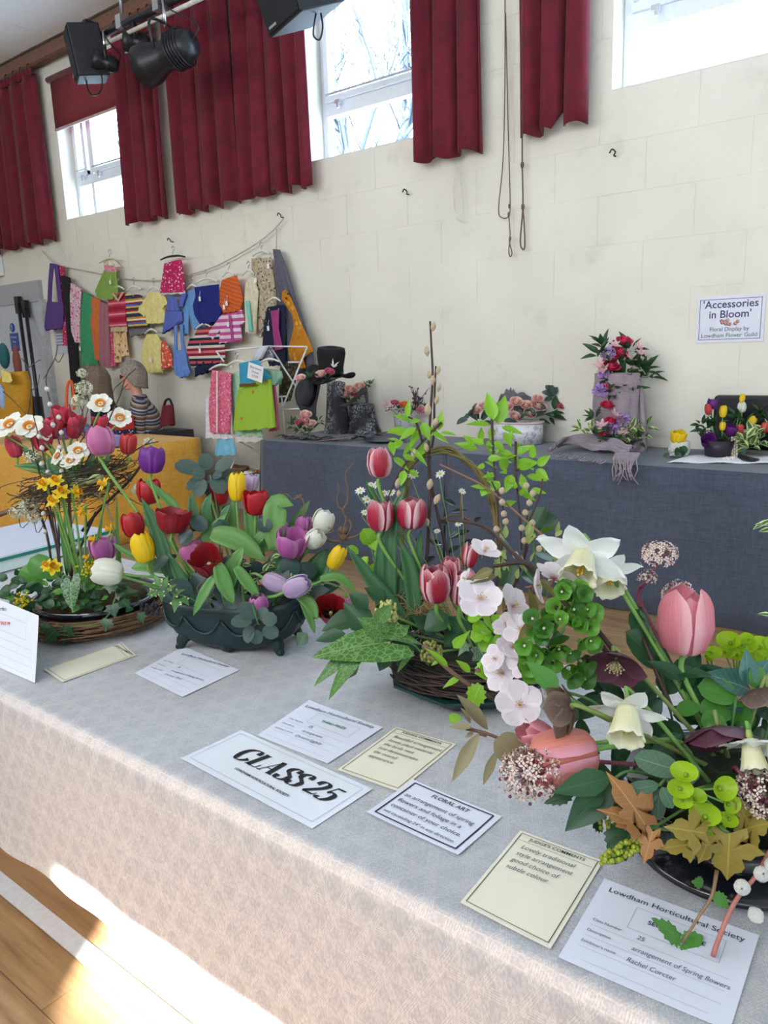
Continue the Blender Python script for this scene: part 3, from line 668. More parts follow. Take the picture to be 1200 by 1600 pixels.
PALEP = petalmat('pale_pink_bloom', '#e6b3bb', '#f3dcd8'); ORNG = petalmat('orange_rose', '#ee7a3a', '#f7a066')
FG = leafmat('deep_foliage', '#2f5230', rough=.45); FM = leafmat('mid_foliage', '#4b7338', rough=.45); FV = leafmat('variegated_foliage', '#4c7a3c', edge='#dfe4a8', rough=.45); FEU = leafmat('eucalyptus_leaf', '#4a5f58', rough=.5, var=.14)
# --- hat and snakeskin display
def snake():
    m, nt, bs, out = newmat('snakeskin_print'); g = nt.nodes.new('ShaderNodeNewGeometry').outputs['Position']
    mp = nt.nodes.new('ShaderNodeMapping'); mp.inputs['Scale'].default_value = (1, 1, .55); nt.links.new(g, mp.inputs[0])
    vo = nt.nodes.new('ShaderNodeTexVoronoi'); vo.feature = 'DISTANCE_TO_EDGE'; vo.inputs['Scale'].default_value = 55; nt.links.new(mp.outputs[0], vo.inputs['Vector'])
    n = noise(nt, mp.outputs[0], 9, 4, .6)
    k = math_(nt, 'MULTIPLY', ramp(nt, n, [(.42, (0, 0, 0)), (.62, (1, 1, 1))]), math_(nt, 'GREATER_THAN', vo.outputs['Distance'], .12))
    finish(nt, bs, out, mixrgb(nt, k, lin('#1d1e24'), lin('#a3a6ae')), 0, .6); return m
SNK = snake(); FELT = M('black_felt', '#0e0f14', .95, .2, 40); SUEDE = M('charcoal_suede', '#3f3f46', .7, .15, 40, sheen=.2)
zs = 5.55
def ridge(mb, c, rx, ry, h, n=28, fold=.06, taper=.8, lean=V((0, 0, 0)), seed=0, flare=.25):
    def fn(u, v):
        a = 2*math.pi*u; k = lerp(1+flare*(1-v)**3, taper, v)*(1+fold*math.sin(a*7+seed+v*2)*(1-.3*v)+fold*.6*math.sin(a*13+seed))
        return V(c)+V((rx*k*math.cos(a), ry*k*math.sin(a), h*v))+lean*v
    mb.grid(fn, n, 10, True)
    top = V(c)+lean+V((0, 0, h)); mb.lathe([(rx*taper*.98, 0), (rx*taper*.5, .01), (0, .012)], top, n, sx=1, sy=ry/rx); return mb
pb_ = atZ(528, 676, BT+.003); k55 = zdep(pb_)/1200
st = thing('draped_stand', 'tall stand draped in dark snakeskin print cloth under the black hat', 'draped stand', pb_, 'snakeskin draped stands')
ridge(MB(), pb_, .1, .085, .41, seed=1).build('cloth', SNK, st)
pb2 = atZ(563, 676, BT+.003)+V((.0, .03, 0))
st2 = thing('draped_stand', 'short stand draped in snakeskin print cloth under the grey shoe', 'draped stand', pb2, 'snakeskin draped stands')
ridge(MB(), pb2, .13, .1, .23, seed=4, fold=.08).build('cloth', SNK, st2)
sc1 = thing('snakeskin_scarf', 'dark snakeskin print scarf spread flat on the table with pink lining', 'scarf', atZ(500, 686, BT+.004))
pts = [atZ(x, y, BT+.012) for x, y in ((448, 683), (480, 685), (520, 687), (560, 686), (592, 680))]
def scf(u, v):
    P = spline(pts, 6); i = round(u*(len(P)-1)); return P[i]+V((.1, .15, 0))*(v-.5)*.9+V((0, 0, .012*math.sin(u*40+v*6)+.012))
solid(MB().grid(scf, 24, 8).build('print_side', SNK, sc1), .004)
la, lb2 = atZ(500, 689, BT+.035), atZ(552, 683, BT+.035)
solid(MB().grid(lambda u, v: lerp(la, lb2, u)+V((.03, .05, .004*math.sin(u*9)))*(v-.5)*(1.2-u*.7), 10, 3).build('pink_lining', M('dusty_pink_lining', '#c48f8b', .7), sc1), .003)
def hat(c, r, hgt, q, label, base, crown_top=1.05, FELT=FELT):
    root = thing('felt_hat', label, 'hat', base, 'black felt hats on the back table')
    def br(u, v):
        a = 2*math.pi*u; rr = r*lerp(.52, 1, v); return V(c)+q@V((rr*1.12*math.cos(a), rr*.95*math.sin(a), .05*v*v*math.cos(2*a)*.9))
    solid(MB().grid(br, 36, 5, True).build('brim', FELT, root), .005)
    MB().lathe([(r*.53, 0), (r*.53, hgt*.3), (r*.5*crown_top, hgt*.8), (r*.47*crown_top, hgt*.96), (r*.35, hgt), (r*.2, hgt*.93), (0, hgt*.9)], c, 30, q).build('crown', FELT, root)
    MB().lathe([(r*.545, 0), (r*.55, .03), (r*.545, .034)], c, 30, q).build('hat_band', M('black_satin', '#0d0e14', .35), root)
    return root
hc = at(517, 586, zs); q = Matrix.Rotation(math.radians(9), 3, 'Y')@Matrix.Rotation(math.radians(5), 3, 'X')
hat(hc, .17, .20, q, 'black felt hat with roses on its brim atop the tall draped stand', hc, 1.22)
hc2 = at(487, 614, zs+.14); q2 = Matrix.Rotation(math.radians(-52), 3, 'X')@Matrix.Rotation(math.radians(12), 3, 'Y')
hat(hc2, .2, .08, Matrix.Rotation(math.radians(-25), 3, 'Z')@Matrix.Rotation(math.radians(75), 3, 'X'), 'charcoal wide-brimmed hat propped upright behind the clothes airer', hc2, FELT=M('charcoal_felt', '#2e2e38', .95, .2, 40))
tuft('hat_trim_foliage', 'green leaves tucked under the roses on the black hat brim', 'foliage', at(503, 592, zs-.1), FG, [(497, 592, zs-.14), (512, 594, zs-.14), (485, 592, zs-.1)], L=.06, n=7, stems=False)
GR = 'roses on the hat and shoe display'
for (x, y, r, mt, lb) in ((501, 584, 8, PINK, 'blush rose at the left on the black hat brim'), (515, 580, 7, DPINK, 'mauve pink rose at the right on the black hat brim'), (469, 590, 7.5, PINK, 'blush rose against the propped charcoal hat'),
                          (540, 616, 7, PINK, 'pale blush rose at the toe of the grey shoe'), (548, 608, 8.5, PINK, 'largest blush rose in the grey shoe'), (554, 615, 6.5, DPINK, 'deep pink rose in the middle of the grey shoe'), (562, 602, 7.5, PINK, 'blush rose at the heel end of the grey shoe'),
                          (478, 647, 8, PINK, 'blush rose at the top of the low posy left of the stand'), (468, 660, 7, DPINK, 'deep pink rose at the left of the low posy'), (485, 662, 8, PINK, 'blush rose at the right of the low posy'), (477, 655, 6, PINK, 'small blush rose in the middle of the low posy')):
    bloom('rose', 'rose', x, y, r, zdep(pb2+V((0, -.03, .25)))-.02 if 'shoe' in lb else zs-.16, mt, lb, 'rose', GR, a=random.uniform(-20, 20))
wl = thing('white_blossom_spray', 'small white dried blossom spray on the black hat crown', 'spray', at(521, 573, zs-.15))
for k in range(7): lpx(wl, 'ovate', M('white_dry', '#d9d0cc', .7), 521, 574, 521+random.uniform(-8, 10), 565+random.uniform(-6, 8), 3, zs-.15)
# shoe
zsh = zdep(pb2+V((0, -.03, .25))); s0, s1 = at(527, 636, zsh), at(580, 618, zsh)
sh = thing('high_heel_shoe', 'charcoal high heeled shoe filled with roses on the short stand', 'shoe', at(560, 640, zsh))
ex = (s1-s0); ex.z = 0; ex.normalize(); ey = V((0, 0, 1)).cross(ex)
def shoe(u, v):
    x = v; a = math.pi*2*u; zc = tab(x, [0, .3, .55, .8, 1], [0, 0, .03, .085, .10]); hh = tab(x, [0, .12, .35, .6, .85, 1], [.012, .022, .03, .05, .06, .05]); ww = tab(x, [0, .15, .4, .7, 1], [.004, .036, .04, .03, .02])
    return s0+ex*x*.25+ey*ww*math.cos(a)+V((0, 0, zc+hh*(.5+.5*math.sin(a))))
MB().grid(shoe, 16, 16, True).build('upper', SUEDE, sh); hl = s0+ex*.235
MB().tube([hl+V((0, 0, .11)), hl+ex*.006+V((0, 0, .05)), hl+ex*.008], [.02, .01, .008], 8).build('heel', SUEDE, sh)
tuft('shoe_foliage', 'green sprigs spilling from the grey shoe', 'foliage', at(552, 626, zsh), FM, [(535, 628, zsh), (548, 628, zsh-.02), (560, 620, zsh), (573, 606, zsh), (580, 602, zsh)], L=.05, n=10, stems=False)
tuft('posy_foliage', 'green sprigs round the low rose posy', 'foliage', atZ(478, 680, BT+.004), FG, [(470, 672, zs-.14), (488, 672, zs-.14), (460, 666, zs-.1), (497, 660, zs-.05), (478, 676, zs-.16)], L=.06, n=9)
nd = thing('navy_plate', 'navy blue round plate lying on the cloth', 'plate', atZ(610, 692, BT+.004))
MB().lathe([(0, .004), (.09, .004), (.16, .02), (.165, .02), (.1, .0), (0, 0)], atZ(600, 690, BT+.004), 30).build('dish', M('navy_glaze', '#1d2748', .3, .1, coat=.4), nd)
# --- white printed bucket with small flowers
bk = thing('printed_bucket', 'small white printed bucket holding mixed flowers', 'bucket', atZ(634, 680, BT+.004)); bc = atZ(634, 680, BT+.004)
def toile():
    m, nt, bs, out = newmat('toile_print'); g = nt.nodes.new('ShaderNodeNewGeometry').outputs['Position']; n = noise(nt, g, 26, 5, .7)
    finish(nt, bs, out, ramp(nt, n, [(.52, '#e3e2e6'), (.58, '#9a93b4'), (.64, '#d8d4dc'), (.72, '#8d86a0')]), 0, .5); return m
TOI = toile()
MB().lathe([(0, .002), (.075, 0), (.095, .16), (.1, .165), (.09, .163), (.07, .01)], bc, 26).build('pail', TOI, bk)
zk = zdep(bc)
for (x, y, r, kd, mt, lb) in ((604, 634, 8, 'pom', PALEP, 'pale pink bloom at the left of the printed bucket'), (617, 629, 6, 'rose', DPINK, 'mauve rose in the printed bucket'), (632, 632, 7, 'rose', ORNG, 'orange rose in the printed bucket'), (657, 642, 7, 'pom', DPINK, 'magenta bloom at the right of the printed bucket')):
    bloom('rose' if kd == 'rose' else 'carnation', kd, x, y, r, zk-.05, mt, lb, 'flower', 'flowers in the printed bucket')
tuft('bucket_foliage', 'small dark green leaves and wiry stems in the printed bucket', 'foliage', bc+V((0, 0, .1)), FG, [(612, 640, zk), (625, 640, zk-.03), (642, 640, zk), (665, 636, zk), (655, 628, zk+.03)], L=.05, n=9)
wy = thing('wiry_stems', 'fine dark wiry stems with tiny buds above the printed bucket', 'stems', bc+V((0, 0, .15)))
tw = MB(); bl_ = MB()
for k in range(12):
    x, y = random.uniform(640, 672), random.uniform(600, 626); p0 = at(648+random.uniform(-5, 5), 640, zk); p1 = at(x, y, zk+random.uniform(-.05, .05)); tw.tube([p0, lerp(p0, p1, .5)+V((.01, 0, .01)), p1], .0022, 4)
    for j in range(3): bl_.ball(lerp(p0, p1, .5+j*.25)+V((random.uniform(-.01, .01), 0, 0)), .007, 5, 4)
tw.build('twigs', TWIG, wy)['kind'] = 'stuff'; bl_.build('buds', M('dusky_bud', '#56405a', .7), wy)['kind'] = 'stuff'
# --- oval printed hat box with blush roses and grey scarf
hb = thing('printed_hat_box', 'oval hat box in lilac toile print filled with blush roses', 'box', atZ(803, 694, BT+.004)); bc = atZ(803, 692, BT+.004)+V((0, .03, 0)); zk = zdep(bc)
MB().lathe([(0, .002), (.165, 0), (.165, .145), (.155, .145), (.15, .06), (0, .05)], bc, 34, sx=1.2, sy=.75).build('box', TOI, hb)
MB().lathe([(.168, .135), (.172, .137), (.172, .15), (.166, .15)], bc, 34, sx=1.2, sy=.75).build('rim', M('pink_rim', '#cbb6b4', .6), hb)
zk -= .04
for i, (x, y, r, lb) in enumerate(((745, 641, 7, 'blush rose at the far left of the hat box'), (757, 634, 8, 'blush rose second from the left in the hat box'), (773, 645, 8, 'blush rose behind the lime leaves in the hat box'), (793, 634, 8, 'blush rose left of centre in the hat box'), (807, 627, 9, 'blush rose at the top centre of the hat box'),
                              (806, 650, 9, 'blush rose low at the centre front of the hat box'), (822, 632, 8, 'small blush rose right of centre in the hat box'), (828, 645, 9, 'half-open blush rose with cream outer petals in the hat box'), (842, 633, 11, 'largest ruffled blush rose in the hat box'), (840, 622, 8, 'blush rose at the top right of the hat box'), (874, 633, 7, 'pink rosebud standing out to the right of the hat box'))):
    bloom('rose', 'rose', x, y, r, zk-(.02 if y > 640 else 0), PINK if i != 10 else DPINK, lb, 'rose', 'blush roses in the hat box', a=random.uniform(-25, 25), t=50)
tuft('hat_box_foliage', 'broad dark rose leaves spreading from the hat box', 'foliage', bc+V((0, 0, .12)), FEU, [(735, 655, zk), (750, 660, zk), (812, 660, zk-.03), (835, 655, zk), (855, 648, zk), (868, 622, zk)], kind='round', L=.085, wd=.6, n=5, stems=False)
lf = thing('rose_leaf_spray', 'dark green leaf spray trailing right of the hat box', 'foliage', bc+V((.2, 0, .14)))
for (a_, b_, c_, d_, w_) in ((852, 648, 892, 655, 13), (862, 645, 885, 644, 10), (866, 640, 869, 616, 14), (858, 652, 868, 664, 9), (842, 655, 862, 662, 8)): lpx(lf, 'ovate', FG, a_, b_, c_, d_, w_, zk)
stem(lf, [at(835, 652, zk), at(858, 645, zk), at(872, 640, zk)], .003, STEMD)
gs = thing('grey_gauze_scarf', 'grey gauzy fabric bunched behind the hat box roses', 'scarf', bc+V((0, .12, .1)))
gp = [at(x, y, zk+.12) for x, y in ((768, 640), (780, 615), (800, 607), (812, 612), (835, 622), (845, 640))]
solid(MB().grid(lambda u, v: spline(gp, 6)[round(u*30)]*1.0+V((0, .05*math.sin(u*9), -.14*(1-v)+.012*math.sin(u*50))), 30, 5).build('cloth', M('smoke_gauze', '#77757c', .7, .2, 30, trans=.2), gs), .002)
# --- tower of pink roses over mauve shawl
tb = atZ(960, 700, BT+.004); zt_ = zdep(tb)
tn = thing('draped_pedestal', 'tall pedestal wrapped in mauve shawl under the pink rose tower', 'pedestal', tb)
ped = MB()
def pedf(u, v):
    a = 2*math.pi*u; k = 1+.05*math.sin(a*6+v*3)+.04*math.sin(a*11-v*5); return tb+V((.14*k*math.cos(a), .10*k*math.sin(a), lerp(0, .47, v)))
MAUVE = weave('mauve_wool', '#8b7c86', '#a597a2', 150, trans=.05)
MB().grid(pedf, 40, 10, True).lathe([(.14, .47), (0, .475)], tb, 20, sy=.7).build('shawl_wrap', MAUVE, tn)
fo = MB()
P = [at(x, y, zt_-.16) for x, y in ((985, 596), (1004, 608), (1008, 640), (1010, 680), (1008, 705), (985, 716), (940, 712))]
fo.grid(lambda u, v: spline(P, 6)[round(u*36)]+V((.0, -.02*math.sin(v*9), 0))+V((-.075*(v), 0, .03*v)), 36, 8); solid(fo.build('loose_fold', MAUVE, tn), .006)
sw = thing('mauve_shawl', 'mauve fringed shawl end bunched on the table edge', 'shawl', atZ(930, 712, BT+.004))
Pa = [atZ(x, y, BT+.02) for x, y in ((868, 706), (890, 696), (930, 700), (965, 706), (985, 716))]
def shf(u, v):
    p = spline(Pa, 6)[round(u*24)]; return p+V((.0, -.17, 0))*(v-.35)*(1-.3*u)+V((0, 0, .028*abs(math.sin(v*11+u*3))+.006*math.sin(u*20)+.04*(1-v)))
solid(MB().grid(shf, 24, 26).build('folded_cloth', MAUVE, sw), .005)
fr_ = MB()
for k in range(16):
    x = 958+k*2.4; y0_ = 716+k*.15; p = atY(x, y0_, BY0-.035); L_ = random.uniform(.07, .15); fr_.tube([p+V((0, .05, .03)), p, p+V((random.uniform(-.02, .03), -.012, -L_*.5)), p+V((random.uniform(-.03, .05), -.018, -L_))], [.005, .003], 4)
for k in range(14):
    p = atZ(872+k*5.5, 712+k*.9, BT+.008); fr_.tube([p+V((0, .05, .01)), p+V((0, 0, .004)), p+V((random.uniform(-.03, .03), -.045, .003))], [.004, .003], 4)
fr_.build('fringe', MAUVE, sw)['kind'] = 'stuff'
zq = zt_-.14
for (x, y, r, kd, mt, lb) in ((976, 532, 10, 'rose', HOT, 'hot pink rose at the very top of the rose tower'), (971, 550, 10, 'rose', HOT, 'hot pink rose second from the top of the tower'), (954, 571, 12, 'rose', HOT, 'largest hot pink rose left of the tower'), (949, 603, 10, 'rose', HOT, 'hot pink rose low on the upper tower beside the lilac bloom'),
                          (950, 632, 9, 'rose', HOT, 'hot pink rose hanging alone between the two clusters'), (958, 558, 7, 'rose', HOT, 'small hot pink rose between two larger roses'), (971, 648, 8, 'rose', HOT, 'hot pink rose at the top of the lower cluster'), (955, 657, 8, 'rose', HOT, 'hot pink rose left in the lower cluster'), (945, 676, 8, 'rose', HOT, 'lowest hot pink rose by the shawl'),
                          (951, 553, 10, 'pom', LIL, 'lilac carnation at the upper left of the tower'), (938, 611, 11, 'pom', LIL, 'lilac carnation standing out left of the tower'), (944, 585, 8, 'pom', LIL, 'lilac carnation tucked behind the largest rose'), (972, 657, 11, 'pom', LIL, 'lilac carnation in the lower cluster, upper one'), (955, 671, 10, 'pom', LIL, 'lilac carnation in the lower cluster, lower one')):
    bloom('rose' if kd == 'rose' else 'carnation', kd, x, y, r*1.12, zq, mt, lb, 'rose' if kd == 'rose' else 'carnation', 'blooms on the pink tower', a=random.uniform(-30, 30), t=40)
for i, (x, y) in enumerate(((960, 540), (937, 570), (943, 578), (998, 543), (1002, 553), (984, 560), (967, 603), (977, 600), (985, 607), (975, 609), (960, 648), (940, 665), (974, 677))):
    al = thing('alstroemeria', 'pale pink lily-like bloom %s' % ['at the tower top left', 'at the far left under the lilac carnation', 'left of the largest rose', 'at the upper right of the tower', 'at the right edge of the tower top', 'beside the tower centre leaves', 'left in the pink row mid-tower', 'second in the pink row mid-tower', 'rightmost in the pink row mid-tower', 'lowest in the pink row mid-tower', 'topping the lower cluster', 'at the left of the lower cluster', 'low before the variegated leaves'][i], 'flower', at(x, y, zq), 'pale pink blooms on the tower'); star(al, at(x, y, zq-.03), imgdir(random.uniform(-60, 60), 40), 6, .042, .02, 'thin', PALEP, .5)
tuft('tower_foliage', 'dark green leaves filling the upper rose tower', 'foliage', tb+V((0, 0, .45)), FG, [(945, 545, zq+.05), (965, 570, zq+.04), (985, 548, zq+.04), (990, 575, zq+.03), (1005, 580, zq+.05), (1012, 590, zq+.05), (975, 590, zq+.03), (955, 595, zq+.04), (985, 612, zq+.02), (960, 615, zq+.02), (938, 556, zq+.04)], L=.1, n=11, wd=.36)
tuft('tower_foliage', 'yellow-green variegated leaves in the lower tower cluster', 'foliage', tb+V((0, 0, .03)), FV, [(970, 672, zq+.02), (985, 672, zq), (998, 670, zq), (1008, 668, zq+.03), (975, 686, zq), (990, 688, zq), (1000, 680, zq), (908, 672, zq), (925, 675, zq)], L=.065, n=9, wd=.45)
tuft('tower_foliage', 'dark ferny leaves at the base of the rose tower', 'foliage', tb+V((0, 0, .02)), FG, [(935, 683, zq), (948, 688, zq), (962, 690, zq-.02), (985, 695, zq), (1000, 692, zq), (930, 655, zq)], L=.075, n=9, wd=.3)
# --- yellow tulip in its low pot
def bpt(px, py, dz=.006): return atZ(px, py, BT+dz)
YEL = petalmat('yellow_tulip_petal', '#f2cc10', '#f6dc3c', e0=.6, streak=.1); PUR = petalmat('purple_tulip_petal', '#5d1674', '#7a2f92', e0=.7); REDC = petalmat('coral_red_tulip_petal', '#c93a3a', '#e0706a', e0=.5); WHT = petalmat('white_tulip_petal', '#e8e6da', base='#d2d8a0', streak=.05)
zy = zdep(bpt(1062, 712)); pot = thing('white_leaf_pot', 'low pot wrapped in dark leaves under the single yellow bloom', 'pot', bpt(1061, 713))
MB().lathe([(0, 0), (.05, 0), (.06, .03), (.055, .085), (.0, .08)], bpt(1061, 712), 16).build('pot', M('white_pot', '#d5d4cc', .5), pot)
for (x0_, y0_, x1_, y1_, w_) in ((1062, 698, 1070, 713, 14), (1066, 697, 1074, 708, 10), (1058, 699, 1058, 713, 9), (1045, 708, 1036, 714, 6)): lpx(pot, 'round', FG, x0_, y0_, x1_, y1_, w_, zy-.08)
for k in range(5): MB().ball(at(1046+k*2, 704+random.uniform(-4, 8), zy-.07), .008, 6, 5).build('white_bead', M('white_bead_m', '#dcdad2', .5), pot)
tulip(1060, 683, 26, 26, zy-.04, YEL, 'full yellow tulip standing alone at the left of the lace runner', bpt(1061, 705), t=25, op=.5, group='yellow tulips on the back table', double=4)
# --- lace runner with tulip, handbag and jewellery display
rn = thing('lace_runner', 'white lace-edged runner lying along the table edge', 'runner', bpt(1130, 720))
ra, rb_ = bpt(1043, 722, .007), bpt(1260, 724, .007)
solid(MB().grid(lambda u, v: lerp(ra, rb_, u)+V((.0, .33, 0))*v+V((.02*v, -.012*abs(math.sin(u*60))*(1 if v < .1 else 0), .003*math.sin(u*20))), 60, 4).build('cloth', M('white_lace', '#dfdfe6', .8, .08, 80, bump=.3), rn), .002)
hb2 = thing('black_handbag', 'black handbag standing open behind the tulips', 'handbag', bpt(1155, 706)); hp = at(1163, 662, zy+.1)
bevel(MB().box((hp.x, hp.y+.05, BT+.17), (.36, .12, .32)).build('bag_body', M('black_leather', '#101118', .4, .2, 60, bump=.2), hb2, False), .02)
MB().tube([(hp.x-.1, hp.y+.05, BT+.32), (hp.x-.08, hp.y+.05, BT+.36), (hp.x+.08, hp.y+.05, BT+.36), (hp.x+.1, hp.y+.05, BT+.32)], .008, 6, smooth=4).build('bag_handle', M('black_leather', '#101118', .4), hb2)
pt2 = thing('dark_planter', 'small dark purple planter under the tulip display', 'planter', bpt(1122, 714)); MB().lathe([(0, 0), (.07, 0), (.085, .09), (.075, .09), (0, .07)], bpt(1122, 712), 18).build('pot', M('aubergine_pot', '#2a2030', .4, .2), pt2)
bj = thing('bead_necklace', 'gold and pearl bead necklace draped down the display front', 'necklace', bpt(1150, 714))
for r_ in range(3):
    for k in range(13):
        MB().ball(at(1144+r_*3.6, 684+k*2.5, zy-.1), .0068, 6, 5).build('bead', M('gold_bead', '#c9b98a', .3, .3, metal=.5) if (k+r_) % 2 else M('pearl_bead', '#e8e4da', .25), bj)
for k in range(14): MB().ball(bpt(1131+k*1.2+random.uniform(-2, 2), 716+random.uniform(-2, 2), .013), .006, 6, 5).build('bead', MC['pearl_bead'], bj)
gb = thing('blue_glass_pot', 'pale blue glass pot beside the bead necklace', 'glass pot', bpt(1158, 712)); MB().lathe([(0, 0), (.03, 0), (.035, .08), (.03, .1), (.027, .1), (.028, .02)], bpt(1158, 710), 14).build('glass', M('blue_glass', '#8aa2b0', .1, .1, coat=.5), gb)
gl = thing('black_glove', 'pair of folded black gloves on the lace runner', 'gloves', bpt(1170, 719))
for k in range(5): MB().tube([bpt(1156+k*1.5, 714+k*.7, .012), bpt(1168+k*2, 716+k*.6, .018), bpt(1180+k*1.2, 719-k*.2, .01)], [.016, .012, .008], 7, smooth=3).build('finger', M('black_leather_soft', '#12131a', .5), gl)
GT = 'tulips in the handbag display'; bs0 = bpt(1124, 708)+V((0, 0, .06))
for (x, y, w_, h_, mt, op, a_, t_, lb) in ((1114, 631, 18, 18, PUR, .3, 5, 10, 'purple tulip at the top left of the handbag display'), (1107, 640, 11, 18, REDC, 0, -4, 5, 'orange-red tulip bud at the left of the handbag display'), (1130, 643, 12, 20, YEL, 0, 3, 5, 'yellow tulip second from the left, above the small yellow one'), (1129, 666, 10, 15, YEL, 0, 0, 10, 'small low yellow tulip at the display centre'),
                                     (1160, 622, 9, 15, YEL, .1, 8, 5, 'yellow tulip at the very top above the white one'), (1159, 637, 13, 17, WHT, .0, 0, 5, 'white tulip standing tall in the handbag display'), (1175, 659, 13, 18, YEL, .0, 30, 10, 'yellow tulip leaning right in the handbag display'), (1143, 673, 20, 20, PUR, .4, 0, 30, 'purple tulip at the front centre above the beads'),
                                     (1156, 671, 11, 16, REDC, 0, 5, 10, 'red tulip beside the central purple one'), (1106, 690, 22, 24, PUR, .9, -20, 65, 'wide open purple tulip facing forward at lower left'), (1196, 668, 14, 17, REDC, .1, 10, 5, 'red tulip at the right edge of the handbag display'), (1199, 648, 10, 16, PUR, .2, 5, 5, 'purple tulip cut by the right edge of the photo')):
    tulip(x, y, w_, h_, zy-.02-(.06 if y > 665 else 0), mt, lb, bs0+V(((x-1124)*.0022, 0, 0)), a_, t_, op, GT)
tuft('tulip_display_foliage', 'dark green leaves under the tulips of the handbag display', 'foliage', bs0, FG, [(1095, 665, zy), (1105, 672, zy), (1118, 665, zy), (1098, 690, zy), (1150, 655, zy), (1165, 665, zy), (1188, 645, zy), (1192, 655, zy), (1140, 690, zy-.03)], L=.07, n=9, wd=.35)
tuft('tulip_display_foliage', 'white-edged variegated leaves at the right of the handbag display', 'foliage', bs0+V((.15, -.03, 0)), FV, [(1165, 692, zy-.1), (1172, 700, zy-.1), (1178, 682, zy-.08), (1190, 690, zy-.08), (1155, 690, zy-.08), (1198, 680, zy-.05)], L=.085, n=7, wd=.45)
# ================================================================ clothes line, airer, sale table, people
def cloth(name, c, c2=None, kind='plain', sc=30., rough=.85, trans=.08, cols=None, width=1.):
    if name in MC: return MC[name]
    m, nt, bs, out = newmat(name); g = nt.nodes.new('ShaderNodeNewGeometry').outputs['Position']; co = coord(nt)
    if kind == 'plain':
        n = noise(nt, g, sc, 3); cc = lin(c); cs = mixrgb(nt, n, tuple(x*.75 for x in cc[:3])+(1,), tuple(min(1, x*1.2) for x in cc[:3])+(1,))
    elif kind == 'stripe':
        sp = nt.nodes.new('ShaderNodeSeparateXYZ'); nt.links.new(co, sp.inputs[0])
        f = math_(nt, 'FRACT', math_(nt, 'MULTIPLY', math_(nt, 'ADD', sp.outputs[2], math_(nt, 'MULTIPLY', sp.outputs[0], width if width != 1. else 0.)), sc)); k = len(cols)
        cs = ramp(nt, f, [(i/k, x) for i, x in enumerate(cols)], 'CONSTANT')
    elif kind == 'floral':
        vo = nt.nodes.new('ShaderNodeTexVoronoi'); vo.inputs['Scale'].default_value = sc; nt.links.new(g, vo.inputs['Vector'])
        sp = nt.nodes.new('ShaderNodeSeparateXYZ'); nt.links.new(vo.outputs['Color'], sp.inputs[0])
        pc = ramp(nt, sp.outputs[0], [(i/len(cols), x) for i, x in enumerate(cols)], 'CONSTANT')
        cs = mixrgb(nt, math_(nt, 'LESS_THAN', vo.outputs['Distance'], .42*width), lin(c), pc)
    finish(nt, bs, out, cs, trans, rough, noise(nt, g, 220, 2), .25); MC[name] = m; return m
def panel(root, rows, Y, mat, th=.05, fold=.012, nf=3, name='body', seed=0):
    """fabric shape hung in a plane: rows of (xl, yl, xr, yr) pixels from top to bottom, closed front and back"""
    R = [(atY(a, b, Y), atY(c, d, Y)) for a, b, c, d in rows]; k = len(R)-1
    def fn(u, v):
        f = v*k; i = min(int(f), k-1); t = f-i; t2 = t
        l, r = lerp(R[i][0], R[i+1][0], t2), lerp(R[i][1], R[i+1][1], t2)
        a = 2*math.pi*u; s = .5-.5*math.cos(a); y = -math.sin(a)*th*.5*(.55+.45*v)
        p = lerp(l, r, s); p.y += y+fold*math.sin(s*nf*2*math.pi+seed)*(.25+.75*v)*(1 if y <= 0 else .4)
        p.z += .006*math.sin(s*nf*2*math.pi+seed+1)*(1 if v > .97 else 0); return p
    return MB().grid(fn, 28, max(6, k*5), True).build(name, mat, root)
def hanger(root, px, py, half, drop=6, hook=12, Y=4.84, mat=None):
    a, b, c = atY(px-half, py+drop, Y), atY(px, py, Y), atY(px+half, py+drop-half*.25, Y)
    h = MB().tube([a, lerp(a, b, .5)+V((0, 0, .012)), b+V((0, 0, .01)), lerp(b, c, .5)+V((0, 0, .012)), c], [.007, .011, .007], 6, smooth=3).build('hanger', mat, root)
    t = atY(px, py-hook, Y); MB().tube([b+V((0, 0, .01)), lerp(b, t, .6), t+V((.02, 0, 0)), t+V((0, 0, .02)), t+V((-.02, 0, .0))], .0035, 5, smooth=3).build('hook', CHR, h)
def pricetag(root, px, py, Y, s=7):
    p = atY(px, py, Y); w_ = s*.0038; MB().box(p, (w_, .003, w_*1.5)).build('price_tag', M('tag_white', '#eeeef2', .5, .02), root, False)
    MB().tube([p+V((0, 0, w_*.75)), p+V((.004, .01, w_*.75+.05))], .0018, 4).build('tag_string', M('white_thread', '#d8d8d8', .7), root)
HW = M('white_hanger', '#e6e4dc', .4, .03); GC = 'clothes on the wall line'
line = thing('clothes_line', 'thin string slung across the wall to carry the clothes', 'clothes line', atY(443, 342, 4.9))
MB().tube([atY(x, y, 4.9) for x, y in ((66, 392), (86, 412), (118, 420), (158, 428), (200, 436), (252, 438), (300, 428), (330, 419), (365, 402), (405, 378), (430, 357), (443, 342))], .006, 5, smooth=4).build('upper_string', M('line_string', '#b9b5aa', .8), line)
MB().tube([atY(x, y, 4.92) for x, y in ((88, 413), (105, 435), (130, 454), (150, 466), (172, 473))], .006, 5, smooth=4).build('lower_string', MC['line_string'], line)
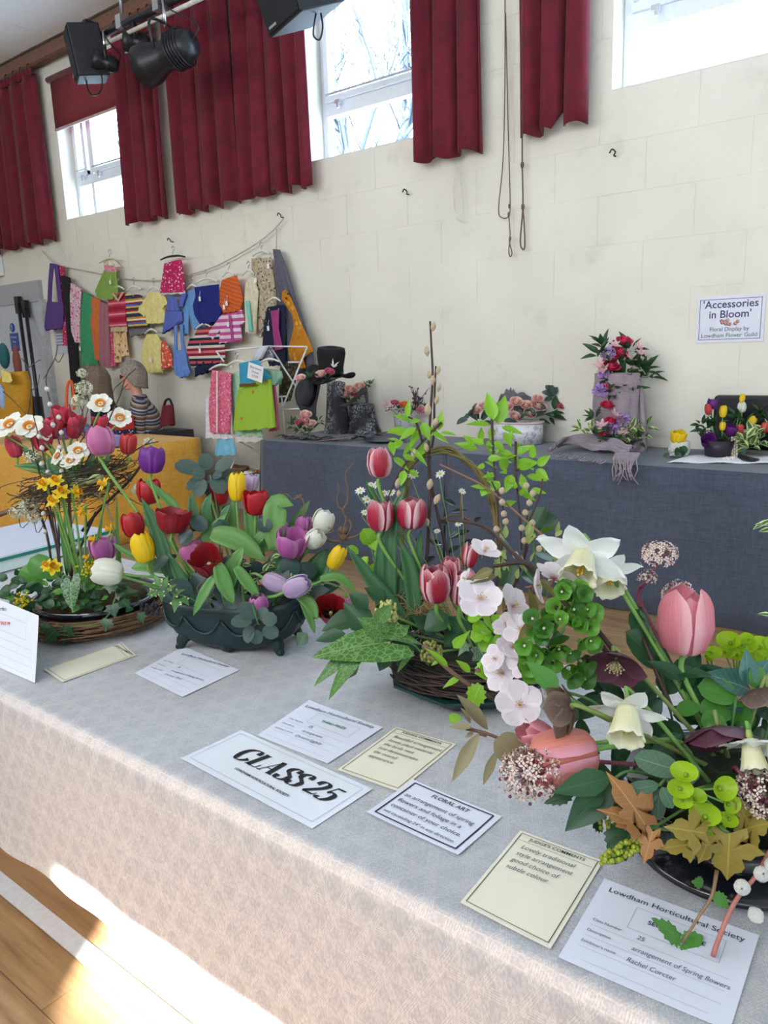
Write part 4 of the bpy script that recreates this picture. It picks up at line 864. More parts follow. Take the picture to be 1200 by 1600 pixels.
def garment(name, label, cat, parts, hang=None, tags=(), Y=4.84, hmat=None, extra=None):
    ys = [q[3] for p in parts for q in p[1]]; xs_ = [(q[0]+q[2])/2 for p in parts for q in p[1]]
    root = thing(name, label, cat, atY(sum(xs_)/len(xs_), max(ys), Y), GC)
    for i, p in enumerate(parts):
        panel(root, p[1], p[3].get('Y', Y) if len(p) > 3 else Y, p[2], seed=i+len(xs_), name=p[0], **({k: v for k, v in p[3].items() if k != 'Y'} if len(p) > 3 else {}))
    if hang: hanger(root, *hang, Y=Y, mat=hmat or HW)
    for t in tags: pricetag(root, t[0], t[1], Y-.05)
    return root
pl = lambda n, c: cloth(n, c)
S = dict(th=.035, fold=.004, nf=1)
PURP = pl('purple_cotton', '#5b3f86')
bg_ = garment('shoulder_bag', 'purple cloth shoulder bag hanging at the left end of the line', 'bag', [('bag_body', [(74, 471, 99, 473), (72, 492, 100, 492), (71, 512, 99, 511), (74, 516, 96, 514)], PURP, dict(th=.09)), ('strap', [(78, 411, 85, 412), (76, 440, 82, 440), (75, 474, 80, 474)], PURP, S), ('strap', [(84, 412, 90, 414), (88, 440, 94, 440), (92, 474, 98, 474)], PURP, S)])
PF = cloth('pink_floral_cotton', '#d8b9c6', kind='floral', sc=38, cols=['#c83c74', '#e9a7bd', '#efe6ea', '#b65a86']); MG = cloth('magenta_print', '#c01a5c', kind='floral', sc=42, cols=['#efd9e2', '#e58ab0', '#c01a5c', '#f2e6ea'], width=.8)
garment('pink_scarf', 'magenta patterned scarf hanging behind the purple bag', 'scarf', [('cloth', [(86, 414, 101, 417), (88, 440, 101, 445), (92, 475, 103, 480), (99, 520, 107, 522), (100, 540, 107, 541)], cloth('magenta_scarf', '#b8285e', kind='floral', sc=50, cols=['#d6587f', '#e9a7bd', '#8a2a52']), dict(th=.05))], Y=4.87)
garment('dotted_trousers', 'long black dotted trousers hanging below the line', 'trousers', [('leg', [(95, 430, 110, 434), (102, 480, 117, 480), (107, 540, 122, 540), (112, 600, 126, 598), (114, 622, 128, 620)], cloth('black_dotted', '#15151c', kind='floral', sc=60, cols=['#6a6a78', '#15151c', '#15151c', '#34343e'], width=.5), dict(th=.06))], tags=[(125, 545)])
garment('floral_blouse', 'pale pink floral blouse hanging on the lower string', 'blouse', [('body', [(108, 440, 128, 452), (106, 462, 127, 468), (108, 490, 126, 495), (110, 515, 126, 522), (119, 534, 127, 536)], PF)])
garment('green_trousers', 'mint green trousers hanging on the lower string', 'trousers', [('leg', [(130, 455, 145, 463), (126, 480, 146, 485), (125, 510, 144, 512), (127, 570, 146, 570)], pl('mint_cotton', '#3f9a6c')), ('leg', [(138, 458, 147, 464), (137, 500, 147, 504), (140, 568, 153, 571)], pl('mint_cotton', '#3f9a6c'), dict(Y=4.86))])
garment('orange_trousers', 'orange corduroy trousers beside the mint green ones', 'trousers', [('leg', [(144, 463, 157, 469), (142, 490, 157, 495), (146, 530, 157, 532), (151, 562, 158, 564)], pl('orange_cord', '#d3703c'))])
garment('mauve_trousers', 'dusty mauve trousers beside the orange ones', 'trousers', [('leg', [(155, 470, 164, 474), (156, 510, 164, 512), (157, 568, 165, 570)], pl('mauve_cord', '#a8707a')), ('leg', [(162, 472, 170, 477), (163, 520, 171, 522), (163, 574, 173, 576)], pl('mauve_cord', '#a8707a'), dict(Y=4.85))])
garment('pink_leggings', 'narrow pink patterned leggings half hidden by the red vest', 'leggings', [('leg', [(168, 478, 176, 480), (170, 520, 177, 522), (173, 571, 181, 573)], cloth('pink_dots', '#cf4a72', kind='floral', sc=60, cols=['#e58aa4', '#cf4a72']))], Y=4.88)
garment('patterned_trousers', 'orange and cream patterned trousers below the red vest', 'trousers', [('leg', [(177, 512, 190, 514), (178, 540, 189, 542), (181, 566, 190, 567)], cloth('orange_cream', '#e2c79a', kind='floral', sc=26, cols=['#c8843c', '#e8d6b8', '#a65a2c', '#d8b070'])), ('leg', [(186, 512, 197, 514), (189, 540, 199, 540), (192, 558, 202, 556)], MC['orange_cream'], dict(Y=4.86))], Y=4.87)
garment('green_skirt', 'light green gathered skirt hanging above the line', 'skirt', [('skirt', [(163, 422, 181, 425), (155, 440, 184, 442), (149, 455, 186, 458), (153, 466, 184, 469)], pl('apple_green', '#87a94e'), dict(nf=5, fold=.02)), ('waistband', [(163, 414, 182, 418), (163, 423, 182, 426)], cloth('waist_floral', '#d98aa0', kind='floral', sc=60, cols=['#e8c0c4', '#c24a6c']), S)], (171, 405, 16, ), [(172, 441)], hmat=M('cream_wood', '#ddd6b8', .5))
garment('cream_blouse', 'cream frilled child blouse at the top left of the line', 'blouse', [('body', [(162, 402, 178, 406), (162, 412, 190, 418)], cloth('cream_floral', '#e6ddc2', kind='floral', sc=50, cols=['#d8b8a8', '#efe8d2']))], Y=4.89)
rv = cloth('red_pink_knit', '#a81838', kind='stripe', sc=9, cols=['#9a1230', '#a81838', '#c23a58', '#e08aa0', '#c23a58', '#a81838'])
garment('knitted_vest', 'red and pink striped knitted vest with cream edging', 'vest', [('body', [(172, 459, 196, 456), (170, 470, 197, 470), (171, 495, 197, 493), (173, 511, 199, 510)], rv), ('ribbed_hem', [(173, 511, 199, 510), (175, 519, 200, 518)], pl('cream_rib', '#cbb48c')), ('neckband', [(174, 458, 178, 458), (183, 470, 186, 470)], pl('cream_rib', '#cbb48c'), dict(Y=4.80, th=.01, fold=0)), ('neckband', [(190, 457, 194, 456), (183, 470, 186, 470)], pl('cream_rib', '#cbb48c'), dict(Y=4.80, th=.01, fold=0))], (184, 449, 10))
mv = cloth('rainbow_knit', '#ffffff', kind='stripe', sc=5.5, cols=['#2c2c58', '#e6d48e', '#a8242c', '#32323a', '#d9b45a', '#3f6fc0', '#8c2030', '#e4dcc0', '#c8902e', '#3a3a44'])
garment('striped_vest', 'multicoloured striped knitted vest with grey hem', 'vest', [('body', [(196, 460, 204, 459), (196, 475, 218, 474), (197, 500, 228, 498), (201, 514, 230, 512)], mv), ('shoulder', [(208, 458, 222, 462), (214, 475, 226, 475)], mv), ('ribbed_hem', [(201, 514, 230, 512), (205, 526, 231, 521)], pl('grey_rib', '#6e7278'))], (209, 449, 11))
YC = pl('lemon_wool', '#e8dc92')
garment('lemon_cardigan', 'pale yellow short sleeved cardigan, upper of the two yellow ones', 'cardigan', [('body', [(232, 458, 250, 456), (226, 468, 257, 466), (226, 490, 257, 490), (229, 506, 257, 505)], YC), ('sleeve', [(228, 464, 240, 460), (214, 484, 226, 495)], YC, S), ('sleeve', [(250, 458, 258, 464), (255, 484, 263, 474)], YC, S)], (240, 450, 10))
garment('lemon_cardigan', 'pale yellow long sleeved cardigan, lower of the two yellow ones', 'cardigan', [('body', [(230, 522, 246, 522), (225, 534, 252, 534), (224, 560, 254, 560), (229, 583, 255, 582)], YC), ('sleeve', [(225, 532, 231, 530), (221, 555, 229, 555), (224, 580, 231, 580)], YC, S), ('sleeve', [(247, 530, 253, 533), (250, 555, 258, 555), (249, 578, 257, 578)], YC, S)], (236, 516, 10), [(235, 563)])
garment('magenta_skirt', 'magenta skirt with white print clipped to a black hanger', 'skirt', [('skirt', [(257, 412, 284, 405), (254, 435, 288, 430), (251, 458, 290, 456)], MG, dict(nf=4)), ('lace_hem', [(251, 458, 290, 456), (251, 461, 290, 459)], pl('white_lace_hem', '#dfd9d8'))], (270, 402, 19, 4, 14), hmat=BLK)
PW = pl('periwinkle_cotton', '#5b6cc0')
garment('periwinkle_dress', 'periwinkle blue pinafore dress with crossed straps', 'dress', [('bodice', [(262, 462, 276, 464), (260, 485, 280, 486)], PW), ('skirt', [(258, 485, 284, 486), (256, 500, 285, 502), (254, 522, 272, 512)], PW), ('strap', [(282, 460, 292, 458), (280, 480, 285, 480)], PW, S)], (272, 455, 8))
SB = pl('sky_blue_cotton', '#6a8fd8')
garment('blue_crossbody_bag', 'bright blue cloth bag with long straps hanging low', 'bag', [('bag_body', [(272, 548, 290, 546), (272, 575, 294, 572), (276, 586, 298, 582), (284, 590, 294, 588)], SB, dict(th=.07)), ('strap', [(272, 507, 277, 507), (273, 530, 277, 530), (272, 550, 277, 550)], SB, S), ('strap', [(281, 507, 286, 507), (283, 530, 287, 530), (285, 550, 290, 549)], SB, S)], None)
garment('floral_apron', 'small red floral bag hanging beside the lower yellow cardigan', 'bag', [('body', [(253, 532, 257, 532), (252, 550, 268, 552), (254, 577, 270, 574)], cloth('red_floral', '#d8563e', kind='floral', sc=40, cols=['#e89a9a', '#f0d6cc', '#b82f3a', '#e4803a']))])
garment('blue_cardigan', 'light blue knitted cardigan half behind the navy top', 'cardigan', [('body', [(294, 455, 312, 449), (292, 475, 316, 472), (296, 500, 322, 500), (300, 515, 326, 510)], pl('light_blue_knit', '#6d9fd6')), ('sleeve', [(290, 457, 298, 455), (284, 490, 295, 492), (286, 525, 294, 522)], pl('light_blue_knit', '#6d9fd6'), S)], (300, 447, 9), Y=4.88)
garment('navy_tank', 'deep navy blue sleeveless top on a white hanger', 'top', [('body', [(304, 449, 343, 444), (306, 462, 343, 458), (302, 478, 346, 474), (305, 492, 347, 488), (314, 507, 341, 503)], pl('navy_knit', '#16247a'))], (322, 437, 16), [(312, 467)])
garment('orange_tank', 'orange cable-knit baby vest', 'vest', [('body', [(347, 438, 370, 430), (344, 455, 376, 448), (344, 475, 381, 468), (351, 490, 376, 486)], cloth('orange_knit', '#d0602a', kind='stripe', sc=28, cols=['#c4541f', '#d86c34', '#d0602a'], width=.3))], (357, 426, 9), [(354, 474), (350, 480)])
ST = cloth('pink_white_stripe', '#ffffff', kind='stripe', sc=17, cols=['#c2559a', '#e8d3e2'])
garment('striped_cardigan', 'pink and white striped short-sleeved cardigan', 'cardigan', [('body', [(345, 492, 372, 488), (344, 512, 376, 510), (343, 537, 378, 532)], ST), ('sleeve', [(344, 494, 352, 506), (325, 522, 334, 530)], ST, S), ('sleeve', [(370, 488, 378, 484), (376, 510, 383, 502)], ST, S), ('button_band', [(357, 492, 360, 492), (362, 535, 366, 534)], pl('pink_band', '#b84a90'), dict(Y=4.79, th=.012, fold=0))], None, [(356, 507)], Y=4.82)
garment('cream_vest', 'cream open waistcoat with a turquoise ribbon', 'waistcoat', [('body', [(383, 445, 396, 432), (381, 470, 404, 455), (383, 500, 401, 495), (384, 518, 400, 522)], pl('cream_wool', '#e2d9bd')), ('ribbon', [(383, 470, 389, 470), (387, 500, 392, 500), (389, 518, 395, 518)], pl('turquoise_satin', '#7fd0c0'), dict(Y=4.80, th=.015, fold=.004))], (388, 424, 9))
LEO = cloth('leopard_print', '#b9a98f', kind='floral', sc=45, cols=['#7d6a54', '#cdbfa8', '#5f4f40', '#d9cdb8'])
garment('leopard_dress', 'brown animal print dress on a cream hanger', 'dress', [('body', [(393, 404, 424, 402), (394, 430, 428, 430), (398, 460, 432, 460), (404, 500, 434, 480), (408, 528, 425, 500)], LEO, dict(nf=4))], (408, 394, 13), [(440-21, 416), (399, 438)], Y=4.88)
garment('navy_pink_dress', 'navy print dress with a pink front panel', 'dress', [('body', [(417, 480, 444, 476), (412, 505, 446, 503), (409, 540, 446, 540), (420, 572, 446, 570)], cloth('navy_print', '#141c38', kind='floral', sc=36, cols=['#c8ccd6', '#141c38', '#141c38', '#2a3a5a', '#141c38'], width=.5)), ('front_panel', [(422, 486, 436, 484), (426, 515, 435, 514), (430, 548, 441, 546)], pl('plum_panel', '#a03c78'), dict(Y=4.74, th=.02))], (428, 467, 10), [(419, 513)], Y=4.79)
gs2 = thing('giraffe_shawl', 'grey shawl with a mustard giraffe hanging from the wall hook', 'shawl', atY(470, 600, 4.86))
panel(gs2, [(427, 389, 437, 390), (430, 420, 449, 422), (436, 460, 462, 465), (444, 510, 478, 515), (446, 560, 490, 560), (455, 590, 485, 585)], 4.86, pl('slate_wool', '#5f5d6c'), .09, .02, 3, 'cloth')
GIR = cloth('giraffe_cloth', '#c47f14', kind='floral', sc=24, cols=['#d8a04a', '#c47f14', '#b06f0e', '#c47f14'])
panel(gs2, [(441, 456, 447, 452), (440, 468, 454, 464), (446, 476, 457, 470), (456, 492, 464, 487), (459, 510, 472, 508), (455, 528, 482, 528), (450, 545, 490, 548), (453, 562, 474, 560), (466, 578, 478, 575)], 4.79, GIR, .02, .006, 2, 'giraffe')
for x, y in ((447, 466), (450, 459)): MB().ball(atY(x, y, 4.775), .009, 6, 5).build('giraffe_eye', BLK, gs2)
MB().tube([atY(432, 352, 4.9), atY(432, 390, 4.88)], .004, 4).build('hanging_loop', MC['line_string'], gs2)
SW1 = cloth('navy_coral_stripe', '#ffffff', kind='stripe', sc=5.2, cols=['#8c1430', '#d9d4cc', '#141c3c', '#c8505a', '#141c3c', '#d9d4cc', '#8c1430', '#d8707a'])
garment('striped_jumper', 'navy, coral and cream striped jumper below the navy top', 'jumper', [('body', [(306, 518, 344, 506), (300, 535, 350, 530), (305, 560, 352, 555), (310, 570, 350, 566)], SW1), ('ribbed_hem', [(304, 566, 348, 563), (306, 588, 330, 580)], pl('navy_rib', '#121a40')), ('sleeve', [(296, 530, 306, 526), (292, 545, 304, 548), (300, 575, 309, 572)], SW1, S)], (318, 508, 12), [(312, 548)], Y=4.83)
# ---- white folding airer with dresses
AY = 4.5
ar = thing('clothes_airer', 'white wire folding airer hung with baby dresses', 'airer', atY(370, 790, AY))
WM = M('white_wire', '#dfe0e4', .4, .03)
def wire(pts, r=.007, Ys=None): return MB().tube([atY(p[0], p[1], p[2] if len(p) > 2 else AY) for p in pts], r, 6).build('wire', WM, ar)
for q in ([(338, 549, 4.3), (420, 541)], [(420, 541), (480, 542)], [(480, 542, 4.6), (440, 640, 4.4)], [(422, 541), (484, 638, 4.6)], [(338, 549, 4.3), (350, 565, 4.3)], [(440, 640, 4.45), (484, 638, 4.6)], [(450, 566), (470, 566, 4.6)], [(436, 620, 4.45), (450, 619)], [(370, 712), (359, 735, 4.3)], [(359, 735, 4.3), (405, 742, 4.4)], [(405, 742, 4.4), (404, 750)], [(375, 690, 4.6), (403, 705, 4.6)], [(440, 620, 4.5), (446, 690, 4.5)]): wire(q)
def dress(name, label, parts, hang=None, Y=4.3, group='baby dresses on the airer'):
    ys = [q[3] for p in parts for q in p[1]]; root = thing(name, label, 'dress' if 'dress' in name else 'garment', atY((parts[0][1][0][0]+parts[0][1][0][2])/2, max(ys), Y), group)
    for i, p in enumerate(parts): panel(root, p[1], p[3].get('Y', Y) if len(p) > 3 else Y, p[2], seed=i, name=p[0], **({k: v for k, v in p[3].items() if k != 'Y'} if len(p) > 3 else {}))
    if hang: hanger(root, *hang, Y=Y, mat=HW)
    return root
PKF = cloth('pink_sprig', '#dd6a8c', kind='floral', sc=60, cols=['#c23a6a', '#eeb3c4', '#e88aa4', '#d05a80'])
dress('baby_dress', 'pink floral sleeveless baby dress on the airer', [('body', [(331, 578, 362, 583), (328, 605, 361, 605), (326, 640, 362, 640), (328, 676, 360, 676)], PKF, dict(nf=3)), ('centre_trim', [(338, 580, 340, 580), (338, 676, 340, 676)], pl('white_trim', '#efe3e6'), dict(Y=4.245, th=.01, fold=0)), ('underskirt', [(322, 620, 330, 620), (320, 684, 364, 686)], cloth('white_sprig', '#e4dfe6', kind='floral', sc=60, cols=['#d8c8d8', '#f0eaf0', '#c8d4e0']), dict(Y=4.34))], (345, 572, 18))
LIM = cloth('lime_print', '#9bc23c', kind='floral', sc=13, cols=['#9bc23c', '#d0643a', '#6f9a8a', '#9bc23c', '#c8b23a'], width=.42)
dress('baby_dress', 'lime green baby dress with blue bodice and animal print', [('skirt', [(374, 601, 424, 592), (368, 630, 428, 628), (364, 673, 432, 668)], LIM, dict(nf=5, fold=.03, th=.09)), ('bodice', [(373, 568, 402, 562), (374, 602, 424, 592)], pl('turquoise_bodice', '#3a9ac0')), ('belt', [(374, 600, 400, 598), (374, 604, 400, 602)], pl('brown_belt', '#6f4a26'), dict(Y=4.22, th=.02, fold=0))], (370, 566, 16), 4.28)
dress('baby_dress', 'mint green baby dress with lace hem behind the lime one', [('body', [(360, 585, 372, 580), (362, 640, 400, 640), (364, 680, 412, 682)], pl('pale_mint', '#a9d8b8')), ('lace_hem', [(364, 678, 412, 680), (366, 690, 410, 690)], MC['white_lace_hem'])], None, 4.36)
dress('baby_dress', 'pink edged baby dress at the right of the lime one', [('body', [(425, 595, 429, 595), (427, 640, 434, 640), (420, 675, 436, 672)], pl('rose_cotton', '#d2688c'))], None, 4.38)
dress('satin_sleeve_dress', 'pale sea green puffed satin dress top on the airer', [('bodice', [(414, 576, 440, 580), (416, 590, 442, 590), (424, 603, 436, 600)], pl('seafoam_satin', '#8fb8a0'), dict(th=.1))], (420, 563, 16), 4.34)
dress('brown_print_top', 'dark olive patterned top hanging behind the airer frame', [('body', [(438, 570, 466, 566), (436, 600, 462, 596), (436, 630, 454, 626)], cloth('olive_print', '#463e2c', kind='floral', sc=40, cols=['#6a5c3e', '#2e2a20', '#7d7450']))], None, 4.62)
dress('grey_floral_top', 'grey floral top with white collar at the airer top', [('body', [(402, 546, 426, 543), (404, 565, 428, 563)], cloth('grey_floral', '#8a8698', kind='floral', sc=50, cols=['#b9b6c4', '#6a6678'])), ('collar', [(405, 542, 420, 541), (396, 560, 408, 562)], pl('white_collar', '#d8d8e4'), dict(Y=4.36))], None, 4.42)
dress('blue_trousers', 'sky blue baby trousers hanging lowest from the airer', [('trousers', [(340, 686, 364, 686), (337, 700, 368, 700), (335, 712, 370, 710)], pl('sky_cotton', '#7cc4e2'), dict(nf=3))], None, 4.34)
ps = thing('price_card', 'handwritten white price card clipped to the airer', 'card', atY(398, 597, 4.18)); R_ = Matrix.Rotation(math.radians(14), 3, 'Y'); pc = atY(399, 582, 4.18)
MB().box(pc, (.17, .003, .125), R=R_).build('card', M('card_white', '#ebe9ee', .5, .02), ps, False)
INK = M('ink_grey', '#4a4a58', .7, .05)
for i, t in enumerate(('Baby Sewed', 'Dresses', '£10.00')): text(t, ps, Matrix.Translation(pc+R_@V((0, -.003, .034-i*.032)))@R_.to_4x4()@Matrix.Rotation(math.pi/2, 4, 'X'), .026, INK, .2)
# basket and printed bundle under the airer
bk2 = thing('wicker_basket', 'brown wicker basket on the floor shelf under the airer', 'basket', atY(368, 755, 4.35)); bc = atY(366, 745, 4.35)
for k in range(8): MB().tube([bc+V(((.12+.006*k)*math.cos(t), .1*math.sin(t), .012*k+.004*math.sin(t*6+k))) for t in [i*math.pi/9 for i in range(19)]], .008, 5, False).build('wicker_band', TWIGB, bk2)
fb = thing('fabric_bundle', 'folded patterned fabric bundle under the airer', 'fabric', atY(386, 752, 4.4)); fc = atY(388, 742, 4.4)
for k in range(3): bevel(MB().box(fc+V((0, 0, -.04+.035*k)), (.2, .16, .03), rz=.1*k).build('folded_cloth', cloth('bright_print', '#c8c0b0', kind='floral', sc=22, cols=['#d0643a', '#3a6ea0', '#d8c08a', '#6f8a8a', '#e2ddd0'], width=1.4), fb, False), .012)
# ---- yellow sale table
MUST = weave('mustard_tablecloth', '#d0912c', '#e6b046', 90)
drape('sale_table', -9.6, -5.5, 3.2, 4.35, .78, .004, MUST, 'long sale table under a mustard yellow cloth at the left', 'table', .05, 2)
TZ = .785
def tz(px, py):
    p = atZ(px, py, TZ); return V((min(p.x, -5.65), min(4.25, max(3.3, p.y)), TZ))
GG = 'handmade goods on the mustard table'
# tall mustard tote, purple/teal toys
zt0 = zdep(atY(20, 600, 3.42))
def blobtoy(name, label, cat, parts, base):
    root = thing(name, label, cat, base, GG)
    for p in parts: MB().ball(at(p[1], p[2], p[6] if len(p) > 6 else zt0), 1, 12, 9, sc=(p[3]*zt0/1200, p[3]*.7*zt0/1200, p[4]*zt0/1200)).build(p[0], p[5], root)
    return root
tb_ = thing('mustard_tote', 'large mustard felt bag standing on the sale table', 'bag', at(28, 638, zt0), GG)
panel(tb_, [(10, 582, 38, 580), (2, 600, 43, 600), (0, 625, 44, 625), (4, 650, 42, 650), (14, 676, 40, 674)], 3.45, pl('mustard_felt', '#bb8a1e'), .3, .01, 2, 'bag_body')
for k in range(6): panel(tb_, [(2+k*2, 578+k, 6+k*2, 578+k), (4+k*2.2, 596+k*.5, 8+k*2.2, 596)], 3.3, pl('pale_yellow_felt', '#e8d47a'), .02, 0, 1, 'tassel')
blobtoy('knitted_toy', 'teal and navy knitted toy at the left edge', 'toy', [('body', 6, 556, 11, 20, pl('teal_knit', '#1f5a60')), ('head', 4, 545, 7, 9, pl('teal_light', '#4a8a8a'))], at(6, 577, zt0))
blobtoy('knitted_toy', 'brown knitted rabbit-shaped toy in the mustard bag', 'toy', [('body', 27, 568, 8, 24, pl('brown_knit', '#7a4236')), ('head', 25, 546, 5, 6, pl('brown_knit', '#7a4236'))], at(27, 580, zt0))
blobtoy('plush_toy', 'pale blue and pink soft toy at the left edge', 'toy', [('body', 3, 620, 8, 20, pl('pale_blue_plush', '#9ab4e0')), ('arm', 12, 632, 4, 18, pl('pink_plush', '#d88aa0'))], at(3, 640, zt0))
rnd = random.Random(5); CL = ['#c8505e', '#e8c8a0', '#6a8ac0', '#d8d0c0', '#c87a8a', '#7a9a6a', '#e0a0a8', '#8a5a9a', '#e6ddd0', '#b8a07a', '#d86a5a', '#5a7a9a']
items = [(20, 655), (30, 660), (44, 662), (52, 655), (62, 668), (70, 660), (80, 672), (58, 648), (88, 662), (96, 655), (104, 668), (112, 660), (120, 672), (128, 662), (136, 670), (146, 664), (36, 672), (12, 668), (150, 676), (98, 678)]
ks = ['pink', 'cream', 'blue', 'ivory', 'rose', 'sage', 'blush', 'violet', 'off-white', 'tan', 'coral', 'steel blue']
pos = ['beside the black poles', 'near the toy at the left edge', 'among the crowded small goods', 'towards the seated people', 'behind the white daffodils']
for i, (x, y) in enumerate(items):
    c = tz(x, y+8); k = i % 12; sz = rnd.uniform(.03, .05); root = thing('trinket', 'small %s trinket %s, %s' % (ks[k], pos[min(4, int(x/32))], ['farther back', 'in the front row'][i >= 12]), 'trinket', c, GG)
    mt = cloth('trinket_%d' % k, CL[k], kind='floral', sc=60, cols=[CL[k], CL[(k+3) % 12], CL[k]])
    if i % 3 == 0:
        MB().lathe([(0, 0), (sz, 0), (sz*1.1, sz), (sz*.8, sz*1.9), (sz*.4, sz*2.2), (0, sz*2.2)], c, 14).build('body', mt, root); MB().ball(c+V((0, 0, sz*2.5)), sz*.45, 8, 6).build('knob', mt, root)
    elif i % 3 == 1:
        bevel(MB().box(c+V((0, 0, sz)), (sz*2.2, sz*1.4, sz*2), rz=i).build('body', mt, root, False), .008); MB().tube([c+V((-sz*.7, 0, sz*2)), c+V((0, 0, sz*3.2)), c+V((sz*.7, 0, sz*2))], .005, 5, smooth=4).build('handle', mt, root)
    else:
        MB().ball(c+V((0, 0, sz*.9)), sz, 12, 8, sc=(1.2, 1, .9)).build('body', mt, root); MB().ball(c+V((0, 0, sz*2.0)), sz*.55, 10, 7).build('top', mt, root)
oh = thing('orange_basket', 'small basket with bright orange looped handle on the sale table', 'basket', tz(110, 668), GG)
MB().tube([at(x, y, 6.55) for x, y in ((104, 642), (105, 606), (110, 595), (114, 605), (116, 640))], .012, 6, smooth=4).build('handle', pl('orange_felt', '#dc5a2a'), oh)
MB().lathe([(0, 0), (.04, 0), (.055, .07), (.05, .07), (.035, .01)], tz(110, 668), 16).build('basket', pl('cream_felt', '#d8cdb8'), oh)
rp = thing('red_gift_purse', 'red fabric box purse with blue and yellow ribbon on the sale table', 'purse', tz(230, 672)); c = tz(228, 673)
bevel(MB().box(c+V((0, 0, .1)), (.28, .16, .14), rz=-.3).build('body', pl('red_fabric', '#b83228'), rp, False), .015)
bevel(MB().box(c+V((0, 0, .025)), (.29, .17, .05), rz=-.3).build('base_band', cloth('navy_dot', '#2a2a52', kind='floral', sc=36, cols=['#e0e0ea', '#2a2a52'], width=.6), rp, False), .01)
for k in range(7): MB().ball(c+V((-.12+.04*k, -.02+.01*(k % 3), .185)), .026, 8, 6).build('ribbon_knot', pl('ribbon_%d' % (k % 3), ['#4a9ad0', '#e8b83a', '#6ab0c8'][k % 3]), rp)
MB().tube([c+V((-.2, -.05, .02)), c+V((-.24, -.06, .1)), c+V((-.19, -.05, .17)), c+V((-.15, -.05, .1))], .014, 6, smooth=4).build('lilac_bow', pl('lilac_satin', '#a898d8'), rp)
pk = thing('cellophane_packet', 'clear wrapped lilac packet on the sale table front', 'packet', tz(190, 700)); bevel(MB().box(tz(188, 700)+V((0, 0, .05)), (.22, .14, .09), rz=.4).build('packet', pl('lilac_packet', '#a9a2e0'), pk, False), .02)
ob = thing('handbag_on_chair', 'burgundy handbag with dark handles behind the sale table', 'handbag', atY(263, 668, 4.5))
panel(ob, [(255, 634, 270, 632), (253, 650, 271, 648), (252, 667, 271, 664)], 4.5, pl('burgundy_leather', '#6a1a2a'), .12, .004, 1, 'bag_body')
MB().tube([atY(x, y, 4.5) for x, y in ((256, 636), (259, 626), (265, 624), (269, 633))], .012, 6, smooth=4).build('handle', pl('dark_strap', '#2a2428'), ob)
MB().box(V((atY(262, 690, 4.5).x, 4.55, .4)), (.3, .3, .8)).build('stool', M('dark_stool', '#2a2a30', .6), ob, False)
# two tall black folded stands leaning by the door
for (x0_, y0_, x1_, y1_, lb) in ((28, 470, 50, 632, 'black folded music stand leaning by the door, left of the pair'), (39, 476, 60, 632, 'black folded music stand leaning by the door, right of the pair')):
    a_, b_ = atY(x0_, y0_, 4.85), atY(x1_, y1_, 4.5); d_ = b_-a_; e_ = b_+d_*((b_.z-.02)/-d_.z)
    r = thing('folded_stand', lb, 'stand', e_, 'black folded stands'); MB().tube([a_, b_], .022, 8).build('pole', BLK, r); MB().tube([b_-d_*.06, e_], [.05, .06], 8).build('leg_bundle', BLK, r); MB().box(a_+V((0, 0, -.05)), (.09, .05, .2)).build('head', BLK, r, False)
# papers on the wall near the door
nt_ = thing('wall_notice', 'pale printed notice on the wall beside the purple bag', 'notice', atY(95, 545, 4.94)); p1, p2 = atY(84, 515, 4.94), atY(106, 552, 4.94)
MB().box(((p1.x+p2.x)/2, 4.941, (p1.z+p2.z)/2), (abs(p2.x-p1.x), .004, abs(p1.z-p2.z))).build('sheet', M('notice_paper', '#c9cde0', .6, .05), nt_, False)
for k in range(5): MB().box(((p1.x+p2.x)/2, 4.938, p1.z-.04-.035*k), (abs(p2.x-p1.x)*.7, .002, .012)).build('print_line', M('notice_ink', '#7d84a8', .7), nt_, False)
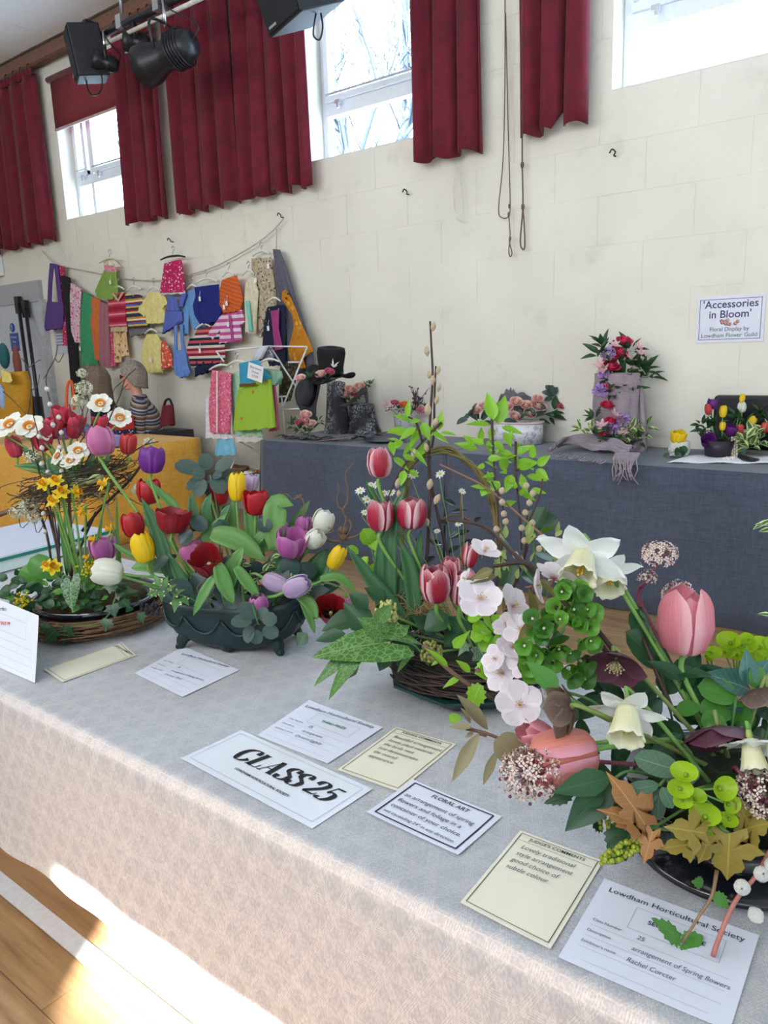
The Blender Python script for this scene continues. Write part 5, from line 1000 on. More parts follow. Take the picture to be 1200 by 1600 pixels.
# ---- two seated people
def person(px, py, zd, label, skin, hair_m, top_m, long_hair, glasses, face=-100, s=1.0):
    """seated figure; head centre at pixel; face = heading of the face in degrees (world)"""
    h = at(px, py, zd); f = math.radians(face); F = V((math.cos(f), math.sin(f), 0)); Rr = V((F.y, -F.x, 0)); q = Matrix((Rr, F, V((0, 0, 1)))).transposed()
    floor = V((h.x, h.y, 0))-F*.05; mb = MB()
    def B(c, r, sc): mb.ball(h+q@V(c), r, 16, 12, q, sc)
    B((0, 0, .012), .098, (.83, .98, 1.14)); B((0, .028, -.055), .066, (.86, .95, .95)); B((0, .085, -.025), .017, (.75, 1.3, 1.5)); B((0, .07, -.066), .022, (1.2, .8, .45)); B((0, .062, -.102), .024, (1.1, 1, .7))
    for e in (-1, 1): B((e*.080, -.005, -.015), .026, (.45, .8, 1.2)); B((e*.036, .066, .022), .022, (1, .6, .5))
    sh = h+V((0, 0, -.27))-F*.05; hip = V((sh.x, sh.y, .50))-F*.10
    def tb(pts, r): mb.tube(pts, r, 12)
    tb([h+V((0, 0, -.06))-F*.02, h+V((0, 0, -.16))-F*.035, sh+V((0, 0, .03))], [.052, .052, .08])
    for k in range(9):
        t = k/8; c = lerp(sh, hip, t); mb.ball(c, 1, 14, 8, q, (tab(t, [0, .2, .6, 1], [.155, .19, .165, .19]), tab(t, [0, .2, .6, 1], [.085, .12, .125, .135]), .09))
    for e in (-1, 1):
        s0_ = sh+Rr*e*.175+V((0, 0, .0)); el = s0_+V((0, 0, -.29))+F*.03+Rr*e*.03; wr = el+F*.24+V((0, 0, .0))-Rr*e*.05; hd = wr+F*.08
        tb([s0_, el], [.062, .046]); tb([el, wr], [.046, .03]); mb.ball(el, .046, 10, 8); mb.ball(s0_, .064, 10, 8)
        mb.ball(wr+F*.05, .04, 10, 8, q, (.9, 1.2, .5))
        for k in range(4): tb([wr+F*.07+Rr*(k-1.5)*.018, wr+F*(.12+.01*(k in (1, 2)))+Rr*(k-1.5)*.02, wr+F*.145+Rr*(k-1.5)*.02+V((0, 0, -.02))], [.010, .008])
        tb([wr+F*.03-Rr*e*.03, wr+F*.07-Rr*e*.055, wr+F*.10-Rr*e*.055], [.011, .009])
        kn = hip+F*.44+Rr*e*.10+V((0, 0, .0)); ft = kn+V((0, 0, -.42)); tb([hip+Rr*e*.09, kn], [.085, .06]); mb.ball(kn, .06, 10, 8); tb([kn, ft], [.058, .04]); tb([ft-F*.04, ft+F*.06, ft+F*.17], [.042, .04, .028])
    root = mb.build('person', skin, base=floor); tag(root, label, 'person', 'people seated behind the sale table')
    md = root.modifiers.new('skin', 'REMESH'); md.mode = 'VOXEL'; md.voxel_size = .011; md.use_smooth_shade = True
    sm = root.modifiers.new('soft', 'SMOOTH'); sm.iterations = 4
    # clothing
    cl_ = MB()
    def torso(u, v):
        a = 2*math.pi*u; t = v; c = lerp(sh+V((0, 0, .10)), hip, t); wx = tab(t, [0, .1, .17, .28, .6, 1], [.062, .08, .18, .215, .195, .215]); wy = tab(t, [0, .1, .17, .28, .6, 1], [.062, .075, .11, .14, .15, .16]); return c+q@V((wx*math.cos(a), wy*math.sin(a), 0))
    cl_.grid(torso, 32, 16, True)
    o = solid(cl_.build('sweater', top_m, root), .008)
    for e in (-1, 1):
        s0_ = sh+Rr*e*.165+V((0, 0, .02)); el = sh+Rr*e*.205+V((0, 0, -.29))+F*.03; wr = el+F*.22-Rr*e*.05
        MB().tube([s0_-Rr*e*.03, s0_+Rr*e*.02+V((0, 0, -.05)), lerp(s0_, el, .6), el, lerp(el, wr, .4), wr], [.085, .085, .072, .064, .05, .043], 12, smooth=4).build('sleeve', top_m, root)
    # hair: shell over the skull, with locks
    hr = MB()
    def cap(u, v):
        a = 2*math.pi*u; fr = (math.sin(a)+1)/2      # 1 = front
        low = lerp(2.3 if not long_hair else 2.75, 1.0, fr**2.5); th = v*low
        rr = .113*(1+.05*math.sin(a*17+v*9)*v+.04*math.sin(a*7+v*4)); ex = 1.0+(.22 if long_hair else .06)*v*v*(1-fr)
        return h+q@V((rr*.92*ex*math.sin(min(th, 1.9))*math.cos(a), rr*1.08*ex*math.sin(min(th, 1.9))*math.sin(a)-.012, rr*(1.18 if th < 1.57 else 1.7)*math.cos(th)+.022-(.10*max(0, v-.7)/.3*(1-fr) if long_hair else .0)))
    hr.grid(cap, 40, 14, True); solid(hr.build('hair', hair_m, root), .012)
    fm = MB()
    for e in (-1, 1): fm.ball(h+q@V((e*.034, .089, .012)), .011, 8, 6)
    fm.build('eyes', M('eye_dark', '#3a3030', .3), root)
    MB().ball(h+q@V((0, .088, -.066)), .02, 8, 6, q, (1.2, .35, .3)).build('lips', M('lip_rose', '#b06a62', .5), root)
    if glasses:
        gl_ = MB()
        for e in (-1, 1):
            c = h+q@V((e*.036, .104, .01)); gl_.tube([c+q@V((.027*math.cos(t), 0, .02*math.sin(t))) for t in [i*math.pi/7 for i in range(15)]], .0025, 5, False); gl_.tube([h+q@V((e*.064, .1, .014)), h+q@V((e*.086, .0, .014))], .0025, 5)
        gl_.tube([h+q@V((-.01, .106, .014)), h+q@V((.01, .106, .014))], .0025, 5); gl_.build('glasses', M('brown_glasses', '#5a3226', .4), root)
    return root
SKIN = M('fair_skin', '#d9a08a', .5, .08, 20)
STRIPE = cloth('striped_wool', '#ffffff', kind='stripe', sc=9.5, cols=['#3a3c50', '#c8b8b4', '#4a4c60', '#8a6a3e', '#b9a9a2', '#34364a', '#8f8fa4'], width=.35)
p2_ = person(206, 590, 7.5, 'person with short grey hair and glasses in a striped jumper', SKIN, M('grey_hair', '#8f867c', .75, .3, 60, bump=.4), STRIPE, False, True, face=232)
p1_ = person(150, 596, 8.1, 'person with longer grey-brown bobbed hair in dark navy top', SKIN, M('brown_grey_hair', '#7b6a5c', .75, .25, 60, bump=.4), cloth('navy_speckle', '#242c40', kind='floral', sc=60, cols=['#5a6a88', '#242c40', '#242c40'], width=.6), True, False, face=222)
for (p, lb) in ((p2_, 'dark chair under the person in the striped jumper'), (p1_, 'dark chair under the person in the navy top')):
    b = p.location; ch = thing('folding_chair', lb, 'chair', b, 'chairs behind the sale table'); CM = M('dark_chair', '#2c2c34', .5)
    bevel(MB().box(b+V((.08, 0, .385)), (.42, .42, .03)).build('seat', CM, ch, False), .01)
    for dx in (-.13, .29):
        for dy in (-.19, .19): MB().tube([b+V((dx, dy, 0)), b+V((dx, dy, .38))], .012, 6).build('leg', CM, ch)
# ================================================================ front show table
FT = .73; FY0, FY1 = .787, 1.65; FX0, FX1 = -4.0, 1.2
def damask():
    m, nt, bs, out = newmat('white_damask'); g = nt.nodes.new('ShaderNodeNewGeometry').outputs['Position']
    sp = nt.nodes.new('ShaderNodeSeparateXYZ'); nt.links.new(g, sp.inputs[0])
    yz = math_(nt, 'ADD', sp.outputs[1], math_(nt, 'MULTIPLY', sp.outputs[2], -1.0))
    lines = None
    for (a, b) in ((1., .58), (1., -.58), (0., 1.)):
        s = math_(nt, 'ADD', math_(nt, 'MULTIPLY', sp.outputs[0], a), math_(nt, 'MULTIPLY', yz, b))
        fr = math_(nt, 'ABSOLUTE', math_(nt, 'SUBTRACT', math_(nt, 'FRACT', math_(nt, 'MULTIPLY', s, 16.)), .5))
        st = math_(nt, 'MULTIPLY', math_(nt, 'LESS_THAN', fr, .17), math_(nt, 'GREATER_THAN', math_(nt, 'SINE', math_(nt, 'MULTIPLY', s, 1500.)), -.1))
        lines = st if lines is None else math_(nt, 'MAXIMUM', lines, st)
    mp = nt.nodes.new('ShaderNodeMapping'); mp.inputs['Scale'].default_value = (1, 1, .45); mp.inputs['Rotation'].default_value = (0, .5, 0); nt.links.new(g, mp.inputs[0])
    fleck = ramp(nt, noise(nt, mp.outputs[0], 260, 3, .6), [(.44, (0, 0, 0)), (.58, (1, 1, 1))])
    pat = math_(nt, 'ADD', math_(nt, 'MULTIPLY', fleck, .55), math_(nt, 'MULTIPLY', lines, .45))
    big = noise(nt, g, 7, 3)
    c = mixrgb(nt, pat, lin('#d2d6e0'), lin('#e6e9f0')); c = mixrgb(nt, ramp(nt, big, [(.4, (0, 0, 0)), (.75, (.35, .35, .35))]), c, lin('#c6c9d2'))
    tr = nt.nodes.new('ShaderNodeBsdfTranslucent'); nt.links.new(mixrgb(nt, pat, lin('#bdbab6'), lin('#f8f7f5')), tr.inputs[0]); mx = nt.nodes.new('ShaderNodeMixShader'); mx.inputs[0].default_value = .38
    bs.inputs['Roughness'].default_value = .55; bs.inputs['Sheen Weight'].default_value = .2
    b = nt.nodes.new('ShaderNodeBump'); b.inputs['Strength'].default_value = .2; b.inputs['Distance'].default_value = .002; nt.links.new(pat, b.inputs['Height']); nt.links.new(b.outputs[0], bs.inputs['Normal'])
    nt.links.new(c, bs.inputs['Base Color']); nt.links.new(bs.outputs[0], mx.inputs[1]); nt.links.new(tr.outputs[0], mx.inputs[2]); nt.links.new(mx.outputs[0], out.inputs['Surface']); return m
DAM = damask()
ft = thing('show_table', 'long show table under the white damask cloth, carrying the arrangements', 'table', (-1.4, 1.2, 0))
MB().box(((FX0+FX1)/2, (FY0+FY1)/2-.01, FT-.0165), (FX1-FX0-.02, FY1-FY0+.005, .028)).build('table_top', M('ply_top', '#a98c62', .6), ft, False)
for xx in (-3.6, -2.4, .9):
    for yy in (FY0+.16, FY1-.16): MB().tube([(xx, yy, 0), (xx, yy, FT-.03)], .016, 8).build('leg', M('grey_leg', '#7a7a7c', .4, metal=.5), ft)
tc = thing('damask_tablecloth', 'white damask cloth draped over the show table, sunlit along its hem', 'tablecloth', (-1.4, .77, FT))
HEM = .268
def clothf(u, v):
    x = lerp(FX0, FX1, u); wob = .010*math.sin(x*4.1)+.006*math.sin(x*9.3+1)
    # v 0..1: hem -> edge -> top -> back edge -> back hem (by arc length)
    a1, a2, a3 = .42, .05, .86; tot = a1+a2+a3+.18; s = v*tot; r = .022
    if s < a1:
        d = 1-s/a1; return V((x, FY0-.012-r-.004*math.sin(math.pi*min(1, d*1.1))-wob*d*.5-.004*d*math.sin(x*23), lerp(HEM+.012*math.sin(x*3.3), FT-r, s/a1)))
    if s < a1+a2:
        t = (s-a1)/a2*math.pi/2; return V((x, FY0-.012-r*math.cos(t), FT-r+r*math.sin(t)+.0))
    if s < a1+a2+a3: return V((x, lerp(FY0-.012, FY1, (s-a1-a2)/a3), FT+.0012*math.sin(x*11+s*20)*.6))
    return V((x, FY1+.012, FT-(s-a1-a2-a3)))
cl_o = MB().grid(clothf, 180, 90).build('cloth', DAM, tc)
ZT1 = FT+.0022
# ---- cards
PAPW = M('card_paper_white', '#dcdfee', .5, .03, 8); PAPC = M('card_paper_cream', '#e6e0cc', .5, .03, 8); LAM = M('laminated_white', '#dfe3ee', .22, .02, 8); BLKI = M('black_ink', '#14141a', .6, .02); BLUI = M('pen_ink', '#555a6c', .7, .05); GRYI = M('grey_rule', '#9aa0ae', .7, .02)
def card(name, label, px, mat, quad=None, curl=.0006, group='paper cards on the show table', cat='card'):
    TL, TR, BR, BL = quad or [atZ(x, y, ZT1) for x, y in px]
    root = thing(name, label, cat, (TL+BR)/2, group); n = (TR-TL).cross(TL-BL).normalized()
    if n.z < 0 and not quad: n = -n
    def fn(u, v): return lerp(lerp(TL, TR, u), lerp(BL, BR, u), v)+n*(curl*(abs(u-.5)**3+abs(v-.5)**3)*4)
    sh = solid(MB().grid(fn, 8, 8).build('sheet', mat, root, False), .0005, 1)
    U, Vv = (TR-TL), (BL-TL); w_, h_ = U.length, Vv.length; ux, uy = U.normalized(), -Vv.normalized()
    def mw(fu, fv, lift=.0016):
        p = lerp(lerp(TL, TR, fu), lerp(BL, BR, fu), fv)+n*lift; m = Matrix((ux, uy, n)).transposed().to_4x4(); m.translation = p; return m
    def fr(m0, m1, m2, m3, wd, mt, nm='border'):
        mb = MB()
        for (a, b, c, d) in ((m0, m1, m2, m1), (m0, m3, m2, m3), (m0, m1, m0, m3), (m2, m1, m2, m3)):
            p, q = mw(a, b, .0012).translation, mw(c, d, .0012).translation; t = (q-p).normalized(); s_ = t.cross(n)*wd/2; k = 6; vs = []
            for i in range(k+1): c0 = mw(lerp(a, c, i/k), lerp(b, d, i/k), .0012).translation+n*(curl*(abs(lerp(a, c, i/k)-.5)**3+abs(lerp(b, d, i/k)-.5)**3)*4); vs += [c0-s_, c0+s_]
            mb.add(vs, [(2*i, 2*i+1, 2*i+3, 2*i+2) for i in range(k)])
        mb.build(nm, mt, root, False)
    def ln(a, b, c, d, wd, mt):
        mb = MB(); p, q = mw(a, b, .0011).translation, mw(c, d, .0011).translation; s_ = (q-p).normalized().cross(n)*wd/2; mb.add([p-s_, p+s_, q+s_, q-s_], [(0, 1, 2, 3)]); mb.build('ruled_line', mt, root, False)
    def tx(t, fu, fv, size, mt=BLKI, **k): text(t, root, mw(fu, fv, .0016+curl*(abs(fu-.5)**3+abs(fv-.5)**3)*4), size, mt, **k)
    return root, tx, fr, ln, mw
def prizecard(label, px, prize, pm, cls, desc, who, quad=None, big=1.0, curl=.0006):
    r, tx, fr, ln, mw = card('prize_card', label, px, PAPW, quad, curl)
    tx('Lowdham Horticultural Society', .5, .11, .0150*big, BLKI); fr(.28, .19, .84, .44, .0006, GRYI, 'prize_box')
    if prize: tx(prize, .56, .31, .0115*big, pm, bold=.02)
    for i, (t, wv) in enumerate((('Class Number', cls), ('Description', desc), ("Exhibitor's name", who))):
        y = .50+.125*i; tx(t, .07, y, .0072*big, BLKI, align='LEFT'); tx(wv, .36, y+.005, .0122*big, BLUI, align='LEFT', shear=.18, sx=.84); ln(.07, y+.055, .92, y+.055, .0005, GRYI)
    ln(.07, .93, .9, .93, .0005, GRYI); return r
def judgecard(label, px, lines, curl=.0006):
    r, tx, fr, ln, mw = card('judge_comment_card', label, px, PAPC, None, curl)
    fr(.045, .035, .955, .965, .0011, BLKI); ln(.06, .115, .94, .115, .0006, BLKI); tx("JUDGE'S COMMENTS", .5, .075, .0098, BLKI, bold=.008)
    for i, t in enumerate(lines): tx(t, .14, .19+.088*i, .0138, BLUI, align='LEFT', shear=.2, sx=.9)
    return r
b1, b0 = atZ(55, 1067, ZT1), atZ(-45, 1024, ZT1); q1, q0 = at(61, 962, zdep(b1)+.04), at(-42, 920, zdep(b0)+.04)
prizecard('white prize card propped upright at the left edge reading first prize', None, 'FIRST PRIZE', M('red_ink', '#c8443c', .6), '25', 'Arrangement of Spring flowers', 'Ann Pell', quad=(q0, q1, b1, b0), curl=.001)
judgecard('cream comment card in front of the left nest arrangement', ((190, 1003), (213, 1024), (98, 1066), (68, 1046)), ())
prizecard('white entry card tucked under the green footed planter', ((287, 1010), (374, 1047), (285, 1089), (211, 1052)), '', BLKI, '25', 'Arrangement of Spring flowers', 'Charlotte Gould', big=.9)
prizecard('white prize card with green third prize stamp above the class card', ((483, 1094), (598, 1137), (512, 1193), (402, 1149)), 'THIRD PRIZE', M('green_ink', '#2f7a58', .6), '25', 'Arrangement', 'Christine Eggleby', big=.98)
judgecard('cream comment card between the third prize and floral art cards', ((619, 1136), (713, 1163), (623, 1237), (527, 1203)), ('Beautiful arrangement', 'lovely plant material', 'the birds nest', 'just demonstrates', 'the overall', 'appearance'))
judgecard('largest cream comment card in front of the right arrangement', ((813, 1298), (943, 1346), (860, 1484), (719, 1411)), ('Lovely traditional', 'style arrangement', 'good choice of', 'subtle colour'), .0015)
prizecard('white prize card reading second prize at the lower right corner', ((944, 1374), (1186, 1463), (1140, 1613), (872, 1497)), 'SECOND PRIZE', M('navy_stamp', '#22264a', .6), '25', 'arrangement of Spring flowers', 'Rachel Corcter', big=.94, curl=.002)
r, tx, fr, ln, mw = card('floral_art_card', 'white card with thick black border describing the floral art class', ((645, 1219), (784, 1277), (716, 1337), (573, 1270)), PAPW, None, .002)
fr(.06, .06, .94, .93, .0028, M('navy_border', '#1c2038', .6, .02)); tx('FLORAL ART', .52, .17, .0135, BLKI, shear=.1, bold=.01)
for i, t in enumerate(('an arrangement of spring', 'flowers and foliage in a', 'container of your choice.')): tx(t, .10, .36+.15*i, .0142, BLKI, align='LEFT', shear=.1)
tx('not exceeding 24" in any direction', .10, .82, .0104, BLKI, align='LEFT', shear=.1)
r, tx, fr, ln, mw = card('class_card', 'long laminated card with bold black CLASS 25 lettering', ((377, 1141), (582, 1233), (488, 1295), (283, 1185)), LAM, None, .0008)
fr(.035, .08, .965, .92, .0009, GRYI); tx('LOWDHAM HORTICULTURAL SOCIETY', .52, .73, .0085, BLKI, bold=.03)
def nib(strokes, m, s, parent, thick=.125, thin=.024):
    """broad-nib letter: heavy uprights, fine horizontals"""
    mb = MB()
    for st_ in strokes:
        P = [V((x+y*.22, y, 0)) for x, y in st_[0]]; k = len(st_) > 1 and st_[1]; th = thick if k is False else (k if k else thick)
        if len(P) > 2: P = spline(P, 6)
        vs = []
        for i, p in enumerate(P):
            t = (P[min(i+1, len(P)-1)]-P[max(i-1, 0)]).normalized(); w_ = lerp(thin, th, abs(t.y)**1.3); nn = V((-t.y, t.x, 0)); vs += [p+nn*w_, p-nn*w_]
        mb.add([m@(v*s) for v in vs], [(2*i, 2*i+1, 2*i+3, 2*i+2) for i in range(len(P)-1)])
    mb.build('lettering', BLKI, parent, False)
LET = {'C': [([(.74, .72), (.68, .95), (.46, 1.0), (.16, .82), (.10, .45), (.26, .05), (.50, 0), (.72, .16), (.76, .28)],)], 'L': [([(.22, 1), (.22, 0)],), ([(.06, .98), (.40, .98)],), ([(.06, .02), (.66, .02)],), ([(.66, .02), (.70, .28)], .03)],
       'A': [([(.10, 0), (.42, 1)], .025), ([(.42, 1), (.70, 0)],), ([(.2, .33), (.58, .33)],), ([(0, .02), (.24, .02)],), ([(.54, .02), (.88, .02)],)], 'S': [([(.58, .74), (.52, .95), (.34, 1), (.14, .86), (.16, .66), (.36, .52), (.56, .36), (.54, .1), (.32, 0), (.12, .06), (.06, .26)],)],
       '2': [([(.10, .70), (.14, .92), (.32, 1), (.54, .88), (.52, .64), (.32, .36), (.06, .06)],), ([(.06, .05), (.56, .05)], .1), ([(.04, .09), (.54, .09)],), ([(.56, .04), (.62, .24)], .03)], '5': [([(.22, .97), (.62, .97)],), ([(.24, .93), (.60, .93)],), ([(.22, .98), (.14, .52)], .03), ([(.14, .52), (.32, .62), (.54, .50), (.56, .22), (.36, .0), (.14, .02), (.06, .14)],)]}
cxx = 0
base_m = mw(.19, .56); sz = .046
for ch in 'CLASS 25':
    if ch != ' ': nib(LET[ch], base_m@Matrix.Translation((cxx, -sz*.0, 0)), sz, r)
    cxx += sz*{'C': .86, 'L': .78, 'A': .94, 'S': .70, ' ': .26, '2': .70, '5': .66}[ch]
# ---- glass slabs and board at the far left of the table
gg = thing('glass_slab', 'thick clear glass slab with green edge at the left of the table', 'glass slab', atZ(40, 880, FT+.004))
def glassm():
    m, nt, bs, out = newmat('green_edge_glass'); bs.inputs['Base Color'].default_value = lin('#bfe6dc'); bs.inputs['Transmission Weight'].default_value = .55; bs.inputs['Roughness'].default_value = .05; return m
g0, g1 = atZ(-60, 912, FT+.004), atZ(95, 870, FT+.004); gz = .055
d_ = (g1-g0); d_.z = 0; ddn = d_.normalized(); pn = V((0, 0, 1)).cross(ddn)
mb = MB(); c = (g0+g1)/2+pn*.25; mb.box(c+V((0, 0, gz/2)), (d_.length+.5, .5, gz), rz=math.atan2(ddn.y, ddn.x)); bevel(mb.build('slab', M('frosted_slab', '#cfe0dc', .25, .04), gg, False), .004)
MB().box((g0+g1)/2-pn*.002+V((0, 0, gz-.006)), (d_.length+.5, .005, .012), rz=math.atan2(ddn.y, ddn.x)).build('green_edge', M('green_glass_edge', '#1f7a66', .15, .1), gg, False)
MB().box(c+V((0, 0, gz+.002)), (d_.length+.49, .49, .004), rz=math.atan2(ddn.y, ddn.x)).build('top_face', M('pale_glass_top', '#d3daee', .12, .02), gg, False)
# ================================================================ arrangement kit
def sprig(name, label, cat, mat, kind, zd, leaves, stems=(), base=None, group=None, sm=None, sr=.0025, arch=.25, fold=.25, wave=0):
    b = base if base is not None else at(leaves[0][0], leaves[0][1], zd)
    root = thing(name, label, cat, b, group)
    for l in leaves:
        z = l[5] if len(l) > 5 else zd+random.uniform(-.015, .015)
        lpx(root, l[6] if len(l) > 6 else kind, mat, l[0], l[1], l[2], l[3], l[4], z, random.uniform(-.02, .01), arch=arch, fold=fold, wave=wave)
    for s in stems: stem(root, [at(p[0], p[1], p[2] if len(p) > 2 else zd) for p in s], [sr, sr*.6], sm or STEMD)
    return root
def rosette(cx, cy, r, n, rnd=random, a0=0, sq=.75, inner=.1): return [(cx+math.cos(a)*r*inner, cy+math.sin(a)*r*inner*sq, cx+math.cos(a)*r*k, cy+math.sin(a)*r*sq*k) for a, k in [(a0+i*2*math.pi/n+rnd.uniform(-.2, .2), rnd.uniform(.8, 1.1)) for i in range(n)]]
def hellebore(px, py, r, zd, ax, label, mat, base, group='hellebores in the right arrangement', back=False):
    c = at(px, py, zd); L = r*zd/1200; root = thing('hellebore', label, 'hellebore', base, group); ax = V(ax).normalized()
    star(root, c-ax*L*.25, ax, 5, L*1.05, L*1.25, 'helle', mat, .55, .08, wave=.4)
    st = MB(); q = ax.to_track_quat('Z', 'Y').to_matrix()
    for k in range(26):
        a = k*2.4; rr = .05+.3*(k/26); p = c-ax*L*.2; e = p+q@V((rr*L*math.cos(a), rr*L*math.sin(a), L*.42)); st.tube([p, e], [L*.012, L*.012], 3); st.ball(e, L*.035, 5, 4)
    st.build('stamens', M('hellebore_stamen', '#b5a878', .6), root)['kind'] = 'stuff'
    stem(root, [c-ax*L*.22, c-ax*L*.6, lerp(c-ax*L*.8, V(base), .5), V(base)], [.003, .004], M('hellebore_stem', '#7a8a4a', .5)); return root
def floretball(root, c, r, n, mat, bud, up=V((0, 0, 1)), sz=.14, squash=.8, seed=1, hemi=-.2, name='florets'):
    rnd = random.Random(seed); f = MB(); b = MB(); s = MB()
    for k in range(n):
        z = 1-(1-hemi)*(k+.5)/n; a = k*2.39996; rr = math.sqrt(max(0, 1-z*z)); d = V((rr*math.cos(a), rr*math.sin(a), z*squash))+V((rnd.uniform(-.1, .1),)*3); d = d*rnd.uniform(.82, 1.05)
        p = c+d*r; dn = d.normalized(); t = dn.orthogonal().normalized(); w_ = dn.cross(t); g = rnd.random()*3
        t, w_ = t*math.cos(g)+w_*math.sin(g), w_*math.cos(g)-t*math.sin(g); q = sz*r
        if rnd.random() < .8:
            for (e1, e2) in ((t, w_), (w_, -t), (-t, -w_), (-w_, t)):
                f.add([p, p+e1*q*.55+e2*q*.32+dn*q*.15, p+e1*q*1.05+dn*q*.28, p+e1*q*.55-e2*q*.32+dn*q*.15], [(0, 1, 2, 3)])
        else: b.ball(p, q*.42, 5, 4)
        if k % 3 == 0: s.tube([c+d*r*.2, p], [q*.08, q*.1], 3, False)
        b.ball(p+dn*q*.1, q*.16, 4, 3)
    f.build(name, mat, root)['kind'] = 'stuff'; b.build('flower_buds', bud, root)['kind'] = 'stuff'; s.build('stalks', bud, root)['kind'] = 'stuff'
def catkin(parent, c, d, r, mat, name='catkin', elong=1.5):
    me = once('catkin%s' % elong, lambda: MB().grid(lambda u, v: V(((.35+.65*math.sin(math.pi*min(1, v*.93+.05))**.7)*.8*math.cos(2*math.pi*u)*math.sin(math.pi*(v*.96+.02))**.45*(1+.05*math.sin(u*40+v*31)), (.35+.65*math.sin(math.pi*min(1, v*.93+.05))**.7)*.8*math.sin(2*math.pi*u)*math.sin(math.pi*(v*.96+.02))**.45*(1+.05*math.sin(u*37+v*29)), elong*2*v)), 14, 9, True), mat)
    q = V(d).normalized().to_track_quat('Z', 'Y').to_matrix().to_4x4(); return put(name, me, parent, Matrix.Translation(c)@q@Matrix.Diagonal((r, r, r, 1)))
def fuzz(name, c1, c2):
    m, nt, bs, out = newmat(name); g = coord(nt); n = noise(nt, g, 9, 4, .7); finish(nt, bs, out, ramp(nt, n, [(.35, c1), (.62, c2)]), .1, .9, n, .6); bs.inputs['Sheen Weight'].default_value = .6; MC[name] = m; return m
CATT = fuzz('tan_catkin', '#b99a72', '#d8c4a0'); CATW = fuzz('silver_catkin', '#cfcdc6', '#efece6')
# ================================================================ right arrangement (black bowl)
CD = V((-.245, 1.13, FT+.003)); BD = CD+V((0, 0, .12))
bw = thing('black_bowl', 'shiny black low bowl of the right arrangement', 'bowl', CD)
BKG = M('black_glaze', '#0b0d16', .18, .1, coat=.6)
MB().lathe([(0, 0), (.13, 0), (.145, .012), (.14, .02), (.10, .028), (.085, .045), (.10, .07), (.15, .10), (.165, .115), (.155, .115), (.09, .06), (0, .05)], CD, 48).build('bowl', BKG, bw)
MB().lathe([(0, .06), (.12, .08), (.12, .13), (.06, .16), (0, .165)], CD, 18).build('floral_foam', M('dark_moss', '#1f2a18', .9, .4, 60, bump=.5), bw)
PKT = petalmat('soft_pink_tulip', '#dd8290', '#f0b9c0', base='#e8c0a8', e0=.35, tip=.55, streak=.16, trans=.3); SALM = petalmat('salmon_tulip', '#e08a78', '#e9a3b8', base='#e9a070', e0=.4, tip=.5, streak=.14)
tulip(1070, 973, 84, 106, 1.13, PKT, 'tall upright pale pink tulip in the right arrangement', BD, 0, 6, .0, 'pink tulips in the right arrangement')
tulip(880, 1182, 92, 112, 1.05, SALM, 'salmon pink tulip lying sideways at the left of the bowl', BD+V((-.03, -.05, -.01)), -97, 12, .15, 'pink tulips in the right arrangement')
tulip(838, 1148, 46, 60, 1.10, PKT, 'half hidden pink tulip behind the brown hellebore', BD+V((-.05, 0, 0)), -70, 10, .2, 'pink tulips in the right arrangement')
WD = petalmat('white_daffodil_petal', '#f2f2ee', '#f8f8f6', base='#e9e8c0', streak=.04, trans=.3, e0=.6); CT_ = petalmat('cream_trumpet', '#f0ecc4', '#f6f4e2', e0=.5, streak=.08, trans=.3)
GD = 'white daffodils in the right arrangement'
daffodil(912, 868, 74, 1.13, imgdir(212, 48), 'largest white daffodil at the top left of the right arrangement', BD, WD, CT_, .82, .36, GD, pw=.58)
daffodil(945, 888, 56, 1.16, imgdir(180, 44), 'white daffodil tucked just behind the largest one', BD, WD, CT_, .8, .40, GD, pw=.55)
daffodil(980, 1108, 66, 1.03, imgdir(200, 42), 'white daffodil hanging in the middle of the right arrangement', BD+V((0, -.06, 0)), WD, CT_, .85, .40, GD, pw=.55)
daffodil(1172, 1158, 50, 1.02, imgdir(183, 30), 'white daffodil hanging at the right edge, left of two', BD+V((.06, -.06, 0)), WD, CT_, .95, .40, GD, pw=.55)
daffodil(1212, 1160, 58, 1.0, imgdir(176, 30), 'white daffodil cut by the right edge of the photo', BD+V((.08, -.05, 0)), WD, CT_, .95, .40, GD, pw=.55)
HP = petalmat('plum_hellebore', '#552538', '#6d3a4c', e0=.5, streak=.3, trans=.15); HB = petalmat('brown_hellebore', '#5a4038', '#7a6250', e0=.5, streak=.35, trans=.15); HM = petalmat('mauve_hellebore', '#6a5048', '#8a7268', e0=.4, streak=.3)
hellebore(962, 1038, 46, 1.07, imgdir(205, 42), 'dark plum hellebore facing forward below the white daffodils', HP, BD)
hellebore(884, 1108, 46, 1.03, imgdir(-110, -35), 'brown-green hellebore turned away above the salmon tulip', HB, BD)
hellebore(1124, 1150, 62, 1.07, imgdir(178, 22), 'large plum hellebore hanging beside the right-hand daffodils', HP, BD)
hellebore(1200, 1085, 46, 1.12, imgdir(175, 5), 'faded mauve hellebore at the right edge', HM, BD)
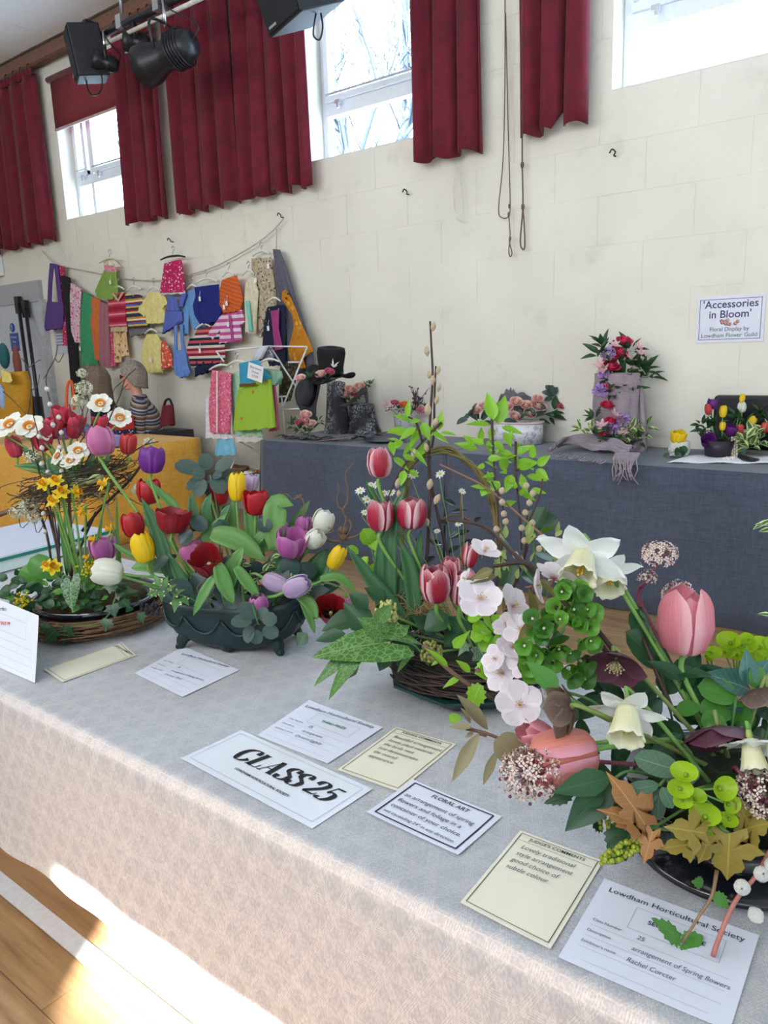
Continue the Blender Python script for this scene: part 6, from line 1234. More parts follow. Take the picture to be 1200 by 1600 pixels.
# bells of ireland
BELL = M('bell_green', '#5f9630', .4, .25, 20, trans=.3); BELD = M('bell_green_deep', '#3f7026', .45, .25, 20, trans=.2)
bi = thing('bells_of_ireland', 'green bells of Ireland spike left of the dark hellebore', 'bells of Ireland', BD)
rnd = random.Random(3)
def bell():
    mb = MB(); mb.grid(lambda u, v: V(((.25+.75*v**1.3)*(1+.05*math.sin(5*2*math.pi*u)*v)*math.cos(2*math.pi*u), (.25+.75*v**1.3)*(1+.05*math.sin(5*2*math.pi*u)*v)*math.sin(2*math.pi*u), .9*v**.8)), 15, 5, True); return mb
stem(bi, [at(905, 915, 1.12), at(880, 985, 1.13), at(866, 1075, 1.12), BD], [.002, .004], STEMG)
for k in range(58):
    t = k/57; x = lerp(893, 868, t)+rnd.uniform(-1, 1)*tab(t, [0, .25, .7, 1], [12, 52, 62, 50]); y = lerp(918, 1062, t)+rnd.uniform(-6, 6); z = 1.06+rnd.uniform(0, .03)
    d = imgdir((x-880)*1.6+rnd.uniform(-40, 40) if t < .5 else 180-(x-880)*1.6+rnd.uniform(-40, 40), rnd.uniform(35, 80)); q = d.to_track_quat('Z', 'Y').to_matrix().to_4x4(); r_ = rnd.uniform(12, 17)*z/1200
    b_ = put('bell', once('bell', bell, BELL if k % 3 else BELD), bi, Matrix.Translation(at(x, y, z)-d*r_*.4)@q@Matrix.Scale(r_, 4))
    MB().ball(at(x, y, z)-d*r_*.1, r_*.16, 6, 5).build('floret', M('bell_white', '#d9d6c4', .6) if k % 2 else M('bell_dark', '#26331c', .6), bi)
# skimmia heads
SKF = M('skimmia_cream', '#e6d2c6', .6, .15, 300, trans=.2); SKB = M('skimmia_bud', '#6d3444', .6, .3, 200)
GS = 'skimmia flower heads'
for (x, y, r_, z, sd, lb, bs_) in ((1030, 868, 27, 1.22, 1, 'tall cream skimmia head standing highest above the pink tulip', (1002, 965)), (1012, 903, 15, 1.22, 2, 'small skimmia side head just below the highest one', (1005, 950)), (1060, 930, 26, 1.24, 3, 'skimmia head half hidden behind the upright pink tulip', (1030, 1000)),
                              (828, 1208, 47, 1.02, 4, 'large round pinkish cream skimmia head at the lower left of the bowl', (930, 1190)), (1192, 1240, 44, 1.0, 5, 'skimmia head cut by the right edge below the daffodils', (1150, 1200))):
    c = at(x, y, z); root = thing('skimmia', lb, 'skimmia', BD, GS); R_ = r_*z/1200
    floretball(root, c, R_, 210 if r_ > 40 else 130 if r_ > 20 else 60, SKF, SKB, sz=.15 if r_ > 40 else .17, seed=sd, hemi=-1 if r_ > 40 else -.55)
    stem(root, [c-V((0, 0, R_*.3)), at(*bs_, z+.02), BD], [.0026, .0036], SKB)
# euphorbia
EU = M('euphorbia_lime', '#a9c92a', .45, .2, 20, trans=.35); EUC = M('euphorbia_eye', '#7d9a1e', .5, .2)
def eucup(): return MB().grid(lambda u, v: V((v*(1+.10*math.cos(4*math.pi*u))*math.cos(2*math.pi*u), v*(1+.10*math.cos(4*math.pi*u))*math.sin(2*math.pi*u)*.92, .75*v*v)), 16, 4, True)
for (lb, spots, hub, z) in (('lime green euphorbia head at the front right of the bowl', [(1072, 1212, 20), (1062, 1232, 18), (1122, 1232, 22), (1136, 1256, 16), (1102, 1278, 22), (1118, 1290, 14), (1085, 1250, 16), (1140, 1280, 14), (1066, 1250, 14), (1098, 1300, 14)], (1085, 1235), .98),
                         ('lime euphorbia head standing at the right behind the bluish leaves', [(1142, 1006, 18), (1160, 1012, 18), (1152, 1024, 14), (1132, 1020, 13), (1170, 1000, 11)], (1150, 1060), 1.22), ('lime euphorbia head cut by the right edge of the photo', [(1186, 1012, 17), (1198, 1030, 18), (1180, 1034, 13), (1202, 1008, 14), (1192, 1050, 14)], (1180, 1070), 1.22), ('small lime euphorbia bract just right of the pink tulip', [(1112, 1020, 12), (1102, 1026, 10)], (1112, 1050), 1.2)):
    root = thing('euphorbia', lb, 'euphorbia', BD, 'lime euphorbia heads')
    for (x, y, r_) in spots:
        d = imgdir(random.uniform(-70, 70), random.uniform(30, 75)); q = d.to_track_quat('Z', 'Y').to_matrix().to_4x4(); R_ = r_*z/1200; p = at(x, y, z)
        put('bract', once('eucup', eucup, EU), root, Matrix.Translation(p)@q@Matrix.Scale(R_, 4)); MB().ball(p+d*R_*.16, R_*.2, 8, 6).build('flower_eye', EUC, root); stem(root, [p, lerp(p, at(*hub, z+.02), .6), at(*hub, z+.02)], .0014, STEMG)
    stem(root, [at(*hub, z+.02), BD], .003, STEMG)
# leaves of the right arrangement
SYC = leafmat('bronze_sycamore', '#a5713f', vein='#c99a62', rough=.5, trans=.25, vw=.05); SYO = leafmat('olive_bronze_sycamore', '#8d7a30', vein='#b09a4a', rough=.5, trans=.25, vw=.05)
sprig('sycamore_leaves', 'pinkish bronze young sycamore leaves at the lower left of the bowl', 'leaves', SYC, 'maple', .99, [(1012, 1292, 952, 1208, 62), (1018, 1298, 972, 1330, 40), (1012, 1292, 938, 1262, 44), (1020, 1298, 1005, 1352, 34)], [[(1012, 1292), (1040, 1296), (1075, 1300)]], group='bronze sycamore leaves', arch=.3)
sprig('sycamore_leaves', 'olive bronze sycamore leaves hanging over the front of the bowl', 'leaves', SYO, 'maple', .97, [(1140, 1302, 1136, 1380, 80), (1105, 1302, 1040, 1292, 56), (1090, 1318, 1030, 1326, 40), (1160, 1296, 1205, 1284, 62), (1172, 1292, 1150, 1246, 48), (1110, 1306, 1092, 1352, 44)], [[(1140, 1302), (1125, 1290), (1150, 1270, 1.04)]], group='bronze sycamore leaves', arch=.3)
EVG = leafmat('glossy_evergreen', '#204a26', vein='#3f6e3a', rough=.42, trans=.1, vw=.04); SAGE = leafmat('sage_leaf', '#4f6e58', vein='#7d9a80', rough=.65, trans=.08, vw=.05); BLUL = leafmat('blue_green_leaf', '#3f6a62', vein='#8fb0a8', rough=.3, trans=.12, vw=.05); MIDL = leafmat('fresh_mid_green', '#4f8a34', rough=.4, trans=.25, vw=.05); LIME = leafmat('lime_leaf', '#86bb2c', vein='#a8d050', rough=.38, trans=.38, vw=.04); BRNZ = leafmat('bronze_young_leaf', '#6f6a34', vein='#8a7a4a', rough=.4, trans=.25, vw=.05); OLIV = leafmat('olive_underside_leaf', '#8a8060', vein='#a39a78', rough=.6, trans=.12, vw=.04)
sprig('evergreen_leaves', 'long glossy dark green leaves at the lower left of the bowl', 'leaves', EVG, 'ovate', 1.0, [(958, 1218, 882, 1302, 58), (955, 1214, 862, 1238, 44), (945, 1236, 900, 1262, 30)], [[(958, 1218), (985, 1205), (1040, 1220, 1.1)]], arch=.2)
sprig('sage_leaves', 'grey-green felted sage leaves in the centre of the right arrangement', 'leaves', SAGE, 'round', 1.0, [(1062, 1205, 990, 1182, 40), (1030, 1226, 974, 1236, 22), (1030, 1232, 1028, 1284, 22), (1034, 1230, 1052, 1264, 22), (1042, 1222, 1095, 1200, 34), (1028, 1236, 995, 1262, 18)], [[(1030, 1228), (1050, 1205), (1075, 1190)]], arch=.15, fold=.15)
sprig('veined_leaves', 'blue-green veined leaves at the right behind the plum hellebore', 'leaves', BLUL, 'acute', 1.14, [(1172, 1078, 1102, 1048, 48), (1168, 1070, 1168, 1012, 34), (1150, 1088, 1096, 1082, 32), (1175, 1068, 1205, 1028, 40), (1160, 1100, 1120, 1110, 30), (1180, 1085, 1215, 1080, 36)], [[(1172, 1078), (1160, 1110), (1150, 1150)]], arch=.25)
sprig('mid_green_leaves', 'rounded green leaves around the upright tulip stem', 'leaves', EVG, 'round', 1.17, [(1030, 1040, 980, 985, 44), (1005, 1000, 990, 950, 30), (1040, 1045, 1010, 1005, 40), (1060, 1050, 1030, 1080, 40), (1050, 1040, 1095, 1050, 36), (1090, 1080, 1100, 1040, 44), (1020, 1070, 985, 1100, 44), (1030, 1120, 985, 1150, 50), (1060, 1130, 1020, 1165, 46), (1010, 965, 995, 958, 22)], [[(1030, 1040), (1045, 1100), (1060, 1170)], [(990, 950), (1000, 990), (1030, 1060)]], arch=.2)
sprig('bright_leaves', 'bright green rounded leaves right of the upright tulip stem', 'leaves', MIDL, 'round', 1.12, [(1150, 1090, 1090, 1070, 48), (1140, 1110, 1095, 1110, 44), (1130, 1120, 1100, 1140, 40), (1165, 1100, 1140, 1130, 44), (1175, 1040, 1185, 1075, 40), (1090, 1100, 1060, 1115, 30)], [[(1150, 1090), (1140, 1160)]], arch=.2)
sprig('toothed_leaves', 'toothed green leaves below the skimmia head at the left of the bowl', 'leaves', EVG, 'tooth', 1.03, [(925, 1270, 945, 1300, 40), (895, 1240, 850, 1255, 26), (970, 1290, 950, 1330, 40), (985, 1300, 960, 1350, 44)], [[(925, 1270), (960, 1240)]])
sprig('bronze_leaves', 'bronze young cherry leaves among the white blossom', 'leaves', BRNZ, 'acute', 1.11, [(842, 970, 805, 1008, 26), (835, 965, 828, 918, 18), (775, 900, 720, 910, 26), (770, 890, 735, 905, 18), (838, 975, 850, 1010, 16), (845, 905, 870, 935, 14)], [])
sprig('cherry_leaf', 'single bright green leaf in front of the lower blossom', 'leaves', MIDL, 'acute', 1.05, [(872, 1078, 822, 1032, 34), (868, 1082, 905, 1100, 12)], [[(872, 1078), (925, 1095), (965, 1130)]])
rnd = random.Random(9); fill = []
for k in range(95):
    x, y = rnd.uniform(870, 1205), rnd.uniform(1030, 1290)
    if (x-1040)**2/170**2+(y-1160)**2/140**2 > 1: continue
    a = rnd.uniform(0, 6.28); L_ = rnd.uniform(40, 70); fill.append((x, y, x+math.cos(a)*L_, y+math.sin(a)*L_, rnd.uniform(24, 40), 1.13+rnd.uniform(0, .06)))
sprig('background_foliage', 'dark green leaves filling the heart of the right arrangement', 'foliage', leafmat('shadow_evergreen', '#234a2a', rough=.35, trans=.1), 'ovate', 1.15, fill, [], base=BD)  # filler leaves in their own deep green, closing gaps behind the blooms
# trailing pieces in front
rt = sprig('trailing_leaf', 'lobed bright green leaf trailing over the second prize card', 'leaves', MIDL, 'tooth', .985, [(1066, 1474, 1022, 1434, 34), (1066, 1474, 1112, 1508, 54), (1066, 1474, 1100, 1462, 34), (1100, 1380, 1082, 1378, 22), (1115, 1395, 1140, 1420, 26)], [[(1120, 1360, 1.0), (1112, 1400), (1090, 1435), (1066, 1474)]], sm=M('reddish_stem', '#8a6a4a', .5), sr=.0026)
pw_ = thing('willow_twig', 'pink-barked willow twig with white catkins hanging over the prize card', 'willow twig', at(1195, 1345, 1.0))
stem(pw_, [at(x, y, .97) for x, y in ((1114, 1494), (1122, 1470), (1140, 1425), (1158, 1395), (1180, 1370), (1202, 1330))], [.0034, .0026], M('pink_bark', '#b8736a', .5, .2))
for (x, y, a) in ((1160, 1384, -60), (1172, 1418, 150), (1188, 1366, -30), (1196, 1352, 40)): catkin(pw_, at(x, y, .965), imgdir(a, 60), 15*.97/1200, CATW, elong=.9)
gb_ = thing('green_bud_spike', 'yellow-green knobbly bud spike drooping at the lower left of the bowl', 'bud spike', at(1005, 1300, 1.0)); mbb = MB()
for k in range(90):
    t = rnd.random(); a = rnd.random()*6.28; w_ = 12*math.sin(math.pi*min(.95, t+.08))**.5; mbb.ball(at(lerp(1000, 938, t)+math.cos(a)*w_*.6, lerp(1318, 1345, t)+math.sin(a)*w_, .99+rnd.uniform(-.01, .01)), .0036, 6, 4)
for k in range(60): mbb.ball(at(955+rnd.uniform(-18, 22), 1225+rnd.uniform(0, 70), 1.03+rnd.uniform(-.01, .01)), .0034, 6, 4)
mbb.build('buds', M('bud_lime', '#8f9a2a', .5, .3, 200), gb_)['kind'] = 'stuff'; stem(gb_, [at(942, 1342, .99), at(975, 1330, .99), at(1010, 1300, 1.02), BD], .002, STEMG)
# ---- cherry blossom branch reaching left
CB = petalmat('cherry_petal', '#ecdfe6', '#f5eef2', base='#e6c2cc', streak=.06, trans=.35, e0=.5, baseh=.2)
br = thing('cherry_branch', 'dark cherry branch carrying white blossom between the two right arrangements', 'branch', BD)
for p in ([(700, 812, 1.4), (755, 822, 1.35), (800, 862, 1.25), (840, 900, 1.2), (905, 965, 1.15), (960, 1035, 1.12), (1010, 1110, 1.12)], [(880, 920, 1.18), (930, 980, 1.14), (985, 1050, 1.12)], [(770, 885, 1.22), (820, 880, 1.2), (845, 905, 1.2)], [(1000, 950, 1.2), (960, 920, 1.18), (945, 905, 1.18)], [(1000, 985, 1.16), (1050, 1110, 1.12)]): stem(br, [at(*q) for q in p], [.003, .0045], TWIG)
blos = [(757, 862, 27, 20, 30, 'uppermost white cherry blossom beside the red-edged tulips'), (750, 936, 37, 10, 62, 'large flat white cherry blossom left of the branch'), (800, 948, 36, 60, 40, 'white cherry blossom just right of the large flat one'), (835, 916, 30, 80, 20, 'white cherry blossom seen from the side under the daffodil'), (866, 902, 34, 30, -20, 'white cherry blossom turned away below the daffodil trumpet'), (815, 985, 30, -40, 40, 'white cherry blossom beside the bronze leaf'), (838, 1005, 30, 60, 10, 'white cherry blossom half behind the bells of Ireland'),
        (822, 1030, 34, -60, 30, 'white cherry blossom in the middle of the lower cluster'), (786, 1052, 32, -70, 40, 'white cherry blossom at the left of the lower cluster'), (846, 1068, 28, 90, 20, 'white cherry blossom at the right of the lower cluster'), (812, 1102, 38, -20, 58, 'lowest wide open white cherry blossom'), (792, 978, 24, -30, 30, 'small white cherry blossom over the lime rosette'), (728, 905, 18, -60, 10, 'cherry blossom bud opening beside the striped tulip'), (775, 1030, 24, -60, 35, 'white cherry blossom just above the left lower one'), (800, 1012, 28, 10, 45, 'white cherry blossom centred between the two clusters'), (905, 908, 22, 60, 0, 'cherry blossom petal just below the two daffodils')]
for (x, y, r_, a, t, lb) in blos:
    z = 1.13+random.uniform(-.02, .03); c = at(x, y, z); ax = imgdir(a, t); root = thing('cherry_blossom', lb, 'blossom', c, 'white cherry blossoms'); L_ = r_*z/1200
    star(root, c, ax, 5, L_, L_*.98, 'cherry', CB, .28, .1)
    s_ = MB(); q = ax.to_track_quat('Z', 'Y').to_matrix()
    for k in range(14): e = c+q@V((math.cos(k*2.4)*L_*.22*(k/14), math.sin(k*2.4)*L_*.22*(k/14), L_*.3)); s_.tube([c, e], L_*.008, 3, False); s_.ball(e, L_*.03, 4, 3)
    s_.build('stamens', M('blossom_stamen', '#c9b06a', .6), root)['kind'] = 'stuff'
    cx_ = MB()
    for k in range(5): d = q@V((math.cos(k*1.257), math.sin(k*1.257), -.25)); cx_.add([c-ax*L_*.1, c-ax*L_*.06+d*L_*.14+ax.cross(d)*L_*.06, c-ax*L_*.05+d*L_*.3, c-ax*L_*.06+d*L_*.14-ax.cross(d)*L_*.06], [(0, 1, 2, 3)])
    cx_.tube([c-ax*L_*.08, c-ax*L_*.5], [L_*.06, L_*.03], 5); cx_.build('calyx', M('calyx_red', '#8a4a3c', .5), root)
sprig('olive_leaf_twig', 'olive brown narrow leaves drooping over the table left of the bowl', 'leaves', OLIV, 'lance', 1.13, [(762, 1140, 716, 1082, 24), (738, 1136, 700, 1134, 13), (748, 1146, 704, 1224, 24), (778, 1172, 752, 1230, 16), (772, 1158, 822, 1186, 56, 1.12, 'round'), (735, 1130, 722, 1105, 12), (740, 1145, 726, 1152, 8)], [[(728, 1138), (760, 1146), (800, 1160), (860, 1170)], [(748, 1146), (760, 1150)]], sm=TWIGB, sr=.003, arch=.35)
sprig('lime_rosette', 'lime green leaf rosette between the striped tulips and the blossom', 'leaves', LIME, 'spoon', 1.24, [q+(w_,) for q, w_ in zip(rosette(772, 990, 46, 9), [24]*9)]+[q+(16, 1.22) for q in rosette(772, 992, 24, 6, a0=.4)]+[(735, 985, 708, 1012, 18), (760, 960, 730, 968, 20)], [[(772, 995), (785, 1040), (800, 1090, 1.3)]])
lt = sprig('unfurling_twig', 'brown twig with unfurling pale leaves leaning over the nest rim', 'leaves', LIME, 'acute', 1.22, [(700, 1042, 664, 1010, 12), (720, 1058, 690, 1075, 12), (735, 1050, 712, 1030, 14), (745, 1052, 770, 1022, 22, 1.22, 'tooth'), (760, 1060, 752, 1030, 16), (750, 1070, 735, 1108, 40, 1.2, 'tooth'), (770, 1062, 740, 1050, 14), (690, 1030, 672, 1040, 10), (715, 1115, 705, 1130, 24, 1.18, 'tooth')], [[(662, 1008), (700, 1045), (745, 1078), (790, 1102), (850, 1130, 1.15)], [(745, 1045), (775, 1078), (790, 1080)]], sm=TWIGB, sr=.004)
# ================================================================ nest and striped tulip arrangement
def nest(parent, c, R, r, n, mat, seed=1, tilt=None, name='twig_mass', tw=.0022, hz=1.0, wild=.25):
    rnd = random.Random(seed); mb = MB(); Q = tilt or Matrix.Identity(3)
    for k in range(n):
        a0 = rnd.random()*6.28; L = rnd.uniform(.9, 2.4); ph = rnd.random()*6.28; rr = r*math.sqrt(rnd.random()); dr = rnd.uniform(-1, 1)*r*wild; dp = rnd.uniform(-1.5, 1.5); P = []
        for i in range(9):
            t = i/8; a = a0+L*t; p = ph+dp*t; q = rr+dr*(t-.5)*2; P.append(V(c)+Q@V(((R+q*math.cos(p))*math.cos(a), (R+q*math.cos(p))*math.sin(a), q*math.sin(p)*hz)))
        mb.tube(P, [tw*rnd.uniform(.6, 1.3), tw*.6], 4, False)
    o = mb.build(name, mat, parent); o['kind'] = 'stuff'; return o
CC = V((-.885, 1.41, FT+.003)); BC = CC+V((0, 0, .09)); zc = zdep(CC+V((0, 0, .15)))
ty = thing('octagonal_tray', 'dark green octagonal plastic tray under the twig nest', 'tray', CC)
GRT = M('bottle_green_plastic', '#173a38', .35, .15)
MB().lathe([(0, 0), (.135, 0), (.175, .030), (.19, .034), (.19, .040), (.170, .040), (.13, .012), (0, .01)], CC, 8, Matrix.Rotation(.3, 3, 'Z')).build('tray', GRT, ty, False)
ns = thing('twig_nest', 'dark woven twig nest around the striped tulips', 'nest', CC+V((0, 0, .03)))
nest(ns, CC+V((0, 0, .075)), .15, .045, 230, M('dark_nest_twig', '#3b2b26', .7, .35, 40), 4, hz=.8)
MB().lathe([(0, .02), (.15, .03), (.14, .08), (.08, .10), (0, .105)], CC, 20).build('moss', M('dark_moss', '#1f2a18', .9), ns)
hy = thing('dry_grass_tuft', 'tuft of tan dry grass behind the striped tulips', 'grass', BC); mb = MB(); rnd = random.Random(8)
for k in range(160):
    p = at(652+rnd.gauss(0, 20), 958+rnd.gauss(0, 14), zc-.02+rnd.uniform(-.03, .03)); d = V((rnd.uniform(-1, 1), rnd.uniform(-1, 1), rnd.uniform(-.6, .8)))*.035; mb.tube([p-d, p+V((0, 0, .008)), p+d], .0008, 3, False)
mb.build('blades', M('straw', '#a5875c', .8, .3, 60), hy)['kind'] = 'stuff'
STR = petalmat('red_white_edged_tulip', '#ad1738', '#efc9cf', base='#e8dccb', e0=.42, tip=.72, streak=.22, trans=.22, baseh=.1)
GT2 = 'red tulips with white edges in the nest'
tulip(594, 724, 40, 48, zc, STR, 'topmost white-edged red tulip among the lime leaves', BC+V((-.06, 0, 0)), 0, 4, .0, GT2)
tulip(594, 806, 44, 52, zc-.03, STR, 'left of the two white-edged red tulips side by side', BC+V((-.05, 0, 0)), -2, 6, .12, GT2)
tulip(643, 803, 48, 50, zc-.03, STR, 'right of the two white-edged red tulips side by side', BC+V((-.02, 0, 0)), 3, 6, .12, GT2)
tulip(681, 912, 52, 64, zc-.12, STR, 'largest low white-edged red tulip facing the table front', BC+V((.01, -.03, 0)), -4, 18, .15, GT2)
tulip(724, 918, 44, 62, zc-.10, STR, 'low white-edged red tulip half hidden by cherry blossom', BC+V((.04, -.03, 0)), 8, 12, .15, GT2)
tulip(706, 893, 34, 46, zc-.06, STR, 'white-edged red tulip tucked behind the two low ones', BC+V((.03, 0, 0)), 0, 8, .1, GT2)
tulip(735, 868, 26, 40, zc-.04, STR, 'small white-edged red tulip bud behind the blossom', BC+V((.05, 0, 0)), 10, 8, .05, GT2)
bl = thing('strap_leaves', 'long upright dark green strap leaves below the paired tulips', 'leaves', BC)
for p, w_, z in (([(645, 985), (590, 920), (541, 852)], 26, zc-.04), ([(612, 985), (607, 900), (612, 820), (634, 754)], 27, zc-.01), ([(598, 985), (590, 900), (596, 830)], 16, zc), ([(650, 985), (642, 900), (626, 848)], 26, zc-.03), ([(652, 960), (652, 880), (658, 828)], 17, zc), ([(596, 805), (580, 770), (572, 750)], 12, zc+.02), ([(630, 980), (625, 920), (632, 870)], 18, zc+.01)): rpx(bl, p, w_, z, TLEAFD)
# willow
wl = thing('pussy_willow', 'tall dark willow stem with tan catkins rising highest before the wall', 'willow', BC)
WS = [(672, 502), (674, 540), (676, 590), (673, 640), (670, 700), (672, 770), (668, 860), (664, 960)]
stem(wl, [at(x, y, zc+.02) for x, y in WS]+[BC], [.0022, .0048], TWIG, n=7); stem(wl, [at(681, 572, zc+.02), at(679, 620, zc+.02), at(678, 680, zc+.03), at(674, 760, zc+.04), BC+V((0, .02, 0))], [.002, .004], TWIG, n=7)
for (x, y, a, r_) in ((676, 518, 8, 4.6), (668, 557, -10, 4.8), (683, 585, 15, 4.0), (671, 592, -8, 4.0), (676, 602, 0, 4.6), (684, 612, 14, 4.2), (681, 632, 10, 4.2), (669, 650, -5, 6.0), (679, 667, 10, 4.6), (668, 706, -15, 4.4), (670, 765, 10, 5.4), (679, 788, 25, 5.5), (668, 822, -5, 4), (620, 763, 10, 5), (645, 718, 10, 5), (628, 820, -10, 5), (623, 778, 0, 4)): catkin(wl, at(x, y, zc-.005), imgdir(a, 25), r_*1.15*zc/1200, CATT)
w2 = thing('pussy_willow', 'cluster of tan catkins on dark twigs below the right lime leaves', 'willow', BC+V((.05, .02, 0)))
for p in ([(848, 748), (845, 770), (835, 795), (822, 830), (815, 880)], [(768, 752), (785, 790), (788, 830), (780, 870), (778, 900)], [(826, 780), (822, 830), (820, 870)]): stem(w2, [at(x, y, zc-.12) for x, y in p]+[BC+V((.05, .02, 0))], [.0018, .003], TWIG)
for (x, y, a) in ((823, 764, -15), (831, 776, 10), (827, 791, -5), (822, 806, -20), (830, 822, 10), (816, 830, -15), (819, 850, -5), (783, 772, 10), (784, 790, 0), (786, 808, 8), (788, 820, 15), (776, 832, -10), (804, 872, 10), (840, 862, 20)): catkin(w2, at(x, y, zc-.14), imgdir(a, 35), 6.2*(zc-.14)/1200, CATT, elong=1.05)
tw_ = thing('diagonal_twig', 'reddish bare twig crossing diagonally to a silver catkin', 'twig', at(690, 726, zc-.06)); stem(tw_, [at(688, 726, zc-.06), at(760, 762, zc-.1), at(815, 808, zc-.16), at(858, 845, zc-.2)], [.0022, .003], M('red_brown_twig', '#7a5440', .6)); catkin(tw_, at(858, 844, zc-.2), imgdir(-75, 10), 8*(zc-.2)/1200, CATW, elong=1.25)
vn = thing('woven_vine_arch', 'arch of woven tan vine strands rising behind the tulips', 'vine arch', BC)
rnd = random.Random(12)
for k in range(24):
    j = lambda s=5: rnd.uniform(-s, s); P = [(632+j(3), 800+j()), (634+j(), 760+j()), (642+j(), 722+j()), (668+j(), 708+j()), (700+j(), 704+j(6)), (728+j(), 718+j()), (752+j(), 745+j()), (770+j(), 785+j()), (778+j(), 830+j()), (784+j(4), 885+j())]
    if k % 3 == 0: P = P[2:]
    elif k % 3 == 1: P = P[1:8]
    MB().tube([at(x, y, zc+.03+rnd.uniform(-.012, .012)) for x, y in P], [.0026, .002], 5, smooth=4).build('strand', VINE if k % 2 else M('olive_vine', '#6c6636', .7, .3), vn)
for sgn, P in ((0, [(632, 800), (628, 880), (632, 960)]), (1, [(784, 885), (788, 940), (780, 1000)])): MB().tube([at(x, y, zc+.03) for x, y in P]+[BC], .004, 6, smooth=4).build('strand', VINE, vn)
# lime leaf shoots
L1 = [(642, 658, 613, 647, 12), (636, 652, 639, 623, 11), (640, 676, 602, 672, 16), (685, 672, 691, 640, 14), (674, 676, 703, 692, 14), (688, 676, 715, 679, 10), (650, 668, 622, 688, 14), (655, 672, 640, 700, 15), (660, 660, 672, 690, 16), (630, 690, 606, 702, 13), (625, 690, 605, 684, 12), (648, 690, 628, 712, 15), (660, 690, 655, 720, 13), (610, 690, 616, 712, 14), (655, 655, 640, 662, 12), (668, 668, 690, 684, 13), (665, 705, 650, 716, 10), (615, 715, 640, 735, 14), (640, 700, 670, 728, 12), (630, 712, 650, 720, 12), (632, 735, 626, 760, 14), (640, 735, 655, 745, 10)]
sprig('lime_leaf_shoot', 'lime green leafy shoot above the topmost striped tulip', 'leafy shoot', LIME, 'acute', zc-.01, L1, [[(690, 660), (665, 685), (640, 715), (618, 750), (602, 790)], [(660, 690), (650, 660), (636, 650)]], sm=TWIG, base=BC, sr=.003)
rl = random.Random(5)
L1 += [(x, y, x+rl.uniform(-24, 24), y+rl.uniform(-22, 12), 11) for x, y in [(rl.uniform(612, 690), rl.uniform(655, 735)) for _ in range(16)]]
L2 = [(x, y, x+rl.uniform(-26, 26), y+rl.uniform(-24, 10), 13) for x, y in [(rl.uniform(755, 835), rl.uniform(690, 770)) for _ in range(26)]]+[(771, 656, 761, 610, 22), (778, 662, 790, 615, 24), (766, 664, 727, 661, 14), (784, 668, 819, 677, 14), (750, 692, 753, 665, 12), (741, 696, 724, 679, 15), (746, 702, 708, 691, 14), (806, 709, 834, 694, 14), (806, 730, 843, 720, 25), (832, 716, 833, 693, 12), (840, 727, 860, 711, 15), (838, 733, 858, 750, 15), (823, 744, 858, 751, 13), (787, 736, 784, 700, 22), (776, 730, 758, 720, 14), (775, 742, 752, 745, 12), (800, 742, 790, 770, 18), (800, 712, 775, 702, 14), (772, 690, 790, 706, 14), (760, 690, 770, 712, 16), (795, 690, 800, 672, 12), (780, 752, 765, 770, 16), (815, 770, 838, 782, 12), (826, 800, 850, 808, 14), (842, 820, 860, 808, 12), (846, 832, 868, 820, 14), (770, 668, 765, 690, 12), (788, 676, 800, 700, 14), (806, 692, 812, 706, 10), (812, 752, 826, 770, 12), (786, 790, 808, 782, 12)]
sprig('lime_leaf_shoot', 'lime green leafy shoot in front of the hat box', 'leafy shoot', LIME, 'acute', zc-.06, L2, [[(768, 640), (770, 690), (773, 740), (778, 800), (782, 880)], [(806, 690), (806, 740), (812, 800), (815, 860)], [(806, 735), (838, 728)]], sm=TWIG, base=BC, sr=.003)
sprig('lime_leaf_shoot', 'pale lime leaves low at the left of the paired tulips', 'leafy shoot', LIME, 'round', zc+.02, [(580, 850, 568, 826, 26), (585, 860, 590, 835, 28), (585, 880, 605, 850, 22), (575, 870, 560, 895, 22), (590, 880, 575, 905, 18), (560, 865, 545, 852, 14)], [[(580, 850), (590, 900), (605, 960)]], base=BC)
sprig('dark_shoot', 'dark glossy narrow leaves with tiny white flowers behind the tulips', 'leafy shoot', leafmat('black_green', '#1c2a28', rough=.2, trans=.05), 'lance', zc+.04, [(712, 790, 692, 778, 11), (720, 770, 735, 766, 8), (700, 820, 682, 812, 10), (722, 830, 700, 842, 12), (740, 815, 752, 808, 8), (690, 850, 672, 846, 12), (700, 865, 720, 850, 13), (715, 880, 740, 868, 12), (680, 870, 662, 880, 13), (705, 800, 730, 796, 9), (720, 850, 750, 842, 10), (668, 900, 690, 880, 14), (735, 880, 752, 868, 11), (660, 860, 650, 840, 10), (700, 895, 672, 905, 14), (725, 900, 748, 895, 13), (690, 830, 676, 826, 9), (712, 835, 735, 828, 10)], [[(722, 765), (720, 800), (728, 830), (715, 880), (690, 940)], [(690, 812), (715, 805), (760, 828), (800, 862)], [(672, 842), (690, 870), (690, 930)]], sm=TWIGB, base=BC, sr=.003)
WDY = petalmat('white_daisy_petal', '#e8e9ea', streak=.03); DYC = M('daisy_eye', '#c9b43a', .6)
